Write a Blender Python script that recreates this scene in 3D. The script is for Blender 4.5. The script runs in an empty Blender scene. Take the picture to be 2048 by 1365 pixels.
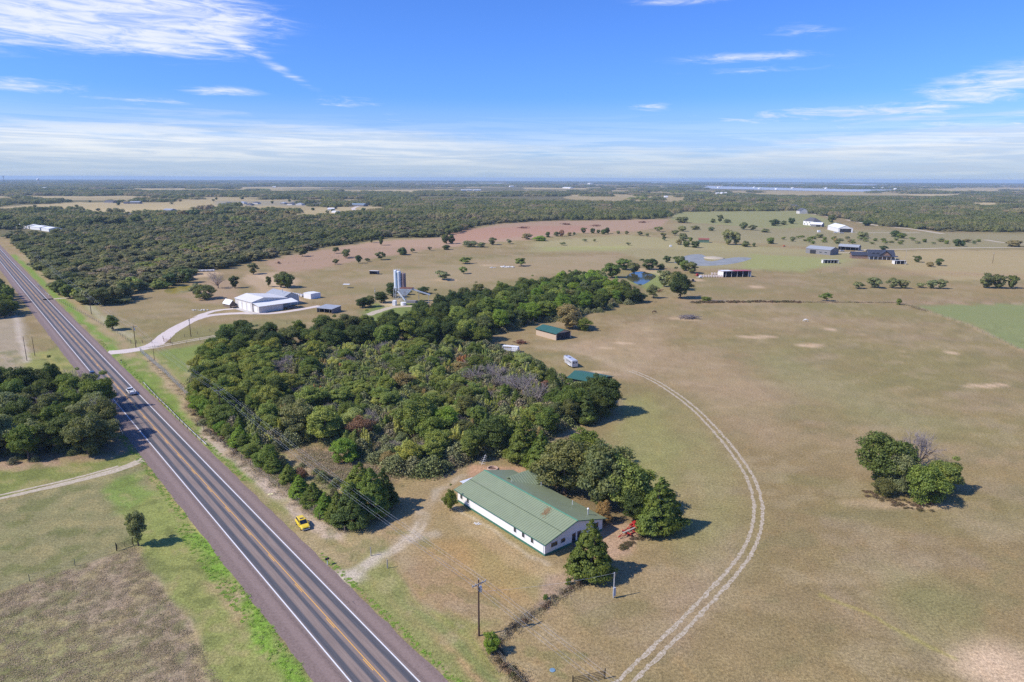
import bpy, math, random
import numpy as np
from mathutils import Vector, Matrix
R = math.radians
S = bpy.context.scene
C = S.collection
rng = np.random.default_rng(7)
random.seed(11)

# ------------------------------------------------------------------ camera
CAM_H, FPX = 67.8, 1365.0
PITCH, ROLL = R(13.40), R(0.22)
cd = bpy.data.cameras.new('camera')
cam = bpy.data.objects.new('camera', cd); C.objects.link(cam)
cd.sensor_width = 36.0; cd.lens = 36.0 * FPX / 2048.0
cd.clip_start = 0.5; cd.clip_end = 60000.0
cam.matrix_world = Matrix.Translation((0, 0, CAM_H)) @ Matrix.Rotation(R(90) - PITCH, 4, 'X') @ Matrix.Rotation(ROLL, 4, 'Z')
S.camera = cam
S.render.resolution_x, S.render.resolution_y = 1024, 682

# ------------------------------------------------------------------ sun
SUN_EL, SHADOW_AZ = R(44.5), R(72.0)          # shadows fall towards SHADOW_AZ (clockwise from +Y)
sun_dir = Vector((-math.sin(SHADOW_AZ) * math.cos(SUN_EL), -math.cos(SHADOW_AZ) * math.cos(SUN_EL), math.sin(SUN_EL)))
sd = bpy.data.lights.new('sun', 'SUN'); sd.energy = 5.0; sd.angle = R(0.53); sd.color = (1.0, 0.93, 0.82)
so = bpy.data.objects.new('sun', sd); C.objects.link(so)
so.rotation_euler = sun_dir.to_track_quat('Z', 'Y').to_euler()
so.location = (-100, -40, 150)

# ------------------------------------------------------------------ node helpers
class NT:
    def __init__(s, nt): s.nt = nt; s.n = nt.nodes; s.l = nt.links
    def new(s, t, **k):
        o = s.n.new(t)
        for a, b in k.items(): setattr(o, a, b)
        return o
    def put(s, sock, v):
        if isinstance(v, bpy.types.NodeSocket): s.l.new(v, sock)
        elif isinstance(v, (tuple, list)):
            v = tuple(v)
            if sock.type == 'RGBA' and len(v) == 3: v = v + (1.0,)
            sock.default_value = v
        else: sock.default_value = v
    def math(s, op, a, b=0.0, c=None, clamp=False):
        m = s.new('ShaderNodeMath', operation=op, use_clamp=clamp); s.put(m.inputs[0], a); s.put(m.inputs[1], b)
        if c is not None: s.put(m.inputs[2], c)
        return m.outputs[0]
    def vmath(s, op, a, b=(0, 0, 0)):
        m = s.new('ShaderNodeVectorMath', operation=op); s.put(m.inputs[0], a)
        if op == 'SCALE': s.put(m.inputs[3], b)
        else: s.put(m.inputs[1], b)
        return m.outputs[0]
    def noise(s, vec, scale, detail=3.0, rough=0.55, dist=0.0):
        m = s.new('ShaderNodeTexNoise'); s.put(m.inputs['Vector'], vec)
        m.inputs['Scale'].default_value = scale; m.inputs['Detail'].default_value = detail
        m.inputs['Roughness'].default_value = rough; m.inputs['Distortion'].default_value = dist
        return m.outputs[0]
    def ramp(s, f, a, b, c=0.0, d=1.0, smooth=True):
        m = s.new('ShaderNodeMapRange'); m.interpolation_type = 'SMOOTHSTEP' if smooth else 'LINEAR'; m.clamp = True
        s.put(m.inputs[0], f); m.inputs[1].default_value = a; m.inputs[2].default_value = b
        s.put(m.inputs[3], c); s.put(m.inputs[4], d)
        return m.outputs[0]
    def mix(s, f, a, b, mode='MIX'):
        m = s.new('ShaderNodeMix', data_type='RGBA', blend_type=mode); m.clamp_factor = True
        s.put(m.inputs[0], f); s.put(m.inputs[6], a); s.put(m.inputs[7], b)
        return m.outputs[2]
    def comb(s, x, y, z):
        m = s.new('ShaderNodeCombineXYZ'); s.put(m.inputs[0], x); s.put(m.inputs[1], y); s.put(m.inputs[2], z); return m.outputs[0]
    def sep(s, v):
        m = s.new('ShaderNodeSeparateXYZ'); s.put(m.inputs[0], v); return m.outputs
    def mapping(s, v, scale=(1, 1, 1), rot=(0, 0, 0), loc=(0, 0, 0)):
        m = s.new('ShaderNodeMapping'); s.put(m.inputs[0], v)
        m.inputs['Location'].default_value = loc; m.inputs['Rotation'].default_value = rot; m.inputs['Scale'].default_value = scale
        return m.outputs[0]

# ------------------------------------------------------------------ sky
W = bpy.data.worlds.new('World'); S.world = W; W.use_nodes = True
w = NT(W.node_tree); w.n.clear()
sky = w.new('ShaderNodeTexSky', sky_type='NISHITA')
sky.sun_disc = False; sky.sun_elevation = SUN_EL; sky.sun_rotation = math.atan2(sun_dir.x, sun_dir.y)
sky.altitude = 150; sky.air_density = 1.0; sky.dust_density = 0.6; sky.ozone_density = 2.0
tc = w.new('ShaderNodeTexCoord').outputs['Generated']
dx, dy, dz = w.sep(tc)
az = w.math('MULTIPLY', w.math('ARCTAN2', dx, dy), 57.2958)
el = w.math('MULTIPLY', w.math('ARCSINE', dz), 57.2958)
zz = w.math('ADD', w.math('MAXIMUM', dz, 0.0), 0.045)
plane = w.comb(w.math('DIVIDE', dx, zz), w.math('DIVIDE', dy, zz), 0.0)
band_v = w.comb(w.math('MULTIPLY', az, 0.055), w.math('MULTIPLY', el, 0.75), 3.0)
streak_v = w.comb(w.math('MULTIPLY', w.math('ADD', az, w.math('MULTIPLY', el, -1.2)), 0.11), w.math('MULTIPLY', w.math('ADD', el, w.math('MULTIPLY', az, 0.05)), 0.8), 9.0)
n_plane = w.noise(w.mapping(plane, scale=(0.55, 0.3, 1), rot=(0, 0, R(20))), 1.3, 7, 0.62, 0.35)
n_band = w.noise(band_v, 1.35, 6, 0.6, 0.4)
n_streak = w.noise(streak_v, 2.6, 8, 0.66, 0.6)
def ell(a0, e0, ra, re, amp, tilt=0.0):
    da = w.math('DIVIDE', w.math('SUBTRACT', az, a0), ra)
    de = w.math('SUBTRACT', w.math('SUBTRACT', el, e0), w.math('MULTIPLY', w.math('SUBTRACT', az, a0), tilt))
    de = w.math('DIVIDE', de, re)
    q = w.math('ADD', w.math('MULTIPLY', da, da), w.math('MULTIPLY', de, de))
    return w.math('MULTIPLY', w.math('EXPONENT', w.math('MULTIPLY', q, -1.0)), amp)
def total(L):
    o = L[0]
    for x in L[1:]: o = w.math('ADD', o, x)
    return o
# where cirrus lies on this sky: (azimuth, elevation, half widths, amount)
mask = total([ell(-34, 10.4, 10, 2.1, 1.75, 0.05), ell(-24, 10.6, 5.5, 1.5, 1.45, 0.02), ell(-27, 8.9, 6, .7, .8), ell(-18.5, 8.3, 3.6, .42, 0.75, -0.55),
              ell(-22, 6.1, 2.8, 0.36, 0.9), ell(-13, 5.7, 3, 0.42, 0.75), ell(-34, 5.9, 3.2, 0.5, 1.0), ell(-27, 5.2, 4, .35, .65), ell(-9.3, 4.3, 1.6, .3, .7),
              ell(20, 4.6, 8, 0.62, 0.85, 0.0), ell(10.6, 5.5, 2.0, 0.38, 0.6), ell(34, 6.2, 4.6, 1.1, 1.1, 0.10),
              ell(18, 8.8, 5.5, 0.42, 0.95, 0.0), ell(13, 12.9, 4, 0.35, 0.9), ell(21, 10.4, 3.2, 0.5, 0.7), ell(18, 7.9, 6, .3, .55), ell(30, 4.9, 6, .35, .6),
              ell(36, 3.3, 12, 1.0, 1.3, 0.02)])
n_mix = w.math('ADD', w.math('MULTIPLY', n_plane, 0.25), w.math('MULTIPLY', n_streak, 0.75))
cir = w.ramp(w.math('ADD', w.math('MULTIPLY', mask, 0.5), w.math('MULTIPLY', w.math('SUBTRACT', n_mix, 0.5), 1.7)), 0.05, 0.85)
cir = w.math('MULTIPLY', cir, w.ramp(mask, 0.05, 0.6, 0.0, 1.0))
cir = w.math('MULTIPLY', cir, w.ramp(w.math('ADD', n_streak, w.math('MULTIPLY', n_plane, 0.4)), 0.50, 0.86, 0.30, 1.0))
edge = w.math('ADD', el, w.math('MULTIPLY', w.math('SUBTRACT', n_band, 0.5), 5.0))
edge = w.math('ADD', edge, w.ramp(w.math('ABSOLUTE', w.math('SUBTRACT', az, 9.0)), 22.0, 6.0, 0.0, 1.3))
low = w.ramp(edge, 5.0, 2.4, 0.0, 1.0)
inner = w.ramp(w.math('ADD', n_streak, w.math('MULTIPLY', n_band, 0.5)), 0.55, 0.95, 0.80, 1.0)
thin = w.noise(w.comb(w.math('MULTIPLY', az, 0.06), w.math('MULTIPLY', w.math('ADD', el, w.math('MULTIPLY', az, 0.012)), 1.35), 5.0), 1.5, 7, 0.62, 0.9)
veil = w.ramp(el, 6.5, 0.5, 0.0, 0.60)
cl = w.math('MAXIMUM', w.math('MULTIPLY', low, inner), w.math('MULTIPLY', cir, 0.92))
cl = w.math('MAXIMUM', cl, veil)
skyc = w.mix(1.0, sky.outputs[0], (0.58, 1.04, 2.10), 'MULTIPLY')
white = w.mix(w.ramp(el, 0.2, 3.0), (6.2, 7.3, 8.6), (10.4, 10.7, 11.0))
greyc = w.mix(w.ramp(el, 0.2, 3.0), (5.4, 6.6, 8.3), (6.9, 8.1, 9.9))
bright = w.math('MULTIPLY', w.ramp(thin, 0.40, 0.60), w.ramp(n_band, 0.35, 0.6, 0.55, 1.0))
bright = w.math('MAXIMUM', bright, w.ramp(el, 4.0, 5.5, 0.0, 0.85))
grey = w.mix(bright, greyc, white)
final = w.mix(cl, skyc, grey)
bg = w.new('ShaderNodeBackground'); w.put(bg.inputs[0], final); bg.inputs[1].default_value = 0.088
wo = w.new('ShaderNodeOutputWorld'); w.l.new(bg.outputs[0], wo.inputs[0])
S.view_settings.view_transform = 'Standard'; S.view_settings.look = 'None'
S.view_settings.exposure = 0.06; S.view_settings.gamma = 1.0; S.view_settings.use_curve_mapping = False
cy = S.cycles
cy.use_denoising = False; cy.denoiser = 'OPENIMAGEDENOISE'
cy.max_bounces = 5; cy.diffuse_bounces = 2; cy.glossy_bounces = 2; cy.transmission_bounces = 2; cy.volume_bounces = 0
cy.transparent_max_bounces = 6; cy.caustics_reflective = False; cy.caustics_refractive = False
cy.pixel_filter_type = 'BLACKMAN_HARRIS'; cy.filter_width = 1.5

# ------------------------------------------------------------------ surveying: a point of the 2048x1365 photograph to the ground it shows
def ray(px, py):
    x = (px - 1024) / FPX; y = -(py - 682.5) / FPX
    xr = x * math.cos(ROLL) - y * math.sin(ROLL); yr = x * math.sin(ROLL) + y * math.cos(ROLL)
    return xr, math.cos(PITCH) + yr * math.sin(PITCH), -math.sin(PITCH) + yr * math.cos(PITCH)
def G(px, py, z=0.0):
    d = ray(px, py); t = (z - CAM_H) / d[2]
    return (d[0] * t, d[1] * t)
def PX(x, y, z=0.0):
    vz = z - CAM_H
    zc = y * math.cos(PITCH) - vz * math.sin(PITCH); yc = y * math.sin(PITCH) + vz * math.cos(PITCH)
    X = x / zc; Y = yc / zc
    return 1024 + (X * math.cos(ROLL) + Y * math.sin(ROLL)) * FPX, 682.5 - (-X * math.sin(ROLL) + Y * math.cos(ROLL)) * FPX
def GL(*pts): return [G(*p) for p in pts]

# ------------------------------------------------------------------ materials
def principled(name):
    m = bpy.data.materials.new(name); m.use_nodes = True
    t = NT(m.node_tree); b = t.n['Principled BSDF']
    return m, t, b
def mat(name, col, rough=0.7, var=0.15, scale=1.5, spec=0.3, metal=0.0, dirt=None, dirt_amt=0.0, bump=0.0, streak=False):
    m, t, b = principled(name)
    co = t.new('ShaderNodeTexCoord').outputs['Object']
    v = t.mapping(co, scale=(1, 1, 0.25)) if streak else co
    n = t.noise(v, scale, 5, 0.6)
    c = t.mix(1.0, col, t.ramp(n, 0.25, 0.75, 1 - var, 1 + var, False), 'MULTIPLY')
    if dirt:
        n2 = t.noise(v, scale * 0.45, 6, 0.65)
        c = t.mix(t.ramp(n2, 0.52, 0.68, 0.0, dirt_amt), c, dirt)
    t.put(b.inputs['Base Color'], c)
    b.inputs['Roughness'].default_value = rough; b.inputs['Specular IOR Level'].default_value = spec; b.inputs['Metallic'].default_value = metal
    if bump:
        bp = t.new('ShaderNodeBump'); bp.inputs['Strength'].default_value = bump; bp.inputs['Distance'].default_value = 0.05
        t.put(bp.inputs['Height'], n); t.put(b.inputs['Normal'], bp.outputs[0])
    return m
def ribbed(name, col, pitch, axis=0, rough=0.45, depth=0.6, seam=0.25, var=0.08, spec=0.4, dirt=None, dirt_amt=0.0, metal=0.0):
    """sheet metal with raised ribs running across `axis` of the object's own frame"""
    m, t, b = principled(name)
    co = t.new('ShaderNodeTexCoord').outputs['Object']
    x = t.sep(co)[axis]
    f = t.math('FRACT', t.math('DIVIDE', x, pitch))
    tri = t.math('ABSOLUTE', t.math('SUBTRACT', f, 0.5))
    rib = t.ramp(tri, 0.36, 0.47)
    n = t.noise(co, 0.5, 6, 0.65)
    c = t.mix(1.0, col, t.ramp(n, 0.3, 0.7, 1 - var, 1 + var, False), 'MULTIPLY')
    c = t.mix(t.math('MULTIPLY', t.ramp(tri, 0.40, 0.49), seam), c, tuple(k * 0.45 for k in col))
    if dirt: c = t.mix(t.ramp(t.noise(co, 0.33, 8, 0.7), 0.5, 0.7, 0, dirt_amt), c, dirt)
    t.put(b.inputs['Base Color'], c)
    bp = t.new('ShaderNodeBump'); bp.inputs['Strength'].default_value = depth; bp.inputs['Distance'].default_value = 0.06
    t.put(bp.inputs['Height'], rib); t.put(b.inputs['Normal'], bp.outputs[0])
    b.inputs['Roughness'].default_value = rough; b.inputs['Specular IOR Level'].default_value = spec; b.inputs['Metallic'].default_value = metal
    return m

# ------------------------------------------------------------------ object helpers
def tag(o, label=None, cat=None, group=None, kind=None):
    if label: o['label'] = label
    if cat: o['category'] = cat
    if group: o['group'] = group
    if kind: o['kind'] = kind
    return o
def empty(name, loc=(0, 0, 0), rz=0.0, label=None, cat=None, group=None):
    o = bpy.data.objects.new(name, None); C.objects.link(o); o.location = loc; o.rotation_euler = (0, 0, rz)
    o.empty_display_size = 0.5
    return tag(o, label, cat, group)
def link(name, me, parent=None, loc=None, rz=None):
    o = bpy.data.objects.new(name, me); C.objects.link(o)
    if parent: o.parent = parent
    if loc: o.location = loc
    if rz is not None: o.rotation_euler = (0, 0, rz)
    return o
def np_mesh(name, verts, faces, m=None, k=4, smooth=False):
    """fast mesh from an (n,3) array and an (m,k) index array"""
    me = bpy.data.meshes.new(name)
    verts = np.asarray(verts, np.float32); faces = np.asarray(faces, np.int32)
    me.vertices.add(len(verts)); me.vertices.foreach_set('co', verts.ravel())
    me.loops.add(faces.size); me.loops.foreach_set('vertex_index', faces.ravel())
    me.polygons.add(len(faces)); me.polygons.foreach_set('loop_start', np.arange(0, faces.size, k, dtype=np.int32))
    me.polygons.foreach_set('loop_total', np.full(len(faces), k, np.int32))
    if smooth: me.polygons.foreach_set('use_smooth', np.ones(len(faces), bool))
    me.update(calc_edges=True)
    if m: me.materials.append(m)
    return me
class MB:
    """collects boxes, tubes and prisms into one mesh"""
    def __init__(s): s.v = []; s.f = []
    def add(s, vs, fs):
        k = len(s.v); s.v += [tuple(p) for p in vs]; s.f += [tuple(i + k for i in f) for f in fs]; return s
    def box(s, x0, x1, y0, y1, z0, z1):
        return s.add([(x0, y0, z0), (x1, y0, z0), (x1, y1, z0), (x0, y1, z0), (x0, y0, z1), (x1, y0, z1), (x1, y1, z1), (x0, y1, z1)],
                     [(0, 3, 2, 1), (4, 5, 6, 7), (0, 1, 5, 4), (1, 2, 6, 5), (2, 3, 7, 6), (3, 0, 4, 7)])
    def prism(s, poly, axis, a, b):
        """poly: outline in the two other axes, extruded along axis from a to b"""
        def mk(p, q):
            return {0: (q, p[0], p[1]), 1: (p[0], q, p[1]), 2: (p[0], p[1], q)}[axis]
        n = len(poly)
        return s.add([mk(p, a) for p in poly] + [mk(p, b) for p in poly],
                     [tuple(range(n - 1, -1, -1)), tuple(range(n, 2 * n))] + [(i, (i + 1) % n, n + (i + 1) % n, n + i) for i in range(n)])
    def tube(s, p, q, r0, r1=None, n=8, cap=True):
        r1 = r0 if r1 is None else r1
        p, q = Vector(p), Vector(q); d = (q - p)
        if d.length < 1e-6: return s
        d.normalize(); a = d.orthogonal().normalized(); b = d.cross(a)
        vs = [p + (a * math.cos(t) + b * math.sin(t)) * r0 for t in [2 * math.pi * i / n for i in range(n)]]
        vs += [q + (a * math.cos(t) + b * math.sin(t)) * r1 for t in [2 * math.pi * i / n for i in range(n)]]
        fs = [(i, (i + 1) % n, n + (i + 1) % n, n + i) for i in range(n)]
        if cap: fs += [tuple(range(n - 1, -1, -1)), tuple(range(n, 2 * n))]
        return s.add(vs, fs)
    def path(s, pts, r, n=4):
        for a, b in zip(pts, pts[1:]): s.tube(a, b, r, r, n, False)
        return s
    def lathe(s, prof, n=20, c=(0, 0, 0)):
        k = []
        for r, z in prof: k += [(c[0] + r * math.cos(2 * math.pi * i / n), c[1] + r * math.sin(2 * math.pi * i / n), c[2] + z) for i in range(n)]
        fs = [(j * n + i, j * n + (i + 1) % n, (j + 1) * n + (i + 1) % n, (j + 1) * n + i) for j in range(len(prof) - 1) for i in range(n)]
        fs += [tuple(range(n - 1, -1, -1)), tuple((len(prof) - 1) * n + i for i in range(n))]
        return s.add(k, fs)
    def loft(s, rings):
        n = len(rings[0]); k = [p for r in rings for p in r]
        fs = [(j * n + i, j * n + (i + 1) % n, (j + 1) * n + (i + 1) % n, (j + 1) * n + i) for j in range(len(rings) - 1) for i in range(n)]
        fs += [tuple(range(n - 1, -1, -1)), tuple((len(rings) - 1) * n + i for i in range(n))]
        return s.add(k, fs)
    def build(s, name, m, parent=None, bevel=0.0, smooth=False, loc=None, rz=None):
        me = bpy.data.meshes.new(name); me.from_pydata(s.v, [], s.f); me.update()
        if m: me.materials.append(m)
        if smooth:
            for p in me.polygons: p.use_smooth = True
        o = link(name, me, parent, loc, rz)
        if bevel:
            b = o.modifiers.new('bevel', 'BEVEL'); b.width = bevel; b.segments = 2; b.limit_method = 'ANGLE'
        return o

# ------------------------------------------------------------------ numeric noise and masks for the ground
def vnoise(x, y, seed=0):
    xi = np.floor(x).astype(np.int64); yi = np.floor(y).astype(np.int64); fx = x - xi; fy = y - yi
    fx = fx * fx * (3 - 2 * fx); fy = fy * fy * (3 - 2 * fy)
    def h(a, b):
        n = (a * 374761393 + b * 668265263 + seed * 1442695041) & 0xFFFFFFFF
        n = ((n ^ (n >> 13)) * 1274126177) & 0xFFFFFFFF
        return ((n ^ (n >> 16)) & 0xFFFF) / 65535.0
    return (h(xi, yi) * (1 - fx) + h(xi + 1, yi) * fx) * (1 - fy) + (h(xi, yi + 1) * (1 - fx) + h(xi + 1, yi + 1) * fx) * fy
def fbm(x, y, scale, oct=4, seed=0):
    o = 0; a = 0.5; s = 0
    for i in range(oct):
        o = o + a * vnoise(x / scale + 17.3 * i, y / scale - 9.1 * i, seed + i); s += a; a *= 0.5; scale *= 0.5
    return o / s
def inside(x, y, poly):
    r = np.zeros(x.shape, bool); n = len(poly)
    for i in range(n):
        x0, y0 = poly[i]; x1, y1 = poly[(i + 1) % n]
        if y0 == y1: continue
        c = ((y0 > y) != (y1 > y)) & (x < (x1 - x0) * (y - y0) / (y1 - y0) + x0)
        r ^= c
    return r
def dist_line(x, y, pts, closed=False):
    d = np.full(x.shape, 1e9); L = list(pts) + ([pts[0]] if closed else [])
    for (x0, y0), (x1, y1) in zip(L, L[1:]):
        dx, dy = x1 - x0, y1 - y0; q = dx * dx + dy * dy + 1e-12
        t = np.clip(((x - x0) * dx + (y - y0) * dy) / q, 0, 1)
        d = np.minimum(d, np.hypot(x - x0 - t * dx, y - y0 - t * dy))
    return d
def sstep(v): v = np.clip(v, 0, 1); return v * v * (3 - 2 * v)
# ------------------------------------------------------------------ the highway's own axis
RA, RB, RC = R(39.985), 38.64, 1.27
RN = (math.cos(RA), math.sin(RA)); RT = (-math.sin(RA), math.cos(RA))
def RD(s, o):
    """a point s metres along the highway and o metres right of its centre line"""
    k = RB + RC * (s / 500.0) ** 2 + o
    return (RT[0] * s + RN[0] * k, RT[1] * s + RN[1] * k)
def road_so(x, y):
    s = x * RT[0] + y * RT[1]
    return s, x * RN[0] + y * RN[1] - RB - RC * (s / 500.0) ** 2

# ------------------------------------------------------------------ ground sheet
def ground_axis():
    d = [0.0, 8, 16, 24, 32, 40, 46, 52, 56]; q = 58.0
    while q < 21000: d.append(q); q += min(max(q * q / 46444 * 2.0, 0.30), q * 0.02)
    a = list(np.arange(-44, 44.01, 0.17)); a = list(np.linspace(-180, -46, 26)) + a + list(np.linspace(46, 178, 26))
    return np.array(d), np.radians(np.array(a))
gd, ga = ground_axis()
DD, AA = np.meshgrid(gd, ga, indexing='ij')
GX = DD * np.sin(AA); GY = DD * np.cos(AA)
gx, gy = GX.ravel(), GY.ravel()

n40 = fbm(gx, gy, 60, 4, 1); n12 = fbm(gx, gy, 14, 4, 5); n3 = fbm(gx, gy, 4, 3, 9); nfar = fbm(gx, gy, 700, 5, 13)
wx = gx + (n12 - .5) * 9 + (n3 - .5) * 2.5; wy = gy + (fbm(gx, gy, 13, 4, 21) - .5) * 9 + (fbm(gx, gy, 4, 3, 25) - .5) * 2.5
col = np.empty((gx.size, 3)); dist0 = np.hypot(gx, gy)
PAST = np.array((.288, .211, .106)); OLIVE = np.array((.215, .195, .080)); GREEN = np.array((.165, .215, .055)); LIME = np.array((.19, .36, .035))
PINK = np.array((.47, .33, .24)); WEED = np.array((.335, .255, .175)); REDF = np.array((.375, .245, .17)); GOLD = np.array((.42, .325, .175))
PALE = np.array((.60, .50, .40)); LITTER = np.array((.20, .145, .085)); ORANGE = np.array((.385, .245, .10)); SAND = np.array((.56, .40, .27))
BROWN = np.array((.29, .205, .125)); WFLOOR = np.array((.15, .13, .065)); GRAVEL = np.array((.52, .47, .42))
col[:] = PAST
def tint(m, c, amt=1.0):
    global col
    m = (m * amt)[:, None]; col = col * (1 - m) + np.asarray(c) * m
def band(n, a, b): return sstep((n - a) / (b - a))
def area(pts, c, amt=1.0, soft=1.5, warp=1.0, world=False, gate=None):
    P = pts if world else GL(*pts)
    xs = [p[0] for p in P]; ys = [p[1] for p in P]; k = soft * 2 + 12
    sel = np.nonzero((gx > min(xs) - k) & (gx < max(xs) + k) & (gy > min(ys) - k) & (gy < max(ys) + k))[0]
    if not len(sel): return
    X = gx[sel] + (wx[sel] - gx[sel]) * warp; Y = gy[sel] + (wy[sel] - gy[sel]) * warp
    d = dist_line(X, Y, P, True); d = np.where(inside(X, Y, P), d, -d)
    m = sstep((d + soft) / (2 * soft)) * amt
    if gate is not None: m = m * gate[sel]
    m = m[:, None]; col[sel] = col[sel] * (1 - m) + np.asarray(c) * m
def stroke(pts, wd, c, amt=1.0, soft=0.5, warp=0.3, world=False, gate=None):
    P = pts if world else GL(*pts)
    xs = [p[0] for p in P]; ys = [p[1] for p in P]; k = wd + soft * 2 + 6
    sel = np.nonzero((gx > min(xs) - k) & (gx < max(xs) + k) & (gy > min(ys) - k) & (gy < max(ys) + k))[0]
    X = gx[sel] + (wx[sel] - gx[sel]) * warp; Y = gy[sel] + (wy[sel] - gy[sel]) * warp
    m = sstep((wd / 2 - dist_line(X, Y, P) + soft) / (2 * soft)) * amt
    if gate is not None: m = m * gate[sel]
    m = m[:, None]; col[sel] = col[sel] * (1 - m) + np.asarray(c) * m
def spot(px, py, rx, ry, c, amt=0.9, gate=None):
    """a patch rx by ry metres"""
    cx, cy2 = G(px, py); a = [(cx + rx * math.cos(t), cy2 + ry * math.sin(t)) for t in [2 * math.pi * i / 14 for i in range(14)]]
    area(a, c, amt, min(rx, ry) * 0.7, 0.5, True, gate)

# broad mottling of the dry pasture
tint(band(n40, .52, .68), OLIVE, .35); tint(band(1 - n40, .52, .68), PAST * 0.86, .6)
tint(band(n12, .58, .72), WEED, .35); tint(band(fbm(gx, gy, 30, 3, 44), .55, .7), BROWN, .40)
sw = fbm(gx * .5 + gy * .35, gy * 1.1 - gx * .5, 7, 4, 101); sw2 = fbm(gx * .3 - gy * .2, gy + gx * .3, 22, 4, 105)
tint(band(sw2, .56, .68), (.225, .195, .085), .4); tint(band(1 - sw2, .58, .70), (.345, .25, .15), .45)
tint(band(sw, .60, .70), (.36, .275, .165), .40); tint(band(1 - sw, .60, .70), (.205, .175, .085), .40)
# ---- distance: the wooded plain, fields, the clearings
far = [(-60, 500), (10, 470), (48, 504), (99, 562), (116, 591), (191, 612), (253, 606), (262, 580), (321, 576), (386, 564), (372, 545), (444, 540), (513, 521), (554, 514),
       (650, 495), (700, 489), (762, 477), (871, 475), (933, 463), (940, 456), (991, 448), (1090, 442), (1330, 438), (1350, 424), (1599, 422), (1643, 432), (1691, 438), (1745, 450),
       (1878, 463), (2130, 466)]
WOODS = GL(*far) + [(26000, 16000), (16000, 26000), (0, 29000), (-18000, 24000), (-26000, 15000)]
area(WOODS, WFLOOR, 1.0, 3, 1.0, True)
tint(sstep((dist0 - 14000) / 1500.0), (.10, .11, .075), 1)
CLEAR = [
    [(5, 413), (105, 408), (154, 405), (308, 407), (380, 401), (455, 397), (560, 401), (600, 405), (590, 413), (470, 414), (362, 417), (283, 427), (281, 441), (248, 441), (235, 428), (193, 426), (105, 421), (20, 424)],
    [(588, 426), (642, 416), (710, 413), (777, 415), (783, 421), (712, 431), (645, 437), (548, 442), (474, 450), (440, 457), (430, 453), (516, 441), (575, 436)],
    [(683, 384), (760, 380), (905, 379), (905, 383), (760, 386)], [(446, 375), (560, 374.5), (650, 375.5), (640, 377.5), (450, 378)],
    [(900, 384), (970, 383), (1040, 385), (960, 388)], [(1046, 375.5), (1281, 377.5), (1280, 379.5), (1050, 379)], [(1100, 390), (1183, 391), (1180, 393), (1104, 392)],
    [(1815, 388), (1922, 390), (1915, 394), (1820, 392)], [(1805, 378), (2120, 375), (2120, 382), (1890, 383)], [(1935, 404), (2110, 409), (2110, 414), (1940, 408)],
    [(40, 394), (260, 392), (300, 395), (60, 398)], [(150, 380), (330, 378), (330, 380.5), (160, 382)], [(1500, 368.5), (2048, 371), (2048, 373), (1500, 370)],
    [(1180, 371), (1400, 372), (1400, 374), (1190, 373)], [(0, 384), (90, 383), (85, 386), (0, 387)],
    [(1685, 447), (1640, 436), (1600, 424), (1560, 424), (1600, 437), (1700, 455)]]
def openland(x, y):
    """fields between the tree belts of the far plain"""
    d = np.hypot(x, y)
    a = fbm(x * .45 + y * .2, y, 420, 4, 81); b = fbm(x, y * 1.3, 1500, 3, 85)
    return ((a > .585) | (b > .64)) & (d > 1450)
ol = openland(gx, gy); tint(ol.astype(float), GOLD * .92, .85)
CLEARW = [GL(*c) for c in CLEAR]
for i, c in enumerate(CLEAR): area(c, GOLD if i != 15 else PAST, .95, 3 if i < 2 else 12, 1.0)
area([(430, 402), (600, 402), (770, 405), (770, 411), (600, 413), (430, 411)], (.30, .26, .19), .8, 8)
# ---- middle distance
area([(1340, 440), (1350, 424), (1600, 422), (1650, 436), (1690, 452), (1560, 458), (1390, 447)], (.27, .27, .12), .8, 6)
area([(1350, 447), (1560, 458), (1800, 462), (2100, 472), (2100, 496), (1700, 500), (1500, 486), (1350, 480)], (.285, .25, .14), .7, 8)
area([(1070, 484), (1250, 470), (1350, 478), (1500, 492), (1740, 508), (1700, 535), (1500, 538), (1340, 536), (1240, 505), (1050, 505)], (.325, .28, .145), .75, 8)
area([(1080, 495), (1260, 492), (1250, 500), (1090, 502)], (.33, .32, .12), .6, 6)
area([(1500, 508), (1700, 520), (1600, 545), (1480, 538)], (.29, .31, .11), .6, 5)
area([(1740, 503), (2120, 499), (2120, 560), (1900, 562), (1760, 530)], GOLD * .93, .8, 6)
area([(1700, 535), (2100, 552), (2100, 560), (1700, 546)], (.36, .24, .14), .5, 4)
area([(528, 524), (650, 500), (762, 482), (871, 477), (940, 461), (1000, 449), (1090, 443), (1340, 439), (1320, 455), (1270, 463), (1130, 468), (1060, 480), (1000, 484), (920, 492),
      (850, 500), (720, 522), (640, 538), (560, 546)], REDF, .92, 4)
area([(900, 460), (1080, 452), (1180, 452), (1180, 462), (1000, 478), (900, 486)], (.38, .20, .14), .6, 8)
area([(500, 546), (560, 545), (600, 560), (560, 600), (520, 590), (480, 560)], SAND * .85, .7, 3)
stroke([(520, 552), (545, 566), (580, 590), (600, 604)], 5, SAND, .7, 2)
area([(360, 590), (420, 560), (460, 560), (480, 590), (440, 612), (380, 605)], (.38, .26, .18), .6, 3)
area([(372, 548), (430, 540), (440, 546), (430, 553), (380, 556)], SAND, .7, 3)
area([(690, 560), (1000, 515), (1240, 512), (1250, 535), (1000, 560), (900, 575), (800, 575)], (.36, .27, .165), .6, 8)
for q in ((885, 560, 9, 3), (985, 532, 10, 4), (1515, 574.5, 9, 2), (790, 605, 8, 3), (1390, 560, 7, 3)): spot(*q, SAND, .8)
area([(735, 612), (780, 600), (835, 604), (850, 625), (770, 650), (730, 640)], GREEN, .85, 3)
area([(760, 603), (800, 600), (800, 612), (765, 612)], SAND, .8, 1.5)
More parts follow.
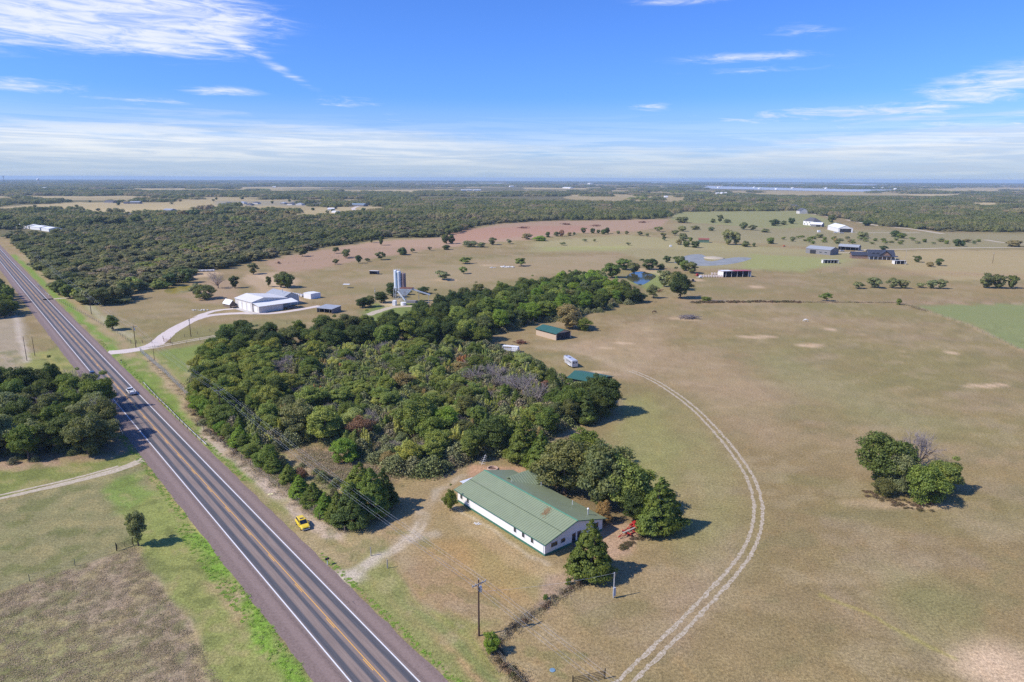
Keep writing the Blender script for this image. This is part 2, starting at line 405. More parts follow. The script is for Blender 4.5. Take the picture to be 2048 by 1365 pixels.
area([(290, 705), (430, 684), (470, 690), (400, 720), (385, 800), (340, 775)], GREEN * 1.15, .85, 3)
area([(300, 668), (420, 650), (520, 640), (620, 640), (440, 684), (330, 690)], OLIVE, .7, 4)
area([(1260, 556), (1300, 545), (1330, 540), (1345, 560), (1330, 575), (1270, 580)], (.22, .26, .08), .8, 2)
area([(1245, 535), (1320, 538), (1330, 552), (1280, 545)], SAND, .5, 2)
area([(1830, 612), (2130, 606), (2130, 735), (2048, 700), (1940, 650)], (.225, .25, .105), .9, 2.5)
stroke([(1795, 606), (1840, 618), (1935, 650), (2048, 703), (2150, 755)], 2.0, (.42, .30, .18), .6, .8)
stroke([(1380, 606), (1600, 603.5), (1800, 606), (2130, 609)], 3.5, (.40, .27, .18), .7, 1.5)
# ---- the big pasture
area([(1150, 690), (1300, 640), (1330, 700), (1280, 760), (1240, 755)], (.44, .31, .20), .45, 6)
area([(1220, 800), (1290, 790), (1370, 900), (1350, 1050), (1290, 1040), (1210, 880)], (.27, .255, .10), .75, 6)
area([(1330, 800), (1450, 900), (1500, 1050), (1420, 1180), (1340, 1100), (1400, 980)], (.29, .26, .115), .6, 6)
area([(1560, 700), (1760, 790), (1900, 850), (1820, 860), (1600, 800), (1500, 720)], (.275, .24, .12), .6, 10)
area([(1780, 1120), (1900, 1180), (1960, 1280), (1850, 1290), (1760, 1200)], (.25, .235, .10), .45, 5)
area([(1400, 1090), (1480, 1060), (1420, 1200), (1330, 1300), (1300, 1290)], (.36, .255, .18), .5, 4)
area([(1260, 700), (1420, 700), (1560, 800), (1560, 900), (1450, 860), (1340, 770)], (.38, .27, .17), .5, 8)
for q in ((1510, 674, 9, 2.6), (1620, 691, 6, 3.2), (1662, 660, 4, 1.5), (1900, 707, 6, 1.6), (1976, 771, 8, 2.2), (1215, 696, 3, 2), (1249, 687, 3.5, 2.5), (1372, 637, 8, 3.5), (1195, 745, 5, 2), (1990, 1335, 5, 4.5), (2040, 1340, 6, 6)):
    spot(*q, SAND, .85)
spot(1670, 925, 12, 5, PAST * .95, .6); spot(1760, 1010, 9, 2.5, (.45, .32, .2), .6); spot(1850, 1012, 7, 1.5, SAND, .6)
stroke([(1660, 1200), (1760, 1240), (1840, 1275), (1920, 1310)], .9, (.36, .31, .09), .55, .5, .6)
for o in (-.85, .85): stroke([(1262, 742), (1235, 728), (1190, 712), (1140, 700), (1080, 694)], 4.5, (.44, .33, .215), .28, 2.2, .8)
# ---- the house yard
area([(640, 1095), (700, 1160), (940, 1365), (1240, 1365), (1120, 1180), (1190, 1150), (1090, 1115), (930, 1010), (960, 935), (860, 945), (760, 1010), (680, 1060)], (.335, .238, .125), .85, 2)
area([(860, 1075), (1000, 1080), (1080, 1130), (1000, 1200), (880, 1190), (830, 1130)], ORANGE, .6, 3)
area([(780, 1120), (900, 1110), (950, 1180), (900, 1260), (820, 1200)], (.32, .235, .165), .6, 3)
area([(950, 1085), (1060, 1110), (1110, 1150), (1040, 1180), (960, 1140)], (.27, .26, .11), .5, 2.5)
area([(900, 1010), (1090, 1122), (1130, 1140), (1100, 1165), (900, 1040)], (.44, .31, .18), .6, 1.2)
area([(920, 935), (1010, 930), (1050, 935), (1075, 955), (1010, 975), (940, 965)], (.46, .27, .18), .75, 1.5)
area([(1170, 1050), (1260, 1030), (1300, 1075), (1240, 1120), (1180, 1130)], (.44, .29, .2), .8, 1.2)
area([(1090, 1145), (1160, 1150), (1150, 1185), (1070, 1215), (1040, 1200)], (.36, .25, .19), .7, 1.5)
area([(600, 900), (700, 900), (790, 960), (760, 985), (700, 950), (640, 940)], (.42, .27, .17), .8, 2)
area([(570, 920), (640, 905), (700, 980), (690, 1010), (620, 975)], (.43, .30, .2), .8, 1.5)
# driveway worn into the yard
for pts, wd in (([(672, 1150), (705, 1150), (745, 1126), (790, 1097), (820, 1072), (840, 1045), (850, 1020), (880, 985), (925, 955)], 2.6), ([(800, 1088), (835, 1078), (865, 1066)], 3.2)):
    stroke(pts, wd, PALE * .82, .38, .9, .5, gate=.45 + .9 * band(n3, .40, .62))
stroke([(690, 1158), (745, 1126), (795, 1095)], 2.0, PALE, .5, .8, .6, gate=.5 + .8 * band(n3, .42, .6))
for o in (-.9, .9):
    stroke([(700 + o * 9, 1150 + abs(o) * 3), (745 + o * 9, 1126), (795 + o * 9, 1097), (826 + o * 8, 1072), (842 + o * 8, 1045)], .6, PALE, .5, .3, .2)
spot(697, 1156, 2.6, 2.0, PALE, .6)
stroke([(890, 1000), (990, 1060), (1090, 1122)], 1.0, PALE, .35, .5, .6)
# ditch verge at the lower edge of the yard: strips of green, straw and bare earth
for o, c, amt, wd in ((8.6, (.22, .235, .075), .8, 2.0), (10.4, (.45, .28, .15), .55, 1.2), (12.0, (.20, .235, .08), .75, 2.0), (14.0, (.27, .28, .075), .6, 1.4), (16.0, ORANGE, .4, 1.4)):
    stroke([RD(s, o) for s in range(62, 104, 6)], wd, c, amt, .9, .5, True)
spot(768, 1170, 1.5, 3.0, SAND, .8); spot(762, 1152, .5, .4, (.03, .02, .015), .9)
area([(900, 1230), (960, 1250), (940, 1275), (880, 1260)], GREEN, .5, 1.5)
stroke([(975, 1290), (1010, 1330), (1060, 1365)], 1.6, (.40, .25, .15), .6, .8)
# ---- right verge, thicket margin
W_ = [RD(s, 7.0) for s in range(60, 760, 20)] + [RD(s, 21.0) for s in range(740, 110, -20)]
area(W_, (.27, .26, .10), .8, 1.5, .8, True)
stroke([RD(s, 9.2) for s in range(150, 760, 15)], 3.4, (.17, .275, .045), .8, 1.2, .5, True)
stroke([RD(s, 14.0) for s in range(290, 760, 15)], 4.0, (.38, .27, .17), .7, 1.6, .8, True)
stroke([RD(s, 18.5) for s in range(330, 760, 15)], 3.0, PALE * .8, .5, 1.5, .8, True)
area([(395, 845), (440, 870), (520, 930), (570, 980), (640, 1035), (700, 1062), (690, 1085), (600, 1052), (560, 1010), (500, 960), (440, 905), (400, 870)], (.50, .38, .31), .9, 1.0, .5)
area([(285, 712), (300, 708), (370, 770), (400, 815), (400, 860), (370, 830), (340, 780)], (.44, .31, .21), .75, 1.0, .4)
area([(240, 712), (285, 712), (345, 790), (380, 850), (350, 830), (300, 770)], (.20, .255, .06), .8, 1.5)
area([(555, 1005), (600, 1060), (660, 1125), (640, 1110), (560, 1030)], (.26, .255, .095), .8, 1)
area([(560, 1030), (620, 1050), (700, 1075), (790, 1040), (800, 1060), (740, 1110), (690, 1140), (640, 1105)], (.37, .265, .155), .7, 1.5)
# ---- under the trees
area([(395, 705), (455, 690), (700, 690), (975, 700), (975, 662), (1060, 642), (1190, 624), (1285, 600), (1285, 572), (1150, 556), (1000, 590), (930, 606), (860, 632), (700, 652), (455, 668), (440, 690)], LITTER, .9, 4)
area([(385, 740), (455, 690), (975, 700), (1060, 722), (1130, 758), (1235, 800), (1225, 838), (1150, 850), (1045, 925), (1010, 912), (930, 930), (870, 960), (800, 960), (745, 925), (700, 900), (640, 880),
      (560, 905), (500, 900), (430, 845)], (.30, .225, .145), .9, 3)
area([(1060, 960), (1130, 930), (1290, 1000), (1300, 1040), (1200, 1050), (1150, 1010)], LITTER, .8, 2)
area([(1150, 1150), (1215, 1150), (1200, 1175), (1155, 1172)], (.42, .28, .19), .7, .8)
# ---- left of the highway
area([(-80, 1185), (0, 1185), (150, 1135), (268, 1092), (300, 1150), (360, 1230), (450, 1390), (-100, 1390)], WEED, .95, 1.2, .5)
area([(-80, 1230), (60, 1210), (160, 1240), (240, 1290), (230, 1370), (-60, 1400)], (.27, .26, .11), .8, 3, 1.0)
area([(120, 1190), (220, 1150), (250, 1180), (180, 1230)], (.31, .26, .15), .6, 2)
stroke([(285, 1110), (330, 1180), (385, 1260), (440, 1365)], 1.2, (.50, .36, .25), .6, .5, .4)
stroke([(300, 1105), (350, 1190), (405, 1270), (460, 1375)], 2.2, (.20, .205, .085), .8, .7, .4)
area([(-80, 1005), (0, 1003), (170, 965), (285, 932), (330, 990), (350, 1050), (290, 1090), (150, 1135), (0, 1185), (-80, 1200)], (.235, .215, .105), .9, 1.0, .4)
area([(225, 965), (290, 945), (345, 1010), (360, 1065), (310, 1080), (240, 1020)], (.19, .26, .06), .85, 1.6)
area([(-80, 945), (60, 935), (200, 925), (270, 905), (285, 925), (170, 960), (0, 998), (-80, 1010)], (.20, .225, .065), .85, 1.0)
area([(-80, 770), (60, 765), (150, 770), (200, 810), (262, 880), (270, 900), (200, 918), (90, 930), (-80, 940)], (.27, .19, .13), .9, 1.5)
area([(-80, 925), (0, 925), (90, 925), (120, 935), (40, 945), (-80, 942)], (.42, .28, .2), .7, 1)
L_ = [RD(s, -7.4) for s in range(62, 160, 8)] + [RD(s, -17.0) for s in range(152, 60, -8)]
area(L_, (.255, .27, .085), .9, 1.0, .5, True)
stroke([RD(s, -8.9) for s in range(60, 138, 6)], 3.0, (.19, .32, .045), .9, 1.2, .8, True)
stroke([RD(s, -7.6) for s in range(130, 178, 6)], .8, (.42, .36, .12), .7, .5, .3, True)
area([(400, 1150), (460, 1150), (480, 1215), (470, 1260), (430, 1220)], (.37, .265, .15), .75, 1.2)
spot(478, 1190, 1.2, 2.5, (.44, .3, .22), .5)
L2 = [RD(s, -7.2) for s in range(230, 330, 8)] + [RD(s, -22) for s in range(320, 228, -8)]
area(L2, (.27, .275, .085), .85, 1.5, .6, True)
area([(-60, 640), (-10, 628), (45, 632), (62, 720), (30, 760), (-60, 770)], (.36, .29, .21), .85, 2)
stroke([(30, 632), (40, 680), (58, 725)], 2.2, (.52, .43, .36), .7, 1)
stroke([RD(s, -13.0) for s in range(238, 320, 8)], 2.0, (.40, .31, .12), .5, 1, .6, True)
# cattle trails, mower lines and weedy freckles over the near fields
for q in ([(1262, 742), (1330, 700), (1420, 668), (1500, 650)], [(1300, 690), (1290, 650), (1310, 628)], [(1740, 690), (1760, 730), (1730, 760), (1650, 780)], [(1200, 672), (1260, 668), (1330, 655), (1372, 640)]):
    stroke(q, .5, (.42, .32, .20), .35, .5, .7)
gv = fbm(gx, gy, 3.2, 3, 111); left = (road_so(gx, gy)[1] < -7.2) & (dist0 < 330)
tint(band(gv, .56, .68) * left, (.33, .27, .13), .55); tint(band(1 - gv, .58, .70) * left, (.135, .15, .05), .55)
rgt = (road_so(gx, gy)[1] > 6.8) & (road_so(gx, gy)[1] < 26) & (dist0 < 400)
tint(band(gv, .56, .68) * rgt, (.37, .28, .165), .5); tint(band(1 - gv, .60, .72) * rgt, (.16, .17, .06), .4)
stroke([(676, 1150), (698, 1150), (722, 1136), (750, 1122), (790, 1099)], 2.4, PALE * .85, .75, .9, .6, gate=.35 + .9 * band(n3, .42, .62))
spot(700, 1152, 2.4, 1.8, PALE * .9, .6)
area([(860, 1075), (1000, 1080), (1070, 1130), (1000, 1200), (880, 1195), (820, 1140)], (.36, .225, .10), .35, 3.5)
col[:, 2] *= .92
# fine tonal scatter and keep the far plain calm
f = (0.86 + 0.28 * fbm(gx, gy, 2.2, 3, 31))[:, None]; col = col * np.where(dist0[:, None] < 400, f, 1.0)
ff = (.8 + .4 * nfar)[:, None]; col = np.where(dist0[:, None] > 700, col * ff, col)

nr, na = DD.shape
idx = np.arange(nr * na).reshape(nr, na)
quads = np.stack([idx[:-1, :-1], idx[:-1, 1:], idx[1:, 1:], idx[1:, :-1]], -1).reshape(-1, 4)[:, ::-1]
last = np.stack([idx[:-1, -1], idx[:-1, 0], idx[1:, 0], idx[1:, -1]], -1)[:, ::-1]
quads = np.concatenate([quads, last])
gz = np.zeros(gx.size)
gme = np_mesh('ground', np.stack([gx, gy, gz], 1), quads, None, 4, True)
at = gme.color_attributes.new('Cover', 'FLOAT_COLOR', 'POINT')
at.data.foreach_set('color', np.concatenate([col, np.ones((gx.size, 1))], 1).astype(np.float32).ravel())
gm, t, b = principled('ground cover')
co = t.new('ShaderNodeNewGeometry').outputs['Position']
base = t.new('ShaderNodeVertexColor', layer_name='Cover').outputs[0]
cdist = t.vmath('LENGTH', co); 
vd = t.new('ShaderNodeVectorMath', operation='LENGTH'); t.put(vd.inputs[0], co); vd = vd.outputs['Value']
nA = t.noise(co, 0.055, 6, 0.62); nB = t.noise(t.mapping(co, scale=(1, .45, 1), rot=(0, 0, R(-28))), 0.30, 6, 0.68, 0.6); nC = t.noise(co, 1.9, 6, 0.72); nD = t.noise(t.mapping(co, scale=(1, .55, 1), rot=(0, 0, R(35))), 5.5, 4, 0.75)
c = t.mix(t.ramp(nA, .40, .70, 0, .18), base, t.mix(1.0, base, (.82, .98, .70), 'MULTIPLY'))
c = t.mix(t.ramp(nB, .50, .72, 0, .34), c, t.mix(1.0, c, (1.20, 1.05, .90), 'MULTIPLY'))
c = t.mix(t.ramp(nB, .46, .28, 0, .40), c, t.mix(1.0, c, (.76, .80, .78), 'MULTIPLY'))
c = t.mix(1.0, c, t.ramp(nC, .30, .70, .58, 1.44, False), 'MULTIPLY')
c = t.mix(1.0, c, t.ramp(nD, .32, .68, .62, 1.40, False), 'MULTIPLY')
t.put(b.inputs['Base Color'], c); b.inputs['Roughness'].default_value = .95; b.inputs['Specular IOR Level'].default_value = .08
bp = t.new('ShaderNodeBump'); bp.inputs['Strength'].default_value = .55; bp.inputs['Distance'].default_value = .16
t.put(bp.inputs['Height'], t.math('ADD', nC, t.math('MULTIPLY', nD, .6))); t.put(b.inputs['Normal'], bp.outputs[0])
gme.materials.append(gm)
tag(link('ground', gme), kind='structure')

# ------------------------------------------------------------------ highway
def ribbon(name, m, s0, s1, o0, o1, z, step=4.0, dash=None, rag=0.0, crown=0.0):
    vs = []; fs = []
    segs = [(s0, s1)] if not dash else [(a, min(a + dash[0], s1)) for a in np.arange(s0, s1, dash[1])]
    r = random.Random(5)
    for a, e in segs:
        n = max(1, int((e - a) / step)); k = len(vs)
        for i in range(n + 1):
            s = a + (e - a) * i / n
            j0 = (r.random() - .5) * rag; j1 = (r.random() - .5) * rag
            x0 = RD(s, o0 + j0); x1 = RD(s, o1 + j1); vs += [(x0[0], x0[1], z), (x1[0], x1[1], z)]
        fs += [(k + 2 * i, k + 2 * i + 1, k + 2 * i + 3, k + 2 * i + 2) for i in range(n)]
    me = bpy.data.meshes.new(name); me.from_pydata(vs, [], fs); me.update(); me.materials.append(m)
    return me
rm, t, b = principled('worn asphalt with pinkish chip seal')
co = t.new('ShaderNodeNewGeometry').outputs['Position']
xyz = t.sep(co)
along = t.math('ADD', t.math('MULTIPLY', xyz[0], RT[0]), t.math('MULTIPLY', xyz[1], RT[1]))
off = t.math('SUBTRACT', t.math('ADD', t.math('MULTIPLY', xyz[0], RN[0]), t.math('MULTIPLY', xyz[1], RN[1])), RB)
off = t.math('SUBTRACT', off, t.math('MULTIPLY', t.math('POWER', t.math('DIVIDE', along, 500.0), 2.0), RC))
wob = t.noise(t.comb(t.math('MULTIPLY', along, .03), off, 0.0), 1.0, 3)
offw = t.math('ADD', off, t.math('MULTIPLY', t.math('SUBTRACT', wob, .5), .35))
lane = t.math('ABSOLUTE', offw)
def wheel(c0, wd):
    q = t.math('DIVIDE', t.math('SUBTRACT', lane, c0), wd); return t.math('EXPONENT', t.math('MULTIPLY', t.math('MULTIPLY', q, q), -1.0))
track = t.math('MAXIMUM', wheel(.92, .42), wheel(2.95, .55))
streaky = t.noise(t.comb(t.math('MULTIPLY', along, .12), t.math('MULTIPLY', off, 2.2), 0.0), 1.0, 6, .7)
grain = t.noise(co, 9.0, 4, .75); grain2 = t.noise(co, 2.2, 5, .7)
pink = t.mix(t.ramp(streaky, .35, .7), (.215, .165, .138), (.285, .218, .178))
dark = t.mix(t.ramp(streaky, .35, .7), (.078, .080, .088), (.118, .112, .114))
c = t.mix(t.math('MULTIPLY', t.ramp(t.math('ADD', track, t.math('MULTIPLY', t.math('SUBTRACT', streaky, .5), .55)), .22, .72), t.ramp(lane, 4.0, 3.4)), pink, dark)
shoulder = t.ramp(lane, 3.7, 4.2)
sh = t.mix(t.ramp(grain2, .3, .7), (.180, .128, .106), (.255, .186, .156))
sh = t.mix(t.ramp(t.math('ABSOLUTE', t.math('SUBTRACT', lane, 5.3)), .9, .2, 0, .35), sh, (.32, .235, .20))
c = t.mix(shoulder, c, sh)
c = t.mix(1.0, c, t.ramp(grain, .3, .7, .78, 1.22, False), 'MULTIPLY')
# rumble strip grooves just outside the edge lines
rum = t.math('MULTIPLY', t.ramp(t.math('SINE', t.math('MULTIPLY', along, 20.6)), 0.0, .6), t.ramp(t.math('ABSOLUTE', t.math('SUBTRACT', lane, 4.25)), .30, .22))
c = t.mix(t.math('MULTIPLY', rum, .45), c, (.06, .05, .05))
# tar sealed cracks
crk = t.new('ShaderNodeTexVoronoi', feature='DISTANCE_TO_EDGE'); t.put(crk.inputs['Vector'], t.vmath('ADD', co, t.vmath('SCALE', t.comb(grain2, streaky, 0.0), 1.2))); crk.inputs['Scale'].default_value = .22
c = t.mix(t.math('MULTIPLY', t.ramp(crk.outputs[0], .012, .004, 0, .6), t.math('MULTIPLY', shoulder, t.ramp(streaky, .5, .6))), c, (.05, .045, .045))
t.put(b.inputs['Base Color'], c); b.inputs['Roughness'].default_value = .82; b.inputs['Specular IOR Level'].default_value = .25
bp = t.new('ShaderNodeBump'); bp.inputs['Strength'].default_value = .3; bp.inputs['Distance'].default_value = .02; t.put(bp.inputs['Height'], grain); t.put(b.inputs['Normal'], bp.outputs[0])
tag(link('road', ribbon('road', rm, -60, 2600, -7.5, 6.7, .012, 3.0, None, .35)), kind='structure')
def paint(name, colr, wear=.2):
    m, t, b = principled(name); co = t.new('ShaderNodeNewGeometry').outputs['Position']
    n = t.noise(co, 5.0, 5, .7); t.put(b.inputs['Base Color'], t.mix(t.ramp(n, .50, .72, 0, wear), colr, (.2, .16, .15))); b.inputs['Roughness'].default_value = .7
    return m
WL = paint('white line paint', (.80, .80, .80), .35); YL = paint('yellow line paint', (.80, .42, .07), .5)
for o in (-3.66, 3.66): tag(link('road_marking', ribbon('road_marking', WL, -60, 2600, o - .085, o + .085, .018, 6)), kind='structure')
tag(link('road_marking', ribbon('road_marking', YL, -60, 2600, .03, .15, .018, 6)), kind='structure')
tag(link('road_marking', ribbon('road_marking', YL, -58, 1400, -.23, -.11, .018, 3, (3.05, 12.2))), kind='structure')

# ------------------------------------------------------------------ tracks and drives
def track(name, pts, wd, m, z=.010, rag=.25, step=1.2, off=0.0):
    P = [Vector((p[0], p[1], 0)) for p in pts]
    # Catmull-Rom through the surveyed points
    out = []
    for i in range(len(P) - 1):
        a, b_, c_, d_ = P[max(i - 1, 0)], P[i], P[i + 1], P[min(i + 2, len(P) - 1)]
        n = max(2, int((c_ - b_).length / step))
        for k in range(n):
            u = k / n; out.append(.5 * ((2 * b_) + (c_ - a) * u + (2 * a - 5 * b_ + 4 * c_ - d_) * u * u + (3 * b_ - a - 3 * c_ + d_) * u ** 3))
    out.append(P[-1]); r = random.Random(3); vs = []
    for i, p in enumerate(out):
        d = (out[min(i + 1, len(out) - 1)] - out[max(i - 1, 0)]); d.normalize(); nn = Vector((d.y, -d.x, 0))
        q = i / max(1, len(out) - 1); h = (wd if not isinstance(wd, tuple) else wd[0] + (wd[1] - wd[0]) * q) / 2
        vs += [p + nn * (off - h + (r.random() - .5) * rag), p + nn * (off + h + (r.random() - .5) * rag)]
    vs = [(v.x, v.y, z) for v in vs]
    me = bpy.data.meshes.new(name); me.from_pydata(vs, [], [(2 * i, 2 * i + 1, 2 * i + 3, 2 * i + 2) for i in range(len(out) - 1)]); me.update(); me.materials.append(m)
    return me
def soil(name, c1, c2, grass=None, gamt=.0, sc=1.2):
    m, t, b = principled(name); co = t.new('ShaderNodeNewGeometry').outputs['Position']
    n1 = t.noise(co, sc, 6, .7); n2 = t.noise(co, sc * 5, 4, .7)
    c = t.mix(t.ramp(n1, .3, .7), c1, c2)
    if grass: c = t.mix(t.ramp(t.noise(co, sc * 1.7, 6, .75), .47, .58, 0, gamt), c, grass)
    c = t.mix(1.0, c, t.ramp(n2, .3, .7, .8, 1.2, False), 'MULTIPLY')
    t.put(b.inputs['Base Color'], c); b.inputs['Roughness'].default_value = .95; b.inputs['Specular IOR Level'].default_value = .1
    bp = t.new('ShaderNodeBump'); bp.inputs['Strength'].default_value = .5; bp.inputs['Distance'].default_value = .08; t.put(bp.inputs['Height'], n2); t.put(b.inputs['Normal'], bp.outputs[0])
    return m
CHALK = soil('pale wheel rut', (.40, .325, .225), (.56, .48, .37), (.27, .21, .11), .9, 1.2)
CONC = soil('pale caliche drive', (.56, .47, .41), (.68, .59, .53))
DIRT = soil('sandy track', (.44, .36, .26), (.60, .51, .40), (.30, .27, .14), .6)
loop = GL((1225, 1392), (1262, 1352), (1310, 1305), (1360, 1256), (1410, 1205), (1460, 1150), (1494, 1105), (1512, 1060), (1516, 1010), (1500, 955), (1470, 908), (1430, 860), (1385, 815), (1335, 778), (1296, 756), (1262, 742))
for o in (-.85, .85): tag(link('path', track('path', loop, .72, CHALK, .010, .34, .7, o)), kind='structure')
tag(link('path', track('path', GL((-60, 1003), (0, 994), (90, 974), (170, 955), (240, 935), (288, 915)), (1.1, 3.0), DIRT, .010, .3, 1, .9)), kind='structure')
tag(link('path', track('path', GL((-60, 1003), (0, 994), (90, 974), (170, 955), (240, 935)), .9, DIRT, .010, .3, 1, -1.1)), kind='structure')
tag(link('driveway', track('driveway', GL((215, 706), (250, 703), (285, 697), (312, 688), (336, 668), (365, 650), (395, 637), (430, 630), (480, 627), (540, 627), (590, 621), (640, 612)), (7.0, 4.2), CONC, .010, .4, 2)), kind='structure')
tag(link('path', track('path', GL((300, 697), (345, 688), (400, 678), (450, 670), (500, 664)), 1.3, DIRT, .012, .4, 2, 1.2)), kind='structure')
tag(link('path', track('path', GL((300, 697), (345, 688), (400, 678), (450, 670), (500, 664)), 1.1, DIRT, .012, .4, 2, -1.4)), kind='structure')
tag(link('driveway', track('driveway', GL((395, 634), (430, 622), (480, 617)), 4.0, CONC, .014, .8, 2)), kind='structure')
tag(link('path', track('path', GL((86, 600), (110, 598), (140, 596), (165, 594)), 4, DIRT, .012, .6, 2)), kind='structure')
tag(link('path', track('path', GL((1640, 503), (1700, 506), (1735, 499.5), (1800, 499), (1900, 496.5), (2060, 495), (2200, 494)), 5.5, DIRT, .02, .5, 6)), kind='structure')
tag(link('path', track('path', GL((1694, 440), (1730, 447), (1760, 452), (1820, 458), (1885, 468)), 9, DIRT, .02, .8, 8)), kind='structure')
tag(link('path', track('path', GL((1970, 480), (2010, 486), (2060, 489)), 6, DIRT, .02, .8, 8)), kind='structure')
tag(link('path', track('path', GL((1700, 466), (1780, 466), (1840, 466)), 6, DIRT, .02, .8, 8)), kind='structure')
tag(link('path', track('path', GL((1600, 424), (1625, 428), (1660, 434)), 9, DIRT, .03, .8, 8)), kind='structure')
tag(link('path', track('path', GL((560, 441), (640, 434), (690, 427), (712, 424), (706, 418), (716, 413.5), (735, 412)), 8, CONC, .03, 1, 8)), kind='structure')
tag(link('path', track('path', GL((735, 631), (760, 622), (790, 614), (830, 613)), 5, DIRT, .012, .8, 3)), kind='structure')

# ------------------------------------------------------------------ water
def water(name, pts, colr, z=.02, rough=.08, wave=.15, two=None):
    P = GL(*pts) if pts[0][0] > -1e5 else pts
    n = len(P); sm = []
    for i in range(n):
        a, b_, c_, d_ = [Vector(P[(i + k) % n]) for k in (-1, 0, 1, 2)]
        for k in range(5):
            u = k / 5; sm.append(.5 * ((2 * b_) + (c_ - a) * u + (2 * a - 5 * b_ + 4 * c_ - d_) * u * u + (3 * b_ - a - 3 * c_ + d_) * u ** 3))
    me = bpy.data.meshes.new(name); me.from_pydata([(p.x, p.y, z) for p in sm], [], [tuple(range(len(sm)))]); me.update()
    m, t, b = principled(name + ' surface'); co = t.new('ShaderNodeNewGeometry').outputs['Position']
    nn = t.noise(co, .12, 3); c = t.mix(t.ramp(nn, .3, .7), colr, two or colr)
    t.put(b.inputs['Base Color'], c); b.inputs['Roughness'].default_value = rough; b.inputs['IOR'].default_value = 1.33
    bp = t.new('ShaderNodeBump'); bp.inputs['Strength'].default_value = wave; bp.inputs['Distance'].default_value = .05
    t.put(bp.inputs['Height'], t.noise(t.mapping(co, scale=(1, .4, 1)), 1.6, 3)); t.put(b.inputs['Normal'], bp.outputs[0])
    me.materials.append(m); o = link('water', me); tag(o, kind='structure'); return o
water('algae pond', [(328, 582), (345, 576), (372, 572), (392, 574), (388, 582), (365, 586), (340, 588)], (.36, .27, .03), two=(.22, .19, .05), rough=.3, wave=.05)
water('tank pond', [(1252, 556), (1262, 547), (1280, 544), (1300, 547), (1312, 553), (1300, 562), (1284, 570), (1268, 566)], (.045, .055, .03), two=(.09, .075, .03))
water('curved pond', [(1350, 523), (1375, 511), (1400, 509), (1412, 514), (1408, 520), (1425, 523), (1450, 518), (1475, 515), (1503, 517), (1480, 525), (1440, 531), (1390, 532), (1356, 528)], (.33, .32, .27), two=(.25, .245, .20), rough=.45)
isl = MB().lathe([(7.5, -.1), (6.2, .35), (4.0, .8), (1.0, 1.0)], 20); isl = isl.build('pond_island', DIRT, None, 0, True, (*G(1428, 516.5), 0)); isl.scale = (1.25, 1.6, 1); tag(isl, kind='structure')
water('far pond', [(570, 433), (590, 431.5), (612, 431.5), (606, 434.5), (580, 435)], (.3, .33, .36), .1, .2)
water('reservoir', [(1395, 372.5), (1500, 374.5), (1600, 377), (1720, 379.5), (1830, 380.5), (1850, 383), (1700, 384), (1560, 381), (1400, 377)], (.42, .45, .48), 1.2, .5)
water('reservoir', [(1390, 366), (1560, 367.8), (1730, 369.5), (1880, 371), (1720, 371.4), (1500, 369.6)], (.42, .45, .48), 2.0, .5)
water('reservoir', [(765, 366.2), (850, 366.6), (1020, 367.4), (1015, 369.8), (860, 369.3)], (.42, .45, .48), 2.0, .5)
water('reservoir', [(1280, 365.0), (1400, 367.2), (1395, 369.6), (1300, 367.8)], (.42, .45, .48), 2.0, .5)
# ------------------------------------------------------------------ foliage, bark
def leafmat(name, inst=False):
    m, t, b = principled(name)
    oi = t.new('ShaderNodeObjectInfo'); geo = t.new('ShaderNodeNewGeometry')
    if inst:
        n1 = t.noise(t.vmath('SCALE', oi.outputs['Location'], 1.0), .006, 3); n2 = t.noise(oi.outputs['Location'], .02, 3)
        rp = t.new('ShaderNodeValToRGB'); r = rp.color_ramp; r.interpolation = 'LINEAR'
        cols = [(0.0, (.080, .105, .038)), (.22, (.125, .150, .048)), (.42, (.19, .205, .068)), (.58, (.15, .16, .075)), (.72, (.25, .235, .105)), (.86, (.29, .235, .155)), (1.0, (.23, .26, .065))]
        r.elements[0].position = 0; r.elements[0].color = (*cols[0][1], 1); r.elements[1].position = 1; r.elements[1].color = (*cols[-1][1], 1)
        for p, c in cols[1:-1]: e = r.elements.new(p); e.color = (*c, 1)
        f = t.math('ADD', t.math('MULTIPLY', oi.outputs['Random'], .40), t.math('MULTIPLY', t.math('SUBTRACT', t.math('ADD', n1, n2), .80), 1.7), clamp=True)
        t.put(rp.inputs[0], f); base = rp.outputs[0]
    else: base = oi.outputs['Color']
    rnd = geo.outputs['Random Per Island']
    co = t.new('ShaderNodeTexCoord').outputs['Object']
    n = t.noise(co, .55, 3)
    c = t.mix(t.ramp(n, .42, .66, 0, .5), base, t.mix(1.0, base, (1.45, 1.22, .75), 'MULTIPLY'))
    c = t.mix(1.0, c, t.ramp(rnd, 0, 1, *((.84, 1.18) if inst else (.74, 1.28)), False), 'MULTIPLY')
    t.put(b.inputs['Base Color'], c); b.inputs['Roughness'].default_value = .62; b.inputs['Specular IOR Level'].default_value = .22
    tr = t.new('ShaderNodeBsdfTranslucent'); t.put(tr.inputs[0], t.mix(1.0, c, (1.5, 1.6, .7), 'MULTIPLY'))
    ms = t.new('ShaderNodeMixShader'); ms.inputs[0].default_value = .27
    t.l.new(b.outputs[0], ms.inputs[1]); t.l.new(tr.outputs[0], ms.inputs[2]); t.l.new(ms.outputs[0], t.n['Material Output'].inputs[0])
    return m
LEAF = leafmat('leaf clusters'); LEAFI = leafmat('leaf clusters of the far woods', True)
BARK = mat('grey brown bark', (.13, .10, .08), .9, .35, 6, .1, bump=.4)
TWIG = mat('pale dead twigs', (.34, .29, .27), .9, .3, 3, .1)

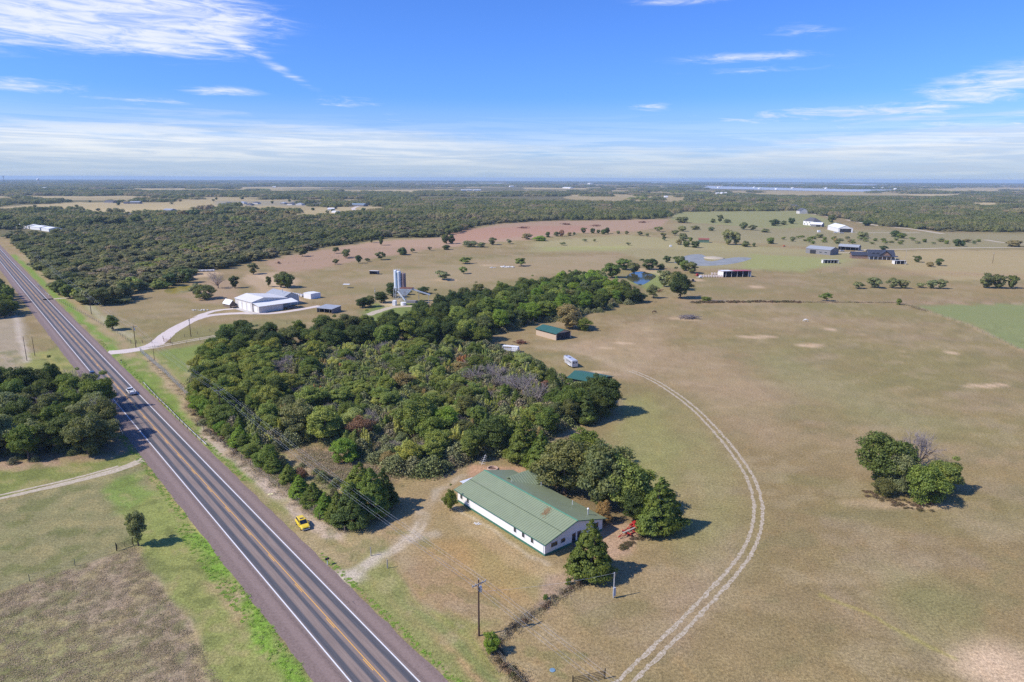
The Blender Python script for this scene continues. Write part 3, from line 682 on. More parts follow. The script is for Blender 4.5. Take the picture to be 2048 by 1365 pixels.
def quads_mesh(name, P, N, size, m, elong=1.0, seed=0, extra=None):
    """leaf clusters: one bent-looking irregular four-sided face at each point"""
    r = np.random.default_rng(seed); n = len(P)
    N = N / (np.linalg.norm(N, axis=1, keepdims=True) + 1e-9)
    ref = r.normal(size=(n, 3)); U = np.cross(N, ref); U /= np.linalg.norm(U, axis=1, keepdims=True) + 1e-9; V = np.cross(N, U)
    s = (size * r.uniform(.65, 1.35, n))[:, None] * .5; j = lambda: r.uniform(.6, 1.25, (n, 1))
    q = [P + U * s * elong * j() + N * s * .25 * r.normal(size=(n, 1)), P + V * s * j(), P - U * s * elong * j() + N * s * .25 * r.normal(size=(n, 1)), P - V * s * j()]
    v = np.stack(q, 1).reshape(-1, 3); f = np.arange(4 * n).reshape(-1, 4)
    return np_mesh(name, v, f, m)
def sph(r, n):
    v = r.normal(size=(n, 3)); return v / np.linalg.norm(v, axis=1, keepdims=True)
def crown_mesh(name, seed, nl=34, nq=5200, size=.42, kind='oak', m=None):
    """crown in a unit frame: about 8 m wide and standing from z=1.6 to z=8"""
    r = np.random.default_rng(seed); m = m or LEAF
    if kind in ('oak', 'elm', 'mesquite', 'bush'):
        d = sph(r, nl); d[:, 2] = np.where((d[:, 2] < -.35) & (r.random(nl) < .35), -d[:, 2], d[:, 2])
        a = {'oak': (2.9, 3.1, 4.0), 'elm': (2.5, 3.1, 4.3), 'mesquite': (3.2, 2.6, 4.0), 'bush': (2.8, 2.9, 2.9)}[kind]
        k = r.uniform(.55, 1.0, nl)[:, None]
        c = d * k * np.array([a[0], a[0], a[1]]) + np.array([0, 0, a[2]])
        c[:, :2] += r.normal(size=2) * .5; c[:, :2] *= np.array([r.uniform(.82, 1.12), r.uniform(.82, 1.12)]); k2 = r.random(nl) < .22; c[k2] += (r.normal(size=(nl, 3)) * np.array([.7, .7, .8]))[k2]
        rad = r.uniform(.55, 1.45, nl) * (1 if size > .4 else .80) * {'oak': 1.0, 'elm': .95, 'mesquite': .78, 'bush': 1.1}[kind]
        pick = r.choice(nl, nq, p=rad ** 2 / (rad ** 2).sum()); o = sph(r, nq)
        low = o[:, 2] < -.2; o[low, 2] *= .5
        fl = np.array([1, 1, .78])
        P = c[pick] + o * fl * (rad[pick] * r.uniform(.55, 1.22, nq))[:, None]
        keep = P[:, 2] > .25
        for i in range(nl): keep &= ~((((P - c[i]) / fl) ** 2).sum(1) < (rad[i] * .58) ** 2)
        P = P[keep]; o = o[keep]; ctr = np.array([0, 0, a[2] - 1.0]); g = P - ctr; g /= np.linalg.norm(g, axis=1, keepdims=True)
        N = o * .7 + g * .5 + r.normal(size=P.shape) * (.72 if size < .4 else .2) + np.array([0, 0, .15])
        return quads_mesh(name, P, N, size, m, 1.15, seed)
    if kind == 'cedar':
        n = nl * 3; z = r.power(1.25, n); z = 1 - z; z = np.clip(z, 0, 1)
        ang = r.uniform(0, 6.283, n); lobes = 1 + .16 * np.sin(ang * 3 + seed) + .10 * np.sin(ang * 5 + 2 * seed)
        R0 = 3.3 * np.clip((1 - z) ** .84, .02, 1) * lobes * (.62 + .38 * np.clip(z / .10, 0, 1)) * r.uniform(.72, 1.02, n)
        c = np.stack([R0 * np.cos(ang), R0 * np.sin(ang), .5 + 7.7 * z], 1); rad = (.22 + .58 * (1 - z)) * r.uniform(.7, 1.3, n)
        pick = r.choice(n, nq, p=rad ** 2 / (rad ** 2).sum()); o = sph(r, nq); o[:, 2] = np.abs(o[:, 2]) * .9 - .25
        P = c[pick] + o * np.array([1, 1, .8]) * (rad[pick] * r.uniform(.45, 1.1, nq))[:, None]
        rad2 = c[pick][:, :2]; g = np.concatenate([rad2 / (np.linalg.norm(rad2, axis=1, keepdims=True) + .2), np.full((nq, 1), .35)], 1)
        N = o * .6 + g * .6 + r.normal(size=P.shape) * .4
        return quads_mesh(name, P, N, size * .95, m, 1.35, seed)
def wisp_crown(name, seed, nq=7500, size=.165, m=None):
    """a scruffy multi-stemmed sapling: narrow upright plumes of unequal height"""
    r = np.random.default_rng(seed); n = 13; a = r.uniform(0, 6.28, n); q = r.uniform(.2, 2.6, n); H_ = r.uniform(3.4, 7.8, n) * (1 - .08 * q)
    pick = r.choice(n, nq, p=H_ / H_.sum()); t = r.power(1.3, nq); h = H_[pick] * t; sp = (.85 * (1 - t) ** .6 + .12) * r.uniform(.6, 1.1, nq); b_ = r.uniform(0, 6.28, nq)
    P = np.stack([np.cos(a)[pick] * q[pick] * (.5 + .5 * t) + np.cos(b_) * sp, np.sin(a)[pick] * q[pick] * (.5 + .5 * t) + np.sin(b_) * sp, h + .1], 1)
    N = np.stack([np.cos(b_), np.sin(b_), np.full(nq, .7)], 1) + r.normal(size=(nq, 3)) * .5
    return quads_mesh(name, P, N, size, m or LEAF, 1.5, seed)
def twig_crown(name, seed, nq=1500, m=None, w=.045, leafy=0):
    """bare branches: thin tapering slivers fanning out of a few limbs"""
    r = np.random.default_rng(seed); vs = []; fs = []
    def branch(p, d, L, w_, depth):
        q = p + d * L
        u = np.cross(d, r.normal(size=3)); u /= np.linalg.norm(u) + 1e-9; v2 = np.cross(d, u); k = len(vs)
        for a in (u, -.5 * u + .87 * v2, -.5 * u - .87 * v2): vs.append(p + a * w_)
        for a in (u, -.5 * u + .87 * v2, -.5 * u - .87 * v2): vs.append(q + a * w_ * .55)
        fs.extend([(k, k + 1, k + 4, k + 3), (k + 1, k + 2, k + 5, k + 4), (k + 2, k, k + 3, k + 5)])
        if depth == 0: return
        for _ in range(4 if depth > 1 else 5):
            nd = d + r.normal(size=3) * .55; nd[2] += .12; nd /= np.linalg.norm(nd)
            branch(p + d * L * r.uniform(.45, 1.0), nd, L * r.uniform(.55, .8), w_ * .55, depth - 1)
    for i in range(7):
        a = 6.283 * i / 7 + r.uniform(-.3, .3); d = np.array([math.cos(a) * .6, math.sin(a) * .6, 1.0]) * r.uniform(.85, 1.1); d /= np.linalg.norm(d)
        branch(np.array([0, 0, .8]), d, r.uniform(2.0, 2.9), .09, 3)
    return np_mesh(name, vs, fs, m or TWIG)
def trunk_mesh(name, seed, kind='oak'):
    r = random.Random(seed); mb = MB(); H = {'oak': 5.0, 'elm': 5.6, 'mesquite': 3.2, 'cedar': 6.5, 'bush': 2.6, 'bare': 2.0}[kind]; b0 = {'oak': .26, 'elm': .22, 'mesquite': .16, 'cedar': .20, 'bush': .10, 'bare': .16}[kind]
    pts = [Vector((r.uniform(-.15, .15) * i, r.uniform(-.15, .15) * i, H * i / 4 - (.15 if i == 0 else 0))) for i in range(5)]
    for i in range(4): mb.tube(pts[i], pts[i + 1], b0 * (1.25 if i == 0 else 1 - i * .2), b0 * (1 - (i + 1) * .2), 7, i in (0, 3))
    if kind != 'cedar':
        for k in range(6):
            a = k * 1.05 + r.uniform(-.3, .3); z = H * r.uniform(.3, .7); rr = r.uniform(1.6, 2.5)
            p = Vector((0, 0, z)); q = Vector((math.cos(a) * rr * .5, math.sin(a) * rr * .5, z + 1.0)); s_ = Vector((math.cos(a) * rr, math.sin(a) * rr, z + 1.8 + r.random()))
            mb.tube(p, q, b0 * .5, b0 * .35, 5, False); mb.tube(q, s_, b0 * .35, b0 * .12, 5, False)
    me = bpy.data.meshes.new(name); me.from_pydata(mb.v, [], mb.f); me.update(); me.materials.append(BARK)
    return me
CM = {}; TM = {}
for k, n, nq, sz in (('oak', 7, 21000, .235), ('elm', 5, 17000, .23), ('mesquite', 4, 8000, .23), ('bush', 4, 13000, .23), ('cedar', 5, 16000, .225)):
    CM[k] = [crown_mesh(k + '_crown', 100 + i * 7 + len(k), {'oak': 78, 'elm': 66, 'mesquite': 42, 'bush': 44, 'cedar': 80}[k], nq, sz, k) for i in range(n)]
    TM[k] = [trunk_mesh(k + '_trunk', 50 + i, k) for i in range(3)]
CM['sapling'] = [wisp_crown('sapling_crown', 700 + i) for i in range(5)]; TM['sapling'] = TM['bush']
CM['bare'] = [twig_crown('bare_crown', 300 + i) for i in range(3)]; TM['bare'] = [trunk_mesh('bare_trunk', 70 + i, 'bare') for i in range(2)]
CM['hackberry'] = [crown_mesh('hackberry_crown', 900 + i, 70, 19000, .225, 'oak') for i in range(4)]; TM['hackberry'] = TM['elm']  # round thicket trees of unknown species, built from the oak crown form
# lighter versions for trees that stand hundreds of metres away
CL = {k: [crown_mesh(k + '_crown_far', 500 + i * 3 + len(k), 28, 3000, .55, k) for i in range(3)] for k in ('oak', 'elm', 'mesquite', 'bush', 'cedar')}
CL['bare'] = CM['bare']; CL['hackberry'] = CL['oak']; CL['sapling'] = CM['sapling']

KNAME = {'oak': 'oak_tree', 'elm': 'elm_tree', 'mesquite': 'mesquite_tree', 'bush': 'bush', 'cedar': 'cedar_tree', 'bare': 'bare_tree', 'hackberry': 'broadleaf_tree', 'sapling': 'sapling'}
TREES = []      # (root, kind, tone, height, region)
TONE = {  # leaf colours
    'dark green': (0.064, 0.090, 0.029), 'deep green': (0.048, 0.076, 0.031), 'mid green': (0.101, 0.140, 0.036), 'bright green': (0.119, 0.189, 0.034), 'olive': (0.138, 0.179, 0.054),
    'yellow green': (0.175, 0.203, 0.059), 'grey green': (0.142, 0.162, 0.089), 'pale olive': (0.248, 0.281, 0.113), 'rusty': (0.259, 0.138, 0.077), 'tan': (0.286, 0.193, 0.094), 'bare grey': (0.330, 0.308, 0.297),
    'reddish': (0.170, 0.100, 0.075), 'dull green': (0.098, 0.115, 0.053), 'brownish': (0.189, 0.161, 0.091)}
def add_tree(kind, x, y, wd, ht, tone, region, label=None, far=None, vi=None):
    """wd, ht: crown width and full height in metres"""
    r = random.Random(int(x * 13 + y * 7)); d = math.hypot(x, y)
    far = d > 430 if far is None else far
    lib = (CL if far else CM)[kind]; cme = lib[r.randrange(len(lib)) if vi is None else vi]; tme = TM[kind][r.randrange(len(TM[kind]))]
    name = KNAME[kind]; rt = empty(name, (x, y, 0), r.uniform(0, 6.28))
    sx = wd / {'sapling': 5.6, 'oak': 8.0, 'hackberry': 8.0, 'elm': 7.0, 'mesquite': 8.0, 'bush': 7.8, 'cedar': 6.8, 'bare': 6.0}[kind]; sz = ht / {'sapling': 7.4, 'oak': 8.0, 'hackberry': 8.0, 'elm': 8.4, 'mesquite': 7.6, 'bush': 6.6, 'cedar': 8.4, 'bare': 6.6}[kind]
    rt.scale = (sx * r.uniform(.92, 1.08), sx * r.uniform(.92, 1.08), sz)
    c = link('crown', cme, rt); base = TONE[tone]; v = r.uniform(.86, 1.16); h = r.uniform(-.08, .08)
    c.color = (base[0] * v * (1 + h) * 1.55, base[1] * v * 1.46, base[2] * v * (1 - h) * 1.15, 1)
    if d < 900: link('trunk', tme, rt)
    TREES.append([rt, kind, tone, ht, region, label]); return rt
def px_tree(kind, bx, by, wpx, hpx, tone, region, label=None, **k):
    x, y = G(bx, by); zc = y * math.cos(PITCH) + CAM_H * math.sin(PITCH); sc = FPX / zc
    # a crown seen from above shows part of its depth in its height
    dep = math.atan2(CAM_H, math.hypot(x, y)); wd = wpx / sc; ht = max((hpx / sc - .30 * wd * math.sin(dep)) / math.cos(dep), wd * .35)
    off = 0.0
    return add_tree(kind, x, y + off, wd, ht, tone, region, label, **k)

# ---- surveyed single trees: kind, base x, base y, width, height (pixels of the photograph), tone, where
EX = '''oak 118 590 40 34 dark_green roadwoods
oak 140 597 36 32 mid_green roadwoods
elm 160 603 34 32 olive roadwoods
oak 182 610 44 36 grey_green roadwoods
oak 206 611 44 40 dull_green roadwoods
oak 232 607 42 38 dull_green roadwoods
oak 250 600 40 40 deep_green roadwoods
elm 262 584 34 34 olive roadwoods
bush 286 580 30 20 grey_green roadwoods
bush 312 578 30 18 olive roadwoods
oak 345 572 40 30 deep_green roadwoods
oak 372 566 36 32 dark_green roadwoods
bush 330 577 30 16 mid_green roadwoods
cedar 1180 1152 96 122 mid_green house
cedar 1318 1062 100 118 mid_green house
oak 900 1022 36 44 mid_green house
bush 981 1306 40 46 bright_green yard
bush 1136 1171 15 17 mid_green yard
bush 1092 1199 13 13 mid_green yard
oak 1128 988 140 128 dull_green house
oak 1202 1004 135 138 dull_green house
oak 1160 950 120 100 mid_green house
oak 1256 1022 110 122 olive house
oak 1268 1042 66 84 dark_green house
bush 1208 1044 40 52 tan house
cedar 1048 922 84 100 mid_green house
cedar 1082 944 66 90 mid_green house
elm 277 1092 46 80 grey_green meadow
oak 1760 970 124 114 dark_green copse
bush 1798 986 80 90 grey_green copse
bare 1836 934 86 96 bare_grey copse
bush 1844 1006 94 86 mid_green copse
oak 1888 986 74 72 olive copse
bush 1762 990 50 40 dull_green copse
elm 1866 1004 44 58 dull_green copse
cedar 548 944 40 42 mid_green roadrow
cedar 578 962 44 40 mid_green roadrow
cedar 600 992 48 48 bright_green roadrow
cedar 628 1012 54 54 mid_green roadrow
cedar 652 1030 52 52 bright_green roadrow
cedar 676 1042 58 66 mid_green roadrow
cedar 706 1050 84 96 dark_green roadrow
cedar 744 1030 84 104 mid_green roadrow
cedar 768 1012 62 84 dark_green roadrow
cedar 720 985 70 70 mid_green roadrow
oak 1262 606 44 34 dark_green ponds
oak 1238 603 44 36 mid_green ponds
bush 1282 604 26 20 dull_green ponds
bush 694 924 60 56 bright_green thicket
bush 520 934 40 34 mid_green roadrow
bush 600 958 34 28 reddish roadrow
oak 830 876 100 92 olive thicket
oak 650 888 92 84 yellow_green thicket
oak 588 878 84 84 grey_green thicket
bush 726 884 70 58 reddish thicket
bare 736 868 54 52 bare_grey thicket
oak 896 872 74 70 bright_green thicket
oak 984 908 78 84 dark_green thicket
elm 940 920 56 66 olive thicket
oak 1152 838 74 76 mid_green thicket
oak 1206 826 78 88 dark_green thicket
cedar 1172 846 52 72 dark_green thicket
oak 1176 812 60 46 mid_green thicket
bare 1042 796 70 66 bare_grey thicket
bare 952 770 60 44 bare_grey thicket
bare 992 764 58 46 bare_grey thicket
bare 1018 782 50 44 bare_grey thicket
bare 930 748 50 36 bare_grey thicket
bare 1070 812 60 60 bare_grey thicket
bush 1094 790 44 36 reddish thicket
bare 566 745 64 40 bare_grey thicket
oak 1138 657 60 56 brownish thicket
bush 1168 661 46 28 mid_green thicket
elm 226 660 36 34 mid_green shopfield
bare 436 577 34 36 bare_grey shopfield
elm 470 577 22 28 deep_green shopfield
elm 507 549 28 26 grey_green shopfield
elm 538 574 15 24 dull_green shopfield
oak 562 575 38 36 dull_green shopfield
oak 575 576 30 32 dark_green shopfield
bush 410 599 50 34 dull_green shopfield
bush 392 588 26 24 grey_green shopfield
mesquite 605 513 24 20 dull_green shopfield
mesquite 670 507 16 14 dull_green pasture
mesquite 690 517 18 14 dull_green pasture
mesquite 670 529 16 13 dull_green pasture
mesquite 931 528 30 16 olive pasture
mesquite 1042 533 26 20 olive pasture
mesquite 927 548 22 17 olive pasture
mesquite 885 560 42 23 grey_green pasture
oak 893 488 20 22 dark_green pasture
oak 905 488 20 20 dark_green pasture
oak 984 490 22 17 dull_green pasture
bush 938 494 34 14 grey_green pasture
bush 962 495 22 11 grey_green pasture
mesquite 1018 488 17 11 grey_green pasture
bush 893 500 21 11 dark_green pasture
mesquite 859 502 11 10 dull_green pasture
bush 806 510 26 17 dark_green pasture
mesquite 825 506 12 10 grey_green pasture
mesquite 762 520 27 19 dull_green pasture
elm 762 491 14 21 dark_green pasture
elm 743 486 13 17 dull_green pasture
elm 718 527 17 19 deep_green pasture
elm 692 515 21 19 dull_green pasture
mesquite 736 524 13 9 dull_green pasture
bush 1052 479 22 13 brownish redfield
bush 1080 482 32 12 bright_green redfield
bush 1096 475 14 12 dark_green redfield
bush 1112 473 14 10 dull_green redfield
bush 1124 473 14 14 reddish redfield
bush 1138 472 12 8 brownish redfield
bush 1148 470 7 6 dark_green redfield
elm 1167 467 14 13 dark_green redfield
bush 1184 467 14 11 dark_green redfield
bush 1196 467 8 8 dark_green redfield
bush 1208 469 16 11 dark_green redfield
elm 1216 468 13 14 dark_green redfield
bush 1237 468 11 7 grey_green redfield
bush 1254 469 8 8 dull_green redfield
mesquite 1281 472 14 11 dull_green redfield
mesquite 1295 474 9 8 dull_green redfield
mesquite 1326 476 14 12 dull_green redfield
mesquite 1318 464 22 12 mid_green redfield
mesquite 1350 471 20 12 dull_green redfield
mesquite 1367 478 18 12 dull_green redfield
mesquite 1328 482 10 10 dark_green redfield
mesquite 1124 491 14 7 grey_green redfield
mesquite 1170 484 11 7 grey_green redfield
mesquite 1188 484 8 7 grey_green redfield
mesquite 1256 491 12 7 grey_green redfield
bush 1372 494 18 13 dark_green ponds
bush 1391 496 20 15 deep_green ponds
bush 1358 490 13 14 brownish ponds
bush 1365 482 20 10 grey_green ponds
oak 1298 540 40 26 deep_green ponds
bush 1322 538 18 12 dark_green ponds
oak 1334 526 18 16 deep_green ponds
oak 1362 530 30 20 dark_green ponds
oak 1384 547 34 26 dull_green ponds
oak 1372 542 26 24 mid_green ponds
oak 1360 598 50 54 deep_green ponds
oak 1348 580 46 42 dull_green ponds
elm 1328 574 34 38 grey_green ponds
elm 1306 597 28 30 grey_green ponds
oak 1268 546 34 24 dull_green ponds
oak 1248 540 38 26 mid_green ponds
oak 1224 556 44 34 mid_green ponds
bush 1412 603 28 10 mid_green ponds
mesquite 1653 603 32 20 mid_green pasture
mesquite 1718 578 28 15 grey_green eastfield
oak 1749 576 34 25 grey_green eastfield
oak 1785 577 28 24 grey_green eastfield
oak 1806 577 28 20 grey_green eastfield
mesquite 1841 576 22 12 grey_green eastfield
oak 1862 577 26 20 grey_green eastfield
oak 1882 578 24 22 grey_green eastfield
oak 1968 576 34 34 dull_green eastfield
oak 1996 577 38 32 dull_green eastfield
oak 2022 577 28 30 dark_green eastfield
oak 1834 525 18 15 dark_green eastfield
oak 1877 532 20 17 dark_green eastfield
bush 1861 534 18 11 brownish eastfield
bush 1914 493 16 16 deep_green eastfield
bush 1924 493 14 13 deep_green eastfield
oak 1767 502 17 12 deep_green eastfield
bush 1790 474 24 14 deep_green belt
bush 1803 477 22 12 mid_green belt
bush 1725 476 26 13 grey_green belt
oak 1735 452 24 12 deep_green belt
oak 1662 447 22 20 dull_green belt
oak 1456 490 28 34 grey_green belt
oak 1472 490 26 30 grey_green belt
oak 1486 460 20 17 dull_green belt
oak 1505 461 20 12 dull_green belt
bush 1551 452 22 14 deep_green belt
bush 1582 448 14 13 deep_green belt
bush 1566 450 16 9 dull_green belt
bush 1529 465 20 8 grey_green belt
elm 1440 445 15 17 dull_green belt
bush 1425 446 14 9 dull_green belt
bush 1455 446 18 8 dull_green belt
bush 1365 446 30 13 dull_green belt
bush 1381 483 11 9 mid_green belt
bush 1365 476 18 10 dull_green belt
bush 1365 463 22 12 grey_green belt
bush 1490 494 20 13 dull_green belt
bush 1508 494 10 9 dull_green belt
bush 1542 488 22 14 mid_green belt
bush 1422 462 16 9 grey_green belt
bush 1392 460 20 9 grey_green belt
bush 2030 494 40 12 brownish eastfield
bush 1797 610 13 14 mid_green pasture
oak 785 595 34 34 deep_green silos
oak 762 606 34 26 deep_green silos
oak 740 614 30 26 dull_green silos
oak 725 616 34 24 deep_green silos
bush 850 588 32 18 deep_green silos
bush 815 590 28 14 mid_green silos
oak 925 594 34 22 dull_green silos
oak 960 590 30 26 dull_green silos
oak 904 610 34 24 dull_green silos'''
for ln in EX.split('\n'):
    k, bx, by, wp, hp, tone, reg = ln.split(); px_tree(k, float(bx), float(by), float(wp), float(hp), tone.replace('_', ' '), reg)

# the big dark oaks that stand over the far left woods
rb = random.Random(77)
for i in range(12): px_tree('oak', 8 + i * 24 + rb.uniform(-6, 6), 452 + rb.uniform(-3, 2), rb.uniform(24, 36), rb.uniform(17, 23), rb.choice(['deep green', 'dark green', 'dull green']), 'far')
for i in range(13): px_tree('oak', 300 + i * 23 + rb.uniform(-6, 6), 443 - i * .5 + rb.uniform(-3, 2), rb.uniform(24, 36), rb.uniform(17, 23), rb.choice(['deep green', 'dark green', 'dull green', 'brownish']), 'far')
# ---- groves and the thicket: every tree its own object, set by a spacing rule inside surveyed outlines
OCC = [(t[0].location.x, t[0].location.y, t[0].scale.x * 3.2) for t in TREES]
def grow(poly, spacing, rule, region, seed, maxn=999, world=False):
    r = random.Random(seed); P = poly if world else GL(*poly); xs = [p[0] for p in P]; ys = [p[1] for p in P]; out = []; tries = 0
    A = np.array(P)
    while tries < 16000 and len(out) < maxn:
        tries += 1; x = r.uniform(min(xs), max(xs)); y = r.uniform(min(ys), max(ys))
        if not inside(np.array([x]), np.array([y]), P)[0]: continue
        kind, w0, w1, h0, h1, tone = rule(r, x, y)
        wd = r.uniform(w0, w1); sp = spacing * wd / ((w0 + w1) / 2)
        if any((x - a) ** 2 + (y - b) ** 2 < (sp * .9) ** 2 for a, b in out): continue
        if any((x - a) ** 2 + (y - b) ** 2 < (q * .75) ** 2 for a, b, q in OCC): continue
        out.append((x, y)); add_tree(kind, x, y, wd, r.uniform(h0, h1) * (.6 + .4 * wd / w1), tone, region)
    OCC.extend((x, y, 1.5) for x, y in out)
    return len(out)
def choose(r, L):
    s = sum(k for k, _ in L); q = r.random() * s
    for k, v in L:
        q -= k
        if q <= 0: return v
    return L[-1][1]
def rule_band(r, x, y):
    px, py = PX(x, y)
    if px > 1000: t = choose(r, [(4, 'mid green'), (3, 'bright green'), (3, 'dark green'), (1, 'olive'), (1, 'grey green')])
    else: t = choose(r, [(5, 'dark green'), (3, 'deep green'), (2, 'mid green'), (1.5, 'olive'), (1, 'dull green')])
    k = choose(r, [(7, 'oak'), (2, 'elm')])
    return (k, 9.5, 15.5, 9, 13.5, t) if k == 'oak' else (k, 7, 10, 9, 12, t)
n1 = grow([(448, 700), (456, 682), (560, 690), (700, 672), (800, 655), (850, 638), (905, 622), (935, 616), (1000, 600), (1080, 585), (1150, 566), (1190, 566), (1230, 585), (1250, 600), (1200, 620), (1100, 640), (1040, 652), (975, 672), (965, 694), (850, 694), (700, 700), (560, 708)], 8.6, rule_band, 'oak band', 5)
def rule_thicket(r, x, y):
    px, py = PX(x, y)
    if px < 560 and py < 830:
        k = choose(r, [(3, 'hackberry'), (3, 'elm')]); return k, 6.5, 10, 7, 9.5, choose(r, [(4, 'yellow green'), (3, 'olive'), (3, 'mid green'), (1, 'dark green')])
    if px > 1080:
        k = choose(r, [(4, 'hackberry'), (2, 'cedar'), (1, 'elm')]); return k, 5.5, 8.5, 6, 9, choose(r, [(3, 'dark green'), (3, 'mid green'), (1, 'grey green'), (1, 'dull green')])
    k = choose(r, [(1.8, 'hackberry'), (1.2, 'elm'), (1.5, 'bush'), (8, 'sapling'), (1.3, 'bare'), (.6, 'cedar')])
    if k == 'sapling': return k, 4.2, 6.6, 4.0, 6.6, choose(r, [(7, 'pale olive'), (4, 'olive'), (2.5, 'yellow green'), (1.5, 'mid green'), (1.3, 'brownish'), (2.5, 'grey green'), (.4, 'rusty')])
    if k == 'bare': return k, 4, 6, 4, 6, 'bare grey'
    if k == 'cedar': return k, 3.5, 5, 5, 7, 'mid green'
    if k == 'bush': return k, 4, 6, 3.5, 5, choose(r, [(4, 'pale olive'), (3, 'olive'), (2, 'yellow green'), (.6, 'reddish'), (1, 'brownish'), (2, 'grey green')])
    return k, 6.5, 11, 5.5, 8.5, choose(r, [(4, 'olive'), (2.5, 'pale olive'), (3, 'mid green'), (1.5, 'yellow green'), (1.4, 'dull green'), (.5, 'brownish')])
OCC.append((*G(1170, 778), 15)); OCC.append((*G(1205, 790), 7))
n2 = grow([(392, 762), (420, 715), (458, 706), (560, 716), (700, 706), (850, 700), (960, 704), (1010, 726), (1060, 742), (1110, 775), (1180, 792), (1215, 812), (1195, 838), (1130, 850), (1040, 905), (1005, 905), (900, 925), (800, 940),
           (745, 915), (690, 895), (600, 880), (540, 898), (500, 890), (440, 850), (400, 800)], 5.2, rule_thicket, 'thicket', 6)
n3 = grow([(380, 790), (400, 845), (455, 885), (530, 935), (560, 930), (510, 890), (450, 850), (410, 800)], 4.2, lambda r, x, y: (choose(r, [(2, 'bush'), (1, 'cedar'), (1, 'elm')]), 4.2, 6.5, 4, 6.5, choose(r, [(3, 'mid green'), (2, 'bright green'), (2, 'olive'), (1, 'dark green')])), 'margin', 7)
n4 = grow([(-90, 800), (40, 785), (140, 782), (185, 800), (215, 845), (216, 890), (170, 912), (60, 922), (-90, 925)], 6.6, lambda r, x, y: (choose(r, [(6, 'oak'), (2, 'elm'), (.6, 'bare')]), 7.5, 11.5, 8.5, 12, choose(r, [(4, 'dark green'), (2, 'dull green'), (2, 'mid green'), (1.5, 'grey green'), (1, 'olive')])), 'west grove', 8)
n5 = grow([(-80, 590), (4, 590), (20, 610), (24, 632), (-10, 640), (-80, 640)], 7.0, lambda r, x, y: (choose(r, [(4, 'oak'), (1, 'elm')]), 8, 11, 9, 12, choose(r, [(3, 'dark green'), (2, 'mid green')])), 'upper grove', 9)
n7 = grow([(1540, 480), (1620, 474), (1760, 480), (1960, 484), (1960, 489), (1780, 490), (1620, 488)], 24, lambda r, x, y: (choose(r, [(3, 'bush'), (2, 'mesquite')]), 6, 13, 3, 6, choose(r, [(3, 'mid green'), (3, 'grey green'), (2, 'olive'), (1, 'brownish')])), 'belt', 11, 60)
n8 = grow([(560, 392), (1300, 396), (1340, 392), (900, 386), (600, 388)], 900, lambda r, x, y: ('oak', 10, 14, 8, 11, 'dark green'), 'far', 12, 3)
n9 = grow(CLEAR[0], 70, lambda r, x, y: (choose(r, [(3, 'oak'), (2, 'bush')]), 9, 16, 6, 10, choose(r, [(3, 'dull green'), (3, 'dark green'), (1, 'brownish')])), 'goldfield', 13, 16)
n10 = grow(CLEAR[1], 60, lambda r, x, y: (choose(r, [(3, 'oak'), (2, 'bush')]), 9, 15, 6, 10, choose(r, [(3, 'dull green'), (3, 'dark green')])), 'goldfield', 14, 10)
print('TREES', n1, n2, n3, n4, n5, n7, n9, n10, len(TREES), {k: sum(1 for t in TREES if t[1] == k) for k in KNAME})

# ------------------------------------------------------------------ scattered stuff: instanced on points by geometry nodes
def scatter(name, pts, scl, rot, sources, leaf, label, cat):
    me = bpy.data.meshes.new(name); me.vertices.add(len(pts)); me.vertices.foreach_set('co', np.asarray(pts, np.float32).ravel())
    a = me.attributes.new('sca', 'FLOAT_VECTOR', 'POINT'); a.data.foreach_set('vector', np.asarray(scl, np.float32).ravel())
    a = me.attributes.new('rot', 'FLOAT', 'POINT'); a.data.foreach_set('value', np.asarray(rot, np.float32))
    a = me.attributes.new('pick', 'INT', 'POINT'); a.data.foreach_set('value', np.asarray(rng.integers(0, 997, len(pts)), np.int32))
    o = link(name, me); g = bpy.data.node_groups.new(name, 'GeometryNodeTree')
    g.interface.new_socket('Geometry', in_out='INPUT', socket_type='NodeSocketGeometry'); g.interface.new_socket('Geometry', in_out='OUTPUT', socket_type='NodeSocketGeometry')
    gi = g.nodes.new('NodeGroupInput'); go = g.nodes.new('NodeGroupOutput'); inst = g.nodes.new('GeometryNodeInstanceOnPoints'); j = g.nodes.new('GeometryNodeGeometryToInstance')
    L = g.links
    for s in sources:
        oi = g.nodes.new('GeometryNodeObjectInfo'); oi.transform_space = 'ORIGINAL'; oi.inputs['Object'].default_value = s; oi.inputs['As Instance'].default_value = False
        gti = g.nodes.new('GeometryNodeGeometryToInstance')
        if leaf:
            sm = g.nodes.new('GeometryNodeSetMaterial'); sm.inputs['Material'].default_value = leaf
            L.new(oi.outputs['Geometry'], sm.inputs[0]); L.new(sm.outputs[0], gti.inputs[0])
        else: L.new(oi.outputs['Geometry'], gti.inputs[0])
        jn = getattr(scatter, 'jn', None)
        if s is sources[0]: jn = g.nodes.new('GeometryNodeJoinGeometry'); scatter.jn = jn
        L.new(gti.outputs[0], jn.inputs[0])
    def attr(nm, ty):
        q = g.nodes.new('GeometryNodeInputNamedAttribute'); q.data_type = ty; q.inputs['Name'].default_value = nm; return q.outputs[0]
    cx = g.nodes.new('ShaderNodeCombineXYZ'); L.new(attr('rot', 'FLOAT'), cx.inputs[2])
    L.new(gi.outputs[0], inst.inputs['Points']); L.new(jn.outputs[0], inst.inputs['Instance']); inst.inputs['Pick Instance'].default_value = True
    L.new(attr('pick', 'INT'), inst.inputs['Instance Index']); L.new(cx.outputs[0], inst.inputs['Rotation']); L.new(attr('sca', 'FLOAT_VECTOR'), inst.inputs['Scale'])
    L.new(inst.outputs[0], go.inputs[0])
    md = o.modifiers.new('scatter', 'NODES'); md.node_group = g
    tag(o, label, cat, kind='stuff'); return o
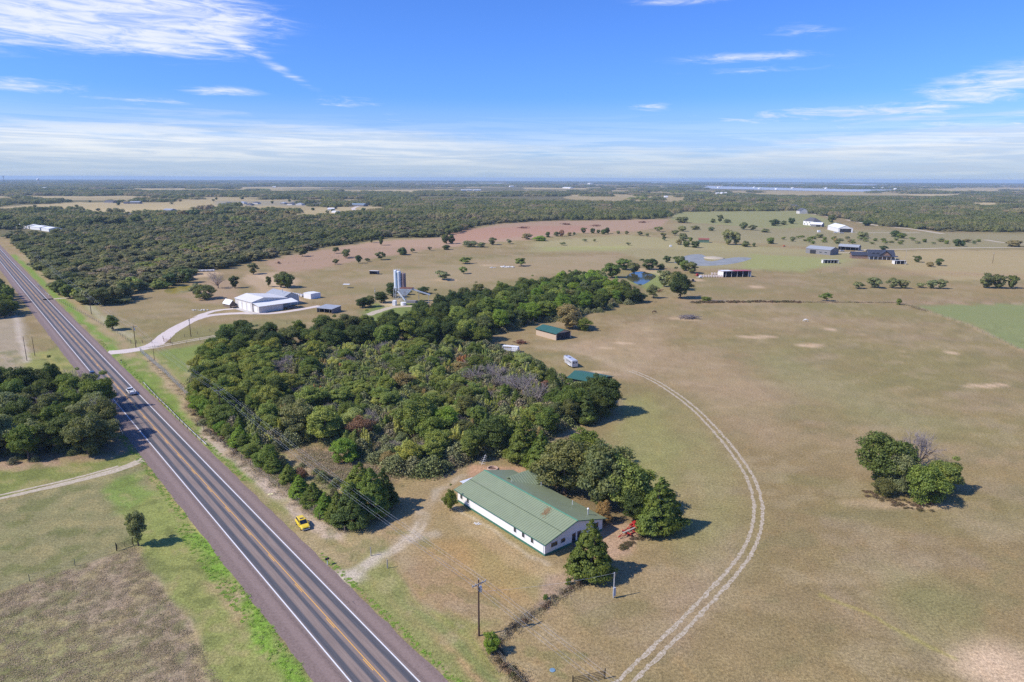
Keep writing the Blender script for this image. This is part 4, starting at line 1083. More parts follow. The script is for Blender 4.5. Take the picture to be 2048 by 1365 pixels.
def sector_points(d0, d1, a0, a1, sp):
    """jittered grid in the sector between two distances; sp(d) is the spacing there"""
    out = []; d = d0
    while d < d1:
        s = sp(d); n = int(d * (a1 - a0) / s) + 1
        a = a0 + (np.arange(n) + rng.uniform(-.42, .42, n) + .5) * (a1 - a0) / n; q = d + rng.uniform(-.45, .45, n) * s
        out.append(np.stack([q * np.sin(a), q * np.cos(a), np.full(n, s)], 1)); d += s
    return np.concatenate(out)
def in_woods(x, y, warp=6, nmin=None):
    k = np.clip(np.hypot(x, y) / 900, .6, 8)
    X = x + (fbm(x, y, 40, 3, 71) - .5) * warp * k; Y = y + (fbm(x, y, 40, 3, 75) - .5) * warp * k
    m = inside(x, y, WOODS)
    for c in CLEARW: m &= ~inside(X, Y, c)
    m &= ~(openland(x, y) & (fbm(x, y, 60, 2, 91) < .66))
    return m
RIVERS = [[(1395, 372.5), (1500, 374.5), (1600, 377), (1720, 379.5), (1830, 380.5), (1850, 383), (1700, 384), (1560, 381), (1400, 377)], [(1390, 366), (1560, 367.8), (1730, 369.5), (1880, 371), (1720, 371.4), (1500, 369.6)], [(765, 366.2), (850, 366.6), (1020, 367.4), (1015, 369.8), (860, 369.3)], [(1280, 365.0), (1400, 367.2), (1395, 369.6), (1300, 367.8)]]
CLEARW += [GL(*q) for q in RIVERS]
# nearer woods: one crown per point
pt = sector_points(330, 1150, R(-45), R(44), lambda d: 9.4 + max(0, d - 600) * .004)
pt = pt[in_woods(pt[:, 0], pt[:, 1])]
s_, o_ = road_so(pt[:, 0], pt[:, 1]); pt = pt[~((o_ > -40) & (o_ < 12))]
KEEP_OUT = [G(45, 463), G(62, 466), G(85, 469), G(205, 444), G(1590, 422), G(1612, 424)]
for k in KEEP_OUT: pt = pt[np.hypot(pt[:, 0] - k[0], pt[:, 1] - k[1]) > 38]
nn = fbm(pt[:, 0], pt[:, 1], 90, 3, 51)
hh = rng.uniform(.62, 1.12, len(pt)) * (.62 + .75 * nn); ww = rng.uniform(.95, 2.0, len(pt)) * (.85 + .55 * nn)
srcs = []
for k in ('oak', 'elm', 'oak', 'oak', 'elm', 'bush', 'bush'):
    for t in TREES:
        o = t[0].children[0]
        if t[1] == k and o.data in CL[k] and all(o.data is not q.data for q in srcs): srcs.append(o); break
print('sources', [s.data.name for s in srcs], len(pt))
scatter('woods', np.stack([pt[:, 0], pt[:, 1], np.full(len(pt), -.3)], 1), np.stack([ww, ww, hh], 1), rng.uniform(0, 6.28, len(pt)), srcs, LEAFI, 'mixed oak woods running from the highway to the red field', 'woods')
# farther woods: patches of a dozen crowns
def patch_mesh():
    r = np.random.default_rng(90); P = []; N = []
    for i in range(13):
        cx, cy_ = r.uniform(-16, 16, 2); rad = r.uniform(3.8, 7.0); h = r.uniform(5.5, 9.5)
        o = sph(r, 210); o[:, 2] = np.abs(o[:, 2]); q = np.array([cx, cy_, h - rad * .9]) + o * np.array([rad, rad, rad * .9]) * r.uniform(.85, 1.1, (210, 1))
        P.append(q); N.append(o + r.normal(size=o.shape) * .18)
    P = np.concatenate(P); N = np.concatenate(N); return quads_mesh('woodland_patch', P, N, 1.35, LEAFI, 1.1, 3)
pm = patch_mesh()
fx, fy = G(1000, 402)
patch = link('woodland', pm, None, (fx, fy, 0)); tag(patch, 'patch of far woodland beyond the red field', 'woods', kind='stuff')
pt = sector_points(1150, 15500, R(-44), R(43), lambda d: max(22.0, d / 62.0))
pt = pt[in_woods(pt[:, 0], pt[:, 1])]
dd = np.hypot(pt[:, 0], pt[:, 1]); dens = fbm(pt[:, 0], pt[:, 1], 800, 4, 61)
pt = pt[(dens > .40 + .05 * np.clip((dd - 2500) / 3000, 0, 1)) | (dd < 2000)]
fs_ = pt[:, 2] / 30.0; hz = rng.uniform(.75, 1.25, len(pt)) * (1 + .12 * np.clip(fs_ - 1, 0, 4))
print('patches', len(pt))
scatter('woodland', np.stack([pt[:, 0], pt[:, 1], np.full(len(pt), -.5)], 1), np.stack([fs_, fs_, hz], 1), rng.uniform(0, 6.28, len(pt)), [patch], None, 'far wooded plain reaching to the horizon', 'woods')
# scrub between the thicket trees, and brush on the pasture margins
def fill(poly, n, s0, s1, seed, cond=None):
    r = np.random.default_rng(seed); P = GL(*poly); A = np.array(P); lo = A.min(0); hi = A.max(0); q = r.uniform(lo, hi, (n, 2)); m = inside(q[:, 0], q[:, 1], P)
    if cond is not None: m &= cond(q[:, 0], q[:, 1])
    q = q[m]; s = r.uniform(s0, s1, len(q)); return np.stack([q[:, 0], q[:, 1], s], 1)

def litter(name, m, seed, n, size, rad, h=.12):
    r = np.random.default_rng(seed); p = r.normal(size=(n, 3)) * np.array([rad * .5, rad * .5, 0]); p[:, 2] = r.uniform(.02, h, n)
    return quads_mesh(name, p, r.normal(size=(n, 3)) * .35 + np.array([0, 0, 1.0]), size, m, 2.6, seed)
def tufts(name, tone, seed, nq=420, size=.38, h=1.2, rad=1.3):
    r = np.random.default_rng(seed); P = r.normal(size=(nq, 3)) * np.array([rad * .42, rad * .42, 0]); P[:, 2] = r.power(.9, nq) * h * np.exp(-(P[:, 0] ** 2 + P[:, 1] ** 2) / rad ** 2)
    return quads_mesh(name, P, r.normal(size=(nq, 3)) + np.array([0, 0, .5]), size, tone, 1.5, seed)
def scrubmat(name, cols):
    m, t, b = principled(name); oi = t.new('ShaderNodeObjectInfo'); geo = t.new('ShaderNodeNewGeometry')
    rp = t.new('ShaderNodeValToRGB'); r = rp.color_ramp
    r.elements[0].color = (*cols[0], 1); r.elements[1].color = (*cols[-1], 1)
    for i, c in enumerate(cols[1:-1]): e = r.elements.new((i + 1) / (len(cols) - 1)); e.color = (*c, 1)
    n = t.noise(oi.outputs['Location'], .07, 3)
    t.put(rp.inputs[0], t.math('ADD', t.math('MULTIPLY', oi.outputs['Random'], .6), t.math('MULTIPLY', t.math('SUBTRACT', n, .3), .9), clamp=True))
    c = t.mix(1.0, rp.outputs[0], t.ramp(geo.outputs['Random Per Island'], 0, 1, .6, 1.4, False), 'MULTIPLY')
    t.put(b.inputs['Base Color'], c); b.inputs['Roughness'].default_value = .8; b.inputs['Specular IOR Level'].default_value = .15
    return m
SCRUB = scrubmat('thicket undergrowth leaves', [(.13, .165, .052), (.22, .245, .09), (.27, .27, .125), (.20, .24, .075), (.30, .245, .15), (.15, .20, .06), (.33, .29, .19)])
DRYW = scrubmat('dry weeds', [(.34, .25, .15), (.27, .21, .11), (.38, .29, .19), (.20, .19, .07), (.32, .22, .14)])
THICK = [(385, 770), (420, 708), (458, 700), (560, 706), (700, 700), (850, 694), (975, 700), (1060, 728), (1130, 764), (1220, 800), (1215, 838), (1145, 852), (1045, 915), (1005, 908), (930, 928), (868, 955), (800, 955), (745, 925), (690, 898), (640, 880), (560, 905), (500, 895), (430, 845)]
BANDP = [(448, 700), (456, 680), (560, 690), (700, 672), (800, 655), (850, 638), (905, 622), (935, 616), (1000, 600), (1080, 585), (1150, 566), (1190, 566), (1230, 585), (1284, 604), (1200, 624), (1100, 644), (1040, 655), (975, 676), (965, 700), (850, 700), (700, 706), (560, 712)]
a1 = fill(THICK, 4200, .75, 1.55, 1); a2 = fill(BANDP, 2400, .7, 1.4, 2); a3 = fill([(-60, 800), (140, 785), (235, 850), (215, 905), (60, 928), (-60, 930)], 260, .4, .9, 3)
a4 = fill([(384, 795), (400, 845), (455, 890), (545, 950), (640, 1030), (700, 1060), (760, 1030), (700, 975), (600, 930), (500, 900)], 420, .4, .9, 4)
q = np.concatenate([a1, a2, a3, a4])
sc_src = link('undergrowth', tufts('undergrowth', SCRUB, 5, 1500, .20, 2.5, 2.0), None, (*G(800, 945), 0)); tag(sc_src, 'olive scrub at the thicket edge nearest the farmhouse', 'undergrowth', kind='stuff')
zz_ = q[:, 2] * rng.uniform(.6, 1.35, len(q))
scatter('undergrowth', np.stack([q[:, 0], q[:, 1], np.full(len(q), -.05)], 1), np.stack([q[:, 2], q[:, 2], zz_], 1), rng.uniform(0, 6.28, len(q)), [sc_src], None, 'pale olive scrub filling the thicket between the trees', 'undergrowth')
# ------------------------------------------------------------------ building materials
WHT = mat('white painted metal siding', (.78, .765, .74), .5, .05, 1.0, .35, dirt=(.5, .44, .38), dirt_amt=.25)
WHTR = ribbed('white ribbed siding', (.80, .785, .76), .9, 1, .5, .3, .12, .05)
GTRIM = mat('green painted skirting', (.045, .16, .11), .5, .15, 2)
GROOF = ribbed('sage green ribbed metal roof', (.245, .285, .165), .61, 1, .45, 1.0, .50, .07, .45, (.27, .27, .18), .25)
GROOF2 = ribbed('deep green ribbed metal roof', (.042, .125, .092), .8, 0, .4, .6, .25, .08)
GROOFH = ribbed('sage green ribbed metal roof of the rear wing', (.235, .285, .165), .62, 0, .42, .9, .42, .07, .45)
DARKG = mat('dark window glass', (.03, .04, .05), .12, .1, 1, .6)
TRIM = mat('white trim', (.78, .78, .78), .5, .05)
GALV = mat('galvanised steel', (.52, .54, .56), .42, .12, 2, .5, .35)
TIN = ribbed('weathered white metal roof', (.70, .67, .62), .8, 0, .45, .5, .15, .07, .4, (.5, .42, .34), .2)
TINB = ribbed('bright white metal roof', (.80, .79, .76), .8, 0, .45, .4, .1, .04)
TING = ribbed('grey metal roof', (.34, .355, .37), .9, 0, .45, .5, .2, .08)
CREAM = mat('cream metal wall', (.62, .58, .53), .55, .06, 1.2, dirt=(.45, .37, .3), dirt_amt=.3)
TANW = ribbed('tan ribbed wall', (.52, .40, .29), .75, 0, .6, .4, .15, .06)
DARKFILL = mat('dark fill for shaded openings and one wall', (.035, .035, .04), .9, .3)  # near-black colour stands for shade inside openings; also one dark wall
CHARR = ribbed('charcoal metal roof', (.055, .060, .078), .9, 0, .4, .5, .2, .1)
GREYW = mat('grey stone and board wall', (.22, .21, .21), .8, .15, 1)
BRICK = mat('brown brick wall', (.25, .16, .12), .85, .2, 2)
REDR = ribbed('faded red metal roof', (.45, .10, .11), .9, 0, .5, .5, .2, .12)
WOOD = mat('weathered wood', (.20, .155, .12), .9, .3, 3, .1)
SHING = mat('dark shingles', (.10, .10, .115), .85, .2, 1.2)
BLACK = mat('black painted steel', (.02, .02, .022), .4, .2)
RUST = mat('rusted steel', (.17, .075, .05), .8, .35, 1.5, .2)
CONCR = mat('concrete', (.50, .46, .42), .85, .12, 1)

def frame_from(p0, p1):
    a = Vector(G(*p0)); b = Vector(G(*p1)); d = b - a
    return a, d.length, math.atan2(d.y, d.x)
def window(parent, x0, x1, z0, z1, y, axis='y', side=-1):
    """a framed pane set on a wall; axis names the wall's normal"""
    f = MB(); g = MB(); e = .07; o0, o1 = (y - .06, y + .02) if side < 0 else (y - .02, y + .06)
    def bx(mb, a, b_, c, d, p, q):
        return mb.box(a, b_, p, q, c, d) if axis == 'y' else mb.box(p, q, a, b_, c, d)
    bx(f, x0 - e, x1 + e, z1, z1 + e, o0, o1); bx(f, x0 - e, x1 + e, z0 - e, z0, o0, o1); bx(f, x0 - e, x0, z0, z1, o0, o1); bx(f, x1, x1 + e, z0, z1, o0, o1)
    bx(g, x0, x1, z0, z1, y + side * .03 - .012, y + side * .03 + .012)
    w_ = f.build('window', TRIM, parent); g.build('pane', DARKG, w_); return w_
def door(parent, x0, x1, h, y, m, axis='y', side=-1, name='door'):
    g = MB(); a, b_ = (y + side * .05 - .02, y + side * .05 + .02)
    if axis == 'y': g.box(x0, x1, a, b_, .05, h)
    else: g.box(a, b_, x0, x1, .05, h)
    return g.build(name, m, parent)
def gable_roof(x0, x1, y0, y1, he, hr, axis='x', th=.12, rp=.5):
    """two slopes meeting in a ridge along axis; th thick; rp where the ridge stands"""
    mb = MB()
    if axis == 'x':
        r = y0 + (y1 - y0) * rp; mb.prism([(y0, he), (r, hr), (y1, he), (y1, he - th), (r, hr - th), (y0, he - th)], 0, x0, x1)
    else:
        r = x0 + (x1 - x0) * rp; mb.prism([(x0, he), (r, hr), (x1, he), (x1, he - th), (r, hr - th), (x0, he - th)], 1, y0, y1)
    return mb
def gable_walls(x0, x1, y0, y1, h, hr, axis='x', rp=.5, z0=0.0):
    mb = MB()
    if axis == 'x':
        r = y0 + (y1 - y0) * rp; mb.prism([(y0, z0), (y1, z0), (y1, h), (r, hr), (y0, h)], 0, x0, x1)
    else:
        r = x0 + (x1 - x0) * rp; mb.prism([(x0, z0), (x1, z0), (x1, h), (r, hr), (x0, h)], 1, y0, y1)
    return mb
def hip_roof(x0, x1, y0, y1, he, hr, inset, th=.15):
    ym = (y0 + y1) / 2; mb = MB()
    mb.add([(x0, y0, he), (x1, y0, he), (x1, y1, he), (x0, y1, he), (x0 + inset, ym, hr), (x1 - inset, ym, hr), (x0, y0, he - th), (x1, y0, he - th), (x1, y1, he - th), (x0, y1, he - th)],
           [(0, 1, 5, 4), (1, 2, 5), (2, 3, 4, 5), (3, 0, 4), (6, 9, 8, 7), (0, 6, 7, 1), (1, 7, 8, 2), (2, 8, 9, 3), (3, 9, 6, 0)])
    return mb

# ------------------------------------------------------------------ the long green roofed farmhouse
HO = G(1089.5, 1113); Hrz = math.atan2(math.sin(R(39.0)), math.cos(R(39.0)))
H = empty('farmhouse', (HO[0], HO[1], 0), Hrz, 'long white metal farmhouse with a sage green ribbed roof in the yard beside the highway', 'house')
HW, HL = 15.2, 28.2
gable_walls(0, HW, 0, HL, 2.75, 4.72, 'y', .5).build('wall', WHTR, H)
MB().box(-.03, HW + .03, -.03, HL + .03, -.05, .42).build('skirting', GTRIM, H)
rf = gable_roof(-.55, HW + .55, -.7, HL + .6, 2.74, 4.95, 'y', .10).build('roof', GROOF, H)
rc = MB(); rc.box(HW / 2 - .16, HW / 2 + .16, -.72, HL + .62, 4.93, 5.0); rc.build('ridge_cap', mat('pale green ridge cap', (.12, .30, .19), .4), rf)
MB().box(3.55, 3.60, -.69, HL + .59, 3.985, 4.03).build('sheet_seam', mat('dark seam', (.05, .08, .05), .7), rf)
gt = MB(); gt.prism([(-.57, 2.60), (-.57, 2.76), (HW / 2, 4.97), (HW + .57, 2.76), (HW + .57, 2.60), (HW / 2, 4.80)], 1, -.74, -.70)
gt.box(-.60, -.55, -.72, HL + .6, 2.58, 2.74); gt.build('gable_trim', GTRIM, H)
MB().box(-.04, .10, -.04, .10, .42, 2.75).build('corner_post', TRIM, H)
for y0 in (3.2, 5.8, 8.3, 24.0, 26.4): window(H, y0, y0 + .75, 1.15, 2.2, 0.0, 'x')
for x0, x1 in ((1.5, 3.1), (4.0, 5.1)): window(H, x0, x1, 1.25, 2.1, 0.0)
for x0 in (6.9, 8.3): door(H, x0, x0 + .9, 2.15, 0.0, DARKG)
window(H, 12.6, 14.0, 1.1, 2.3, 0.0)
st = MB(); st.box(6.6, 9.5, -1.2, 0, 0, .18); st.build('step', WOOD, H)
vp = MB(); vp.tube((12.9, 1.8, 3.2), (12.9, 1.8, 4.7), .13); vp.lathe([(.26, 0), (.26, .05), (.05, .26)], 10, (12.9, 1.8, 4.7)); vp.build('stove_pipe', GALV, H)
for x, y in ((9.0, 21.0), (13.2, 6.5), (14.0, 17.0)):
    MB().tube((x, y, 3.6), (x, y, 5.1 - .1 * (x - 8)), .05).build('vent_pipe', TRIM, H)
# rear wing with its own gable
wg = MB().box(13.0, 16.0, 19.4, 25.4, 0, 3.0); wg.build('rear_wing', WHT, H)
gable_roof(9.6, 16.6, 18.9, 25.9, 3.15, 5.0, 'x', .10).build('rear_roof', GROOFH, H)
lt = MB(); lt.box(3.4, 8.6, HL, HL + 3.2, 0, 2.25); lt.build('lean_to', WHT, H)
MB().prism([(HL, 2.75), (HL + 3.7, 2.28), (HL + 3.7, 2.38), (HL, 2.86)], 0, 3.1, 9.0).build('lean_to_roof', mat('pale grey roof sheet', (.62, .64, .68), .45, .06), H)
dp = MB(); dp.tube((-.1, .3, .3), (-.1, .3, 2.6), .05); dp.build('downpipe', TRIM, H)
# blown leaves lying on the roof
r = np.random.default_rng(4); n = 300; q = r.normal(size=(n, 2)) * np.array([.62, .36]); q = q[(q[:, 0] > -1.6)]
th = math.radians(39); lx = 5.9 + q[:, 0]; ly = 6.3 + q[:, 1] + .3 * q[:, 0]; lz = 2.74 + 2.21 * (lx + .55) / (HW / 2 + .55) + .03
X = HO[0] + lx * math.cos(th) - ly * math.sin(th); Y = HO[1] + lx * math.sin(th) + ly * math.cos(th)
lv = link('leaf_litter', quads_mesh('leaf_litter', np.stack([X, Y, lz], 1), np.tile([[-.2, -.15, 1.]], (len(X), 1)) + r.normal(size=(len(X), 3)) * .2, .17, mat('dry brown leaves', (.27, .18, .09), .9, .3, 4), 1.2, 3))
tag(lv, 'patch of dry brown leaves blown together on the sage green roof', 'leaves', kind='stuff')

# ------------------------------------------------------------------ metal workshop with roll-up doors
a, L1, rz = frame_from((471.5, 614.5), (505, 624))
Sh = empty('workshop', (a.x, a.y, 0), rz, 'cream metal workshop with three white roll-up doors at the end of the curved drive', 'workshop')
gable_walls(0, L1, 0, 20, 4.9, 6.6, 'x', .34).build('wall', CREAM, Sh)
gable_roof(-.3, L1 + .3, -.4, 20.3, 4.95, 6.8, 'x', .12, .34).build('roof', TIN, Sh)
gable_walls(-4.5, L1 - 4, 20, 29, 4.6, 6.6, 'x', .5).build('rear_wall', CREAM, Sh)
gable_roof(-4.8, L1 - 3.7, 19.7, 29.4, 4.7, 6.85, 'x', .12).build('rear_roof', TING, Sh)
for k in range(3): door(Sh, L1 * (.22 + .26 * k), L1 * (.22 + .26 * k) + L1 * .17, 3.9, 0.0, TRIM, name='roll_up_door')
door(Sh, L1 * .06, L1 * .06 + 1.0, 2.2, 0.0, GREYW)
ln = MB(); ln.box(L1, L1 + 6.2, .6, 14, 0, 3.3); ln.build('side_room', CREAM, Sh)
door(Sh, L1 + 1.4, L1 + 4.6, 2.9, .6, TRIM, name='roll_up_door')
MB().prism([(L1 - .1, 4.45), (L1 + 6.9, 3.4), (L1 + 6.9, 3.52), (L1 - .1, 4.6)], 1, .2, 22.5).build('side_roof', TINB, Sh)
for y in (18, 22.1): MB().tube((L1 + 6.5, y, 0), (L1 + 6.5, y, 3.4), .09, None, 6).build('roof_post', GALV, Sh)
MB().tube((L1 * .55, 22, 6.6), (L1 * .55, 22, 8.4), .2).build('flue', GALV, Sh)
MB().box(-1.5, L1 + 7, -3.0, -.02, 0, .10).build('apron', CONCR, Sh)

# ------------------------------------------------------------------ old concrete batch plant
bx, by = G(800, 604.5)
B = empty('batch_plant', (bx, by, 0), R(-8), 'old concrete batch plant with tall white silos on steel legs rising from the trees', 'batch plant')
SILO = mat('white silo paint with rust runs', (.64, .68, .72), .5, .15, .6, .35, dirt=(.30, .20, .16), dirt_amt=.55, streak=True)
SILOR = mat('rust stained silo', (.30, .22, .20), .7, .3, .7, .2, dirt=(.16, .08, .06), dirt_amt=.8, streak=True)
BLUE = mat('faded blue silo panel', (.22, .33, .45), .5, .15, .8)
for cx, cy_, rr, z0, z1, m_ in ((-2.0, 0, 1.05, 8.2, 17.6, SILO), (.05, -.5, 1.15, 8.0, 17.2, SILO), (2.3, .5, 1.35, 7.4, 16.0, SILOR)):
    MB().lathe([(.25, z0 - 2.2), (rr, z0), (rr, z1), (rr * .8, z1 + .35), (.15, z1 + .5)], 18, (cx, cy_, 0)).build('silo', m_, B, smooth=False)
MB().box(-1.2, -.9, -1.75, -.6, 8.4, 17.0).build('silo_panel', BLUE, B)
rl = MB()
for x in (-2.9, -1.5, -.4, .9, 1.9): rl.tube((x, -.8 if x < 1 else .3, 17.0 if x < 1.5 else 15.8), (x, -.8 if x < 1 else .3, 18.9 if x < 1.5 else 17.4), .08, None, 5)
rl.tube((-2.9, -.8, 18.5), (.9, -.8, 18.5), .05, None, 5); rl.build('top_railing', TRIM, B)
lg = []
for x in (-3.0, .9, 3.4):
    for y in (-1.4, 1.4): MB().box(x - .13, x + .13, y - .13, y + .13, 0, 8.6).build('leg', GALV, B)
br = MB()
for x0, x1 in ((-3.0, .9), (.9, 3.4)):
    for z0, z1 in ((.6, 4.2), (4.2, 8.2)):
        for y in (-1.4, 1.4): br.tube((x0, y, z0), (x1, y, z1), .06, None, 5); br.tube((x0, y, z1), (x1, y, z0), .06, None, 5); br.tube((x0, y, z1), (x1, y, z1), .08, None, 5)
br.build('bracing', GALV, B)
hp = MB().loft([[(2.8, -4.6, 4.6), (5.2, -4.6, 4.6), (5.2, -2.2, 4.6), (2.8, -2.2, 4.6)], [(1.2, -6.0, 8.4), (9.0, -6.0, 8.4), (9.0, -.9, 8.4), (1.2, -.9, 8.4)]]); hp.build('hopper', SILO, B)
MB().box(1.6, 8.6, -5.6, -1.3, 8.41, 8.75).build('hopper_lid', RUST, B)
cv = MB(); cv.prism([(7.5, 8.6), (18.5, 5.4), (18.5, 4.9), (7.5, 8.0)], 1, -4.1, -2.9); cv.tube((17.5, -3.5, 0), (17.5, -3.5, 5.0), .12); cv.tube((12, -3.5, 0), (12, -3.5, 6.8), .12); cv.build('conveyor', GALV, B)
ch = MB(); ch.prism([(-.6, 6.6), (3.6, 1.2), (4.3, 1.6), (.2, 7.0)], 1, -3.2, -2.2); ch.build('chute', SILO, B)
MB().box(-.8, .9, -11.5, -8.5, 0, 2.6).build('control_hut', TRIM, B); MB().lathe([(1.6, 0), (1.6, 1.6)], 16, (4.8, -9.0, 0)).build('water_tank', TRIM, B)
MB().box(6.5, 11.5, -9.0, -6.0, 1.2, 2.4).build('mixer_bed', GREYW, B)

# ------------------------------------------------------------------ smaller buildings
def shed(name, label, cat, p0, p1, W_, h, hr, wall, roof, style='gable', open_front=False, posts=0, group=None, over=.3, axis='x', gap=0.0, doors=(), wins=(), rp=.5):
    a, L, rz = frame_from(p0, p1); o = empty(name, (a.x, a.y, 0), rz, label, cat, group)
    if style == 'gable':
        if open_front:
            w_ = MB(); w_.box(0, L, W_ - .12, W_, 0, h); w_.box(0, .12, 0, W_ - .12, 0, h); w_.box(L - .12, L, 0, W_ - .12, 0, h); w_.build('wall', wall, o)
            MB().box(.12, L - .12, W_ * .55, W_ * .58, .02, h - .1).build('inner_shade_sheet', DARKFILL, o)  # added dark sheet paints the shade inside the open shed, no real wall
        else: gable_walls(0, L, 0, W_, h, hr - .15, axis, rp).build('wall', wall, o)
        gable_roof(-over, L + over, -over, W_ + over, h + .05, hr, axis, .12, rp).build('roof', roof, o)
    elif style == 'mono':
        w_ = MB(); w_.box(0, L, W_ - .12, W_, 0, hr); w_.prism([(0, 0), (W_ - .12, 0), (W_ - .12, hr), (0, h)], 0, 0, .12); w_.prism([(0, 0), (W_ - .12, 0), (W_ - .12, hr), (0, h)], 0, L - .12, L)
        if not open_front: w_.box(.12, L - .12, 0, .12, 0, h)
        w_.build('wall', wall, o)
        if open_front: MB().box(.12, L - .12, W_ * .5, W_ * .54, .02, min(h, hr) - .2).build('inner_shade_sheet', DARKFILL, o)  # dark sheet added halfway in stands for shade under the roof
        MB().prism([(-over, h), (W_ + over, hr), (W_ + over, hr + .12), (-over, h + .12)], 0, -over, L + over).build('roof', roof, o)
    elif style == 'hip':
        MB().box(0, L, 0, W_, 0, h).build('wall', wall, o); hip_roof(-over, L + over, -over, W_ + over, h + .12, hr, W_ * .45).build('roof', roof, o)
    for i in range(posts):
        x = L * (i + .5) / posts if posts > 2 else (.1 if i == 0 else L - .1)
        MB().box(x - .08, x + .08, .0, .16, 0, h).build('post', wall, o)
    for x0, x1, hh in doors: door(o, x0 * L, x1 * L, hh, 0.0, DARKFILL)  # doorways filled with a near-black sheet, their inner shade put in as colour
    for x0, x1, z0, z1 in wins: window(o, x0 * L, x1 * L, z0, z1, 0.0)
    return o, L
o, L = shed('barn', 'tan metal shed with a green roof and an open end at the pasture edge', 'shed', (1072, 670.5), (1112, 681.5), 8.6, 2.9, 4.3, TANW, GROOF2, over=.4)
MB().box(L - .02, L + .04, .5, 8.1, .02, 3.0).build('open_end_shade', DARKFILL, o); MB().box(-.03, L - .3, -.04, 0, 2.35, 2.95).build('eave_gap_shade', DARKFILL, o)  # dark sheets on solid walls paint the shade of open end and eave gap
o, L = shed('barn', 'green roofed shed half hidden by trees near the horse trailer', 'shed', (1137, 772), (1198, 784), 9.5, 2.9, 4.2, DARKFILL, GROOF2, over=.5)
o, L = shed('hay_barn', 'long open hay barn with a roof part white and part faded red', 'barn', (1446, 555.5), (1502, 554.5), 8.5, 4.4, 4.0, WHT, REDR, 'mono', True, 5, over=.3)
MB().prism([(-.32, 4.53), (8.82, 4.13), (8.82, 4.16), (-.32, 4.56)], 0, -.35, L * .36).build('white_roof_sheet', TINB, o)
o, L = shed('barn', 'grey walled barn with a charcoal roof west of the dark farmhouse', 'barn', (1611, 506.5), (1660, 511), 15, 4.6, 7.0, GREYW, TING, doors=((.18, .42, 3.6),), wins=((.55, .66, 1.5, 2.6), (.76, .88, 1.5, 2.6)))
o, L = shed('carport', 'open grey roofed carport behind the dark farmhouse', 'carport', (1676, 500), (1716, 502.5), 11, 3.5, 5.6, GREYW, TING, 'gable', True, 4)
a, L, rz = frame_from((1738, 519.5), (1790, 521))
o = empty('ranch_house', (a.x, a.y, 0), rz, 'large dark ranch house with charcoal gabled roof and long front porch', 'house')
gable_walls(0, L, 2.5, 15, 3.2, 7.6, 'x').build('wall', GREYW, o); gable_roof(-.6, L + .6, 1.6, 15.8, 3.3, 8.0, 'x').build('roof', CHARR, o)
gable_walls(L * .42, L * .86, 1.8, 8, 3.3, 7.2, 'y').build('gable_front', BRICK, o); gable_roof(L * .38, L * .90, 1.0, 9, 3.5, 7.9, 'y').build('gable_roof', CHARR, o)
MB().prism([(-.9, 2.75), (1.8, 3.4), (1.8, 3.55), (-.9, 2.88)], 0, -1.2, L + 2.2).build('porch_roof', CHARR, o)
for i in range(7): MB().box(L * i / 6.0 - .1, L * i / 6.0 + .1, -.7, -.5, 0, 2.7).build('porch_post', TRIM, o)
for x in (.12, .3, .6, .72): window(o, L * x, L * x + 1.4, 1.0, 2.3, 2.5 if x < .4 else 1.8)
gable_walls(-13, 0, 5, 13, 3.0, 5.4, 'x').build('garage_wing', BRICK, o); gable_roof(-13.5, .3, 4.4, 13.6, 3.1, 5.8, 'x').build('garage_roof', CHARR, o)
for k in range(2): MB().prism([(L * (.12 + .17 * k), 5.0), (L * (.12 + .17 * k) + 2.4, 5.0), (L * (.12 + .17 * k) + 1.2, 6.6)], 1, 3.2, 7.0).build('dormer', CHARR, o)
shed('open_shed', 'long low white open shed in the field before the grey barn', 'shed', (1646, 527), (1677, 527.5), 4.5, 2.9, 2.5, WHT, TINB, 'mono', True, 5)
shed('open_shed', 'small white shed with an open front beside the dark ranch house', 'shed', (1789, 529), (1812, 529.5), 6, 3.1, 2.6, WHT, TINB, 'mono', True, 3)
o, L = shed('house', 'two storey white house with a dark hipped roof far across the fields', 'house', (1606, 450), (1626, 452), 14, 6.2, 11.5, WHT, SHING, 'hip', wins=((.1, .2, 1, 2.4), (.4, .5, 1, 2.4), (.7, .8, 1, 2.4), (.25, .35, 4, 5.2), (.6, .7, 4, 5.2)))
shed('garage', 'low garage with a white roof joined before the white house', 'garage', (1621, 453.5), (1643, 454.5), 12, 3.4, 6.2, GREYW, TINB, doors=((.5, .9, 2.8),))
o, L = shed('barn', 'big white metal barn with an open dark end beyond the grey barn', 'barn', (1655, 459.5), (1676, 465), 18, 5.2, 9.2, WHT, TINB)
MB().box(L - .1, L + .1, 2, 16, 0, 4.8).build('open_end_shade', DARKFILL, o)  # dark sheet over the closed gable paints the shade of an open end
for i, (p0, p1, lab) in enumerate((((1576, 419), (1588, 420), 'small pale house at the edge of the far woods'), ((1599, 428), (1616, 428), 'twin gabled tan house standing where the lane leaves the woods'))):
    shed('house', lab, 'house', p0, p1, 14, 5.5, 11, CREAM, SHING, axis='y' if i else 'x')
shed('shed', 'small plain white storage shed on bare ground behind the workshop', 'shed', (607.5, 596.5), (622, 599), 6.8, 3.0, 3.2, TRIM, TINB, 'gable', over=.05)
o, L = shed('run_in_shed', 'small run-in shed with a white roof alone in the pasture', 'shed', (739, 549), (755, 549.5), 3.6, 2.5, 2.2, GREYW, TINB, 'mono', True, 2)
o = empty('canopy', (*G(686, 577), 0), 0, 'white topped livestock canopy on four posts in the pasture', 'canopy')
MB().box(-.1, 4.0, -.1, 3.0, 2.3, 2.42).build('top', TINB, o)
for x in (0, 3.8):
    for y in (0, 2.8): MB().tube((x, y, 0), (x, y, 2.3), .05, None, 6).build('post', GALV, o)
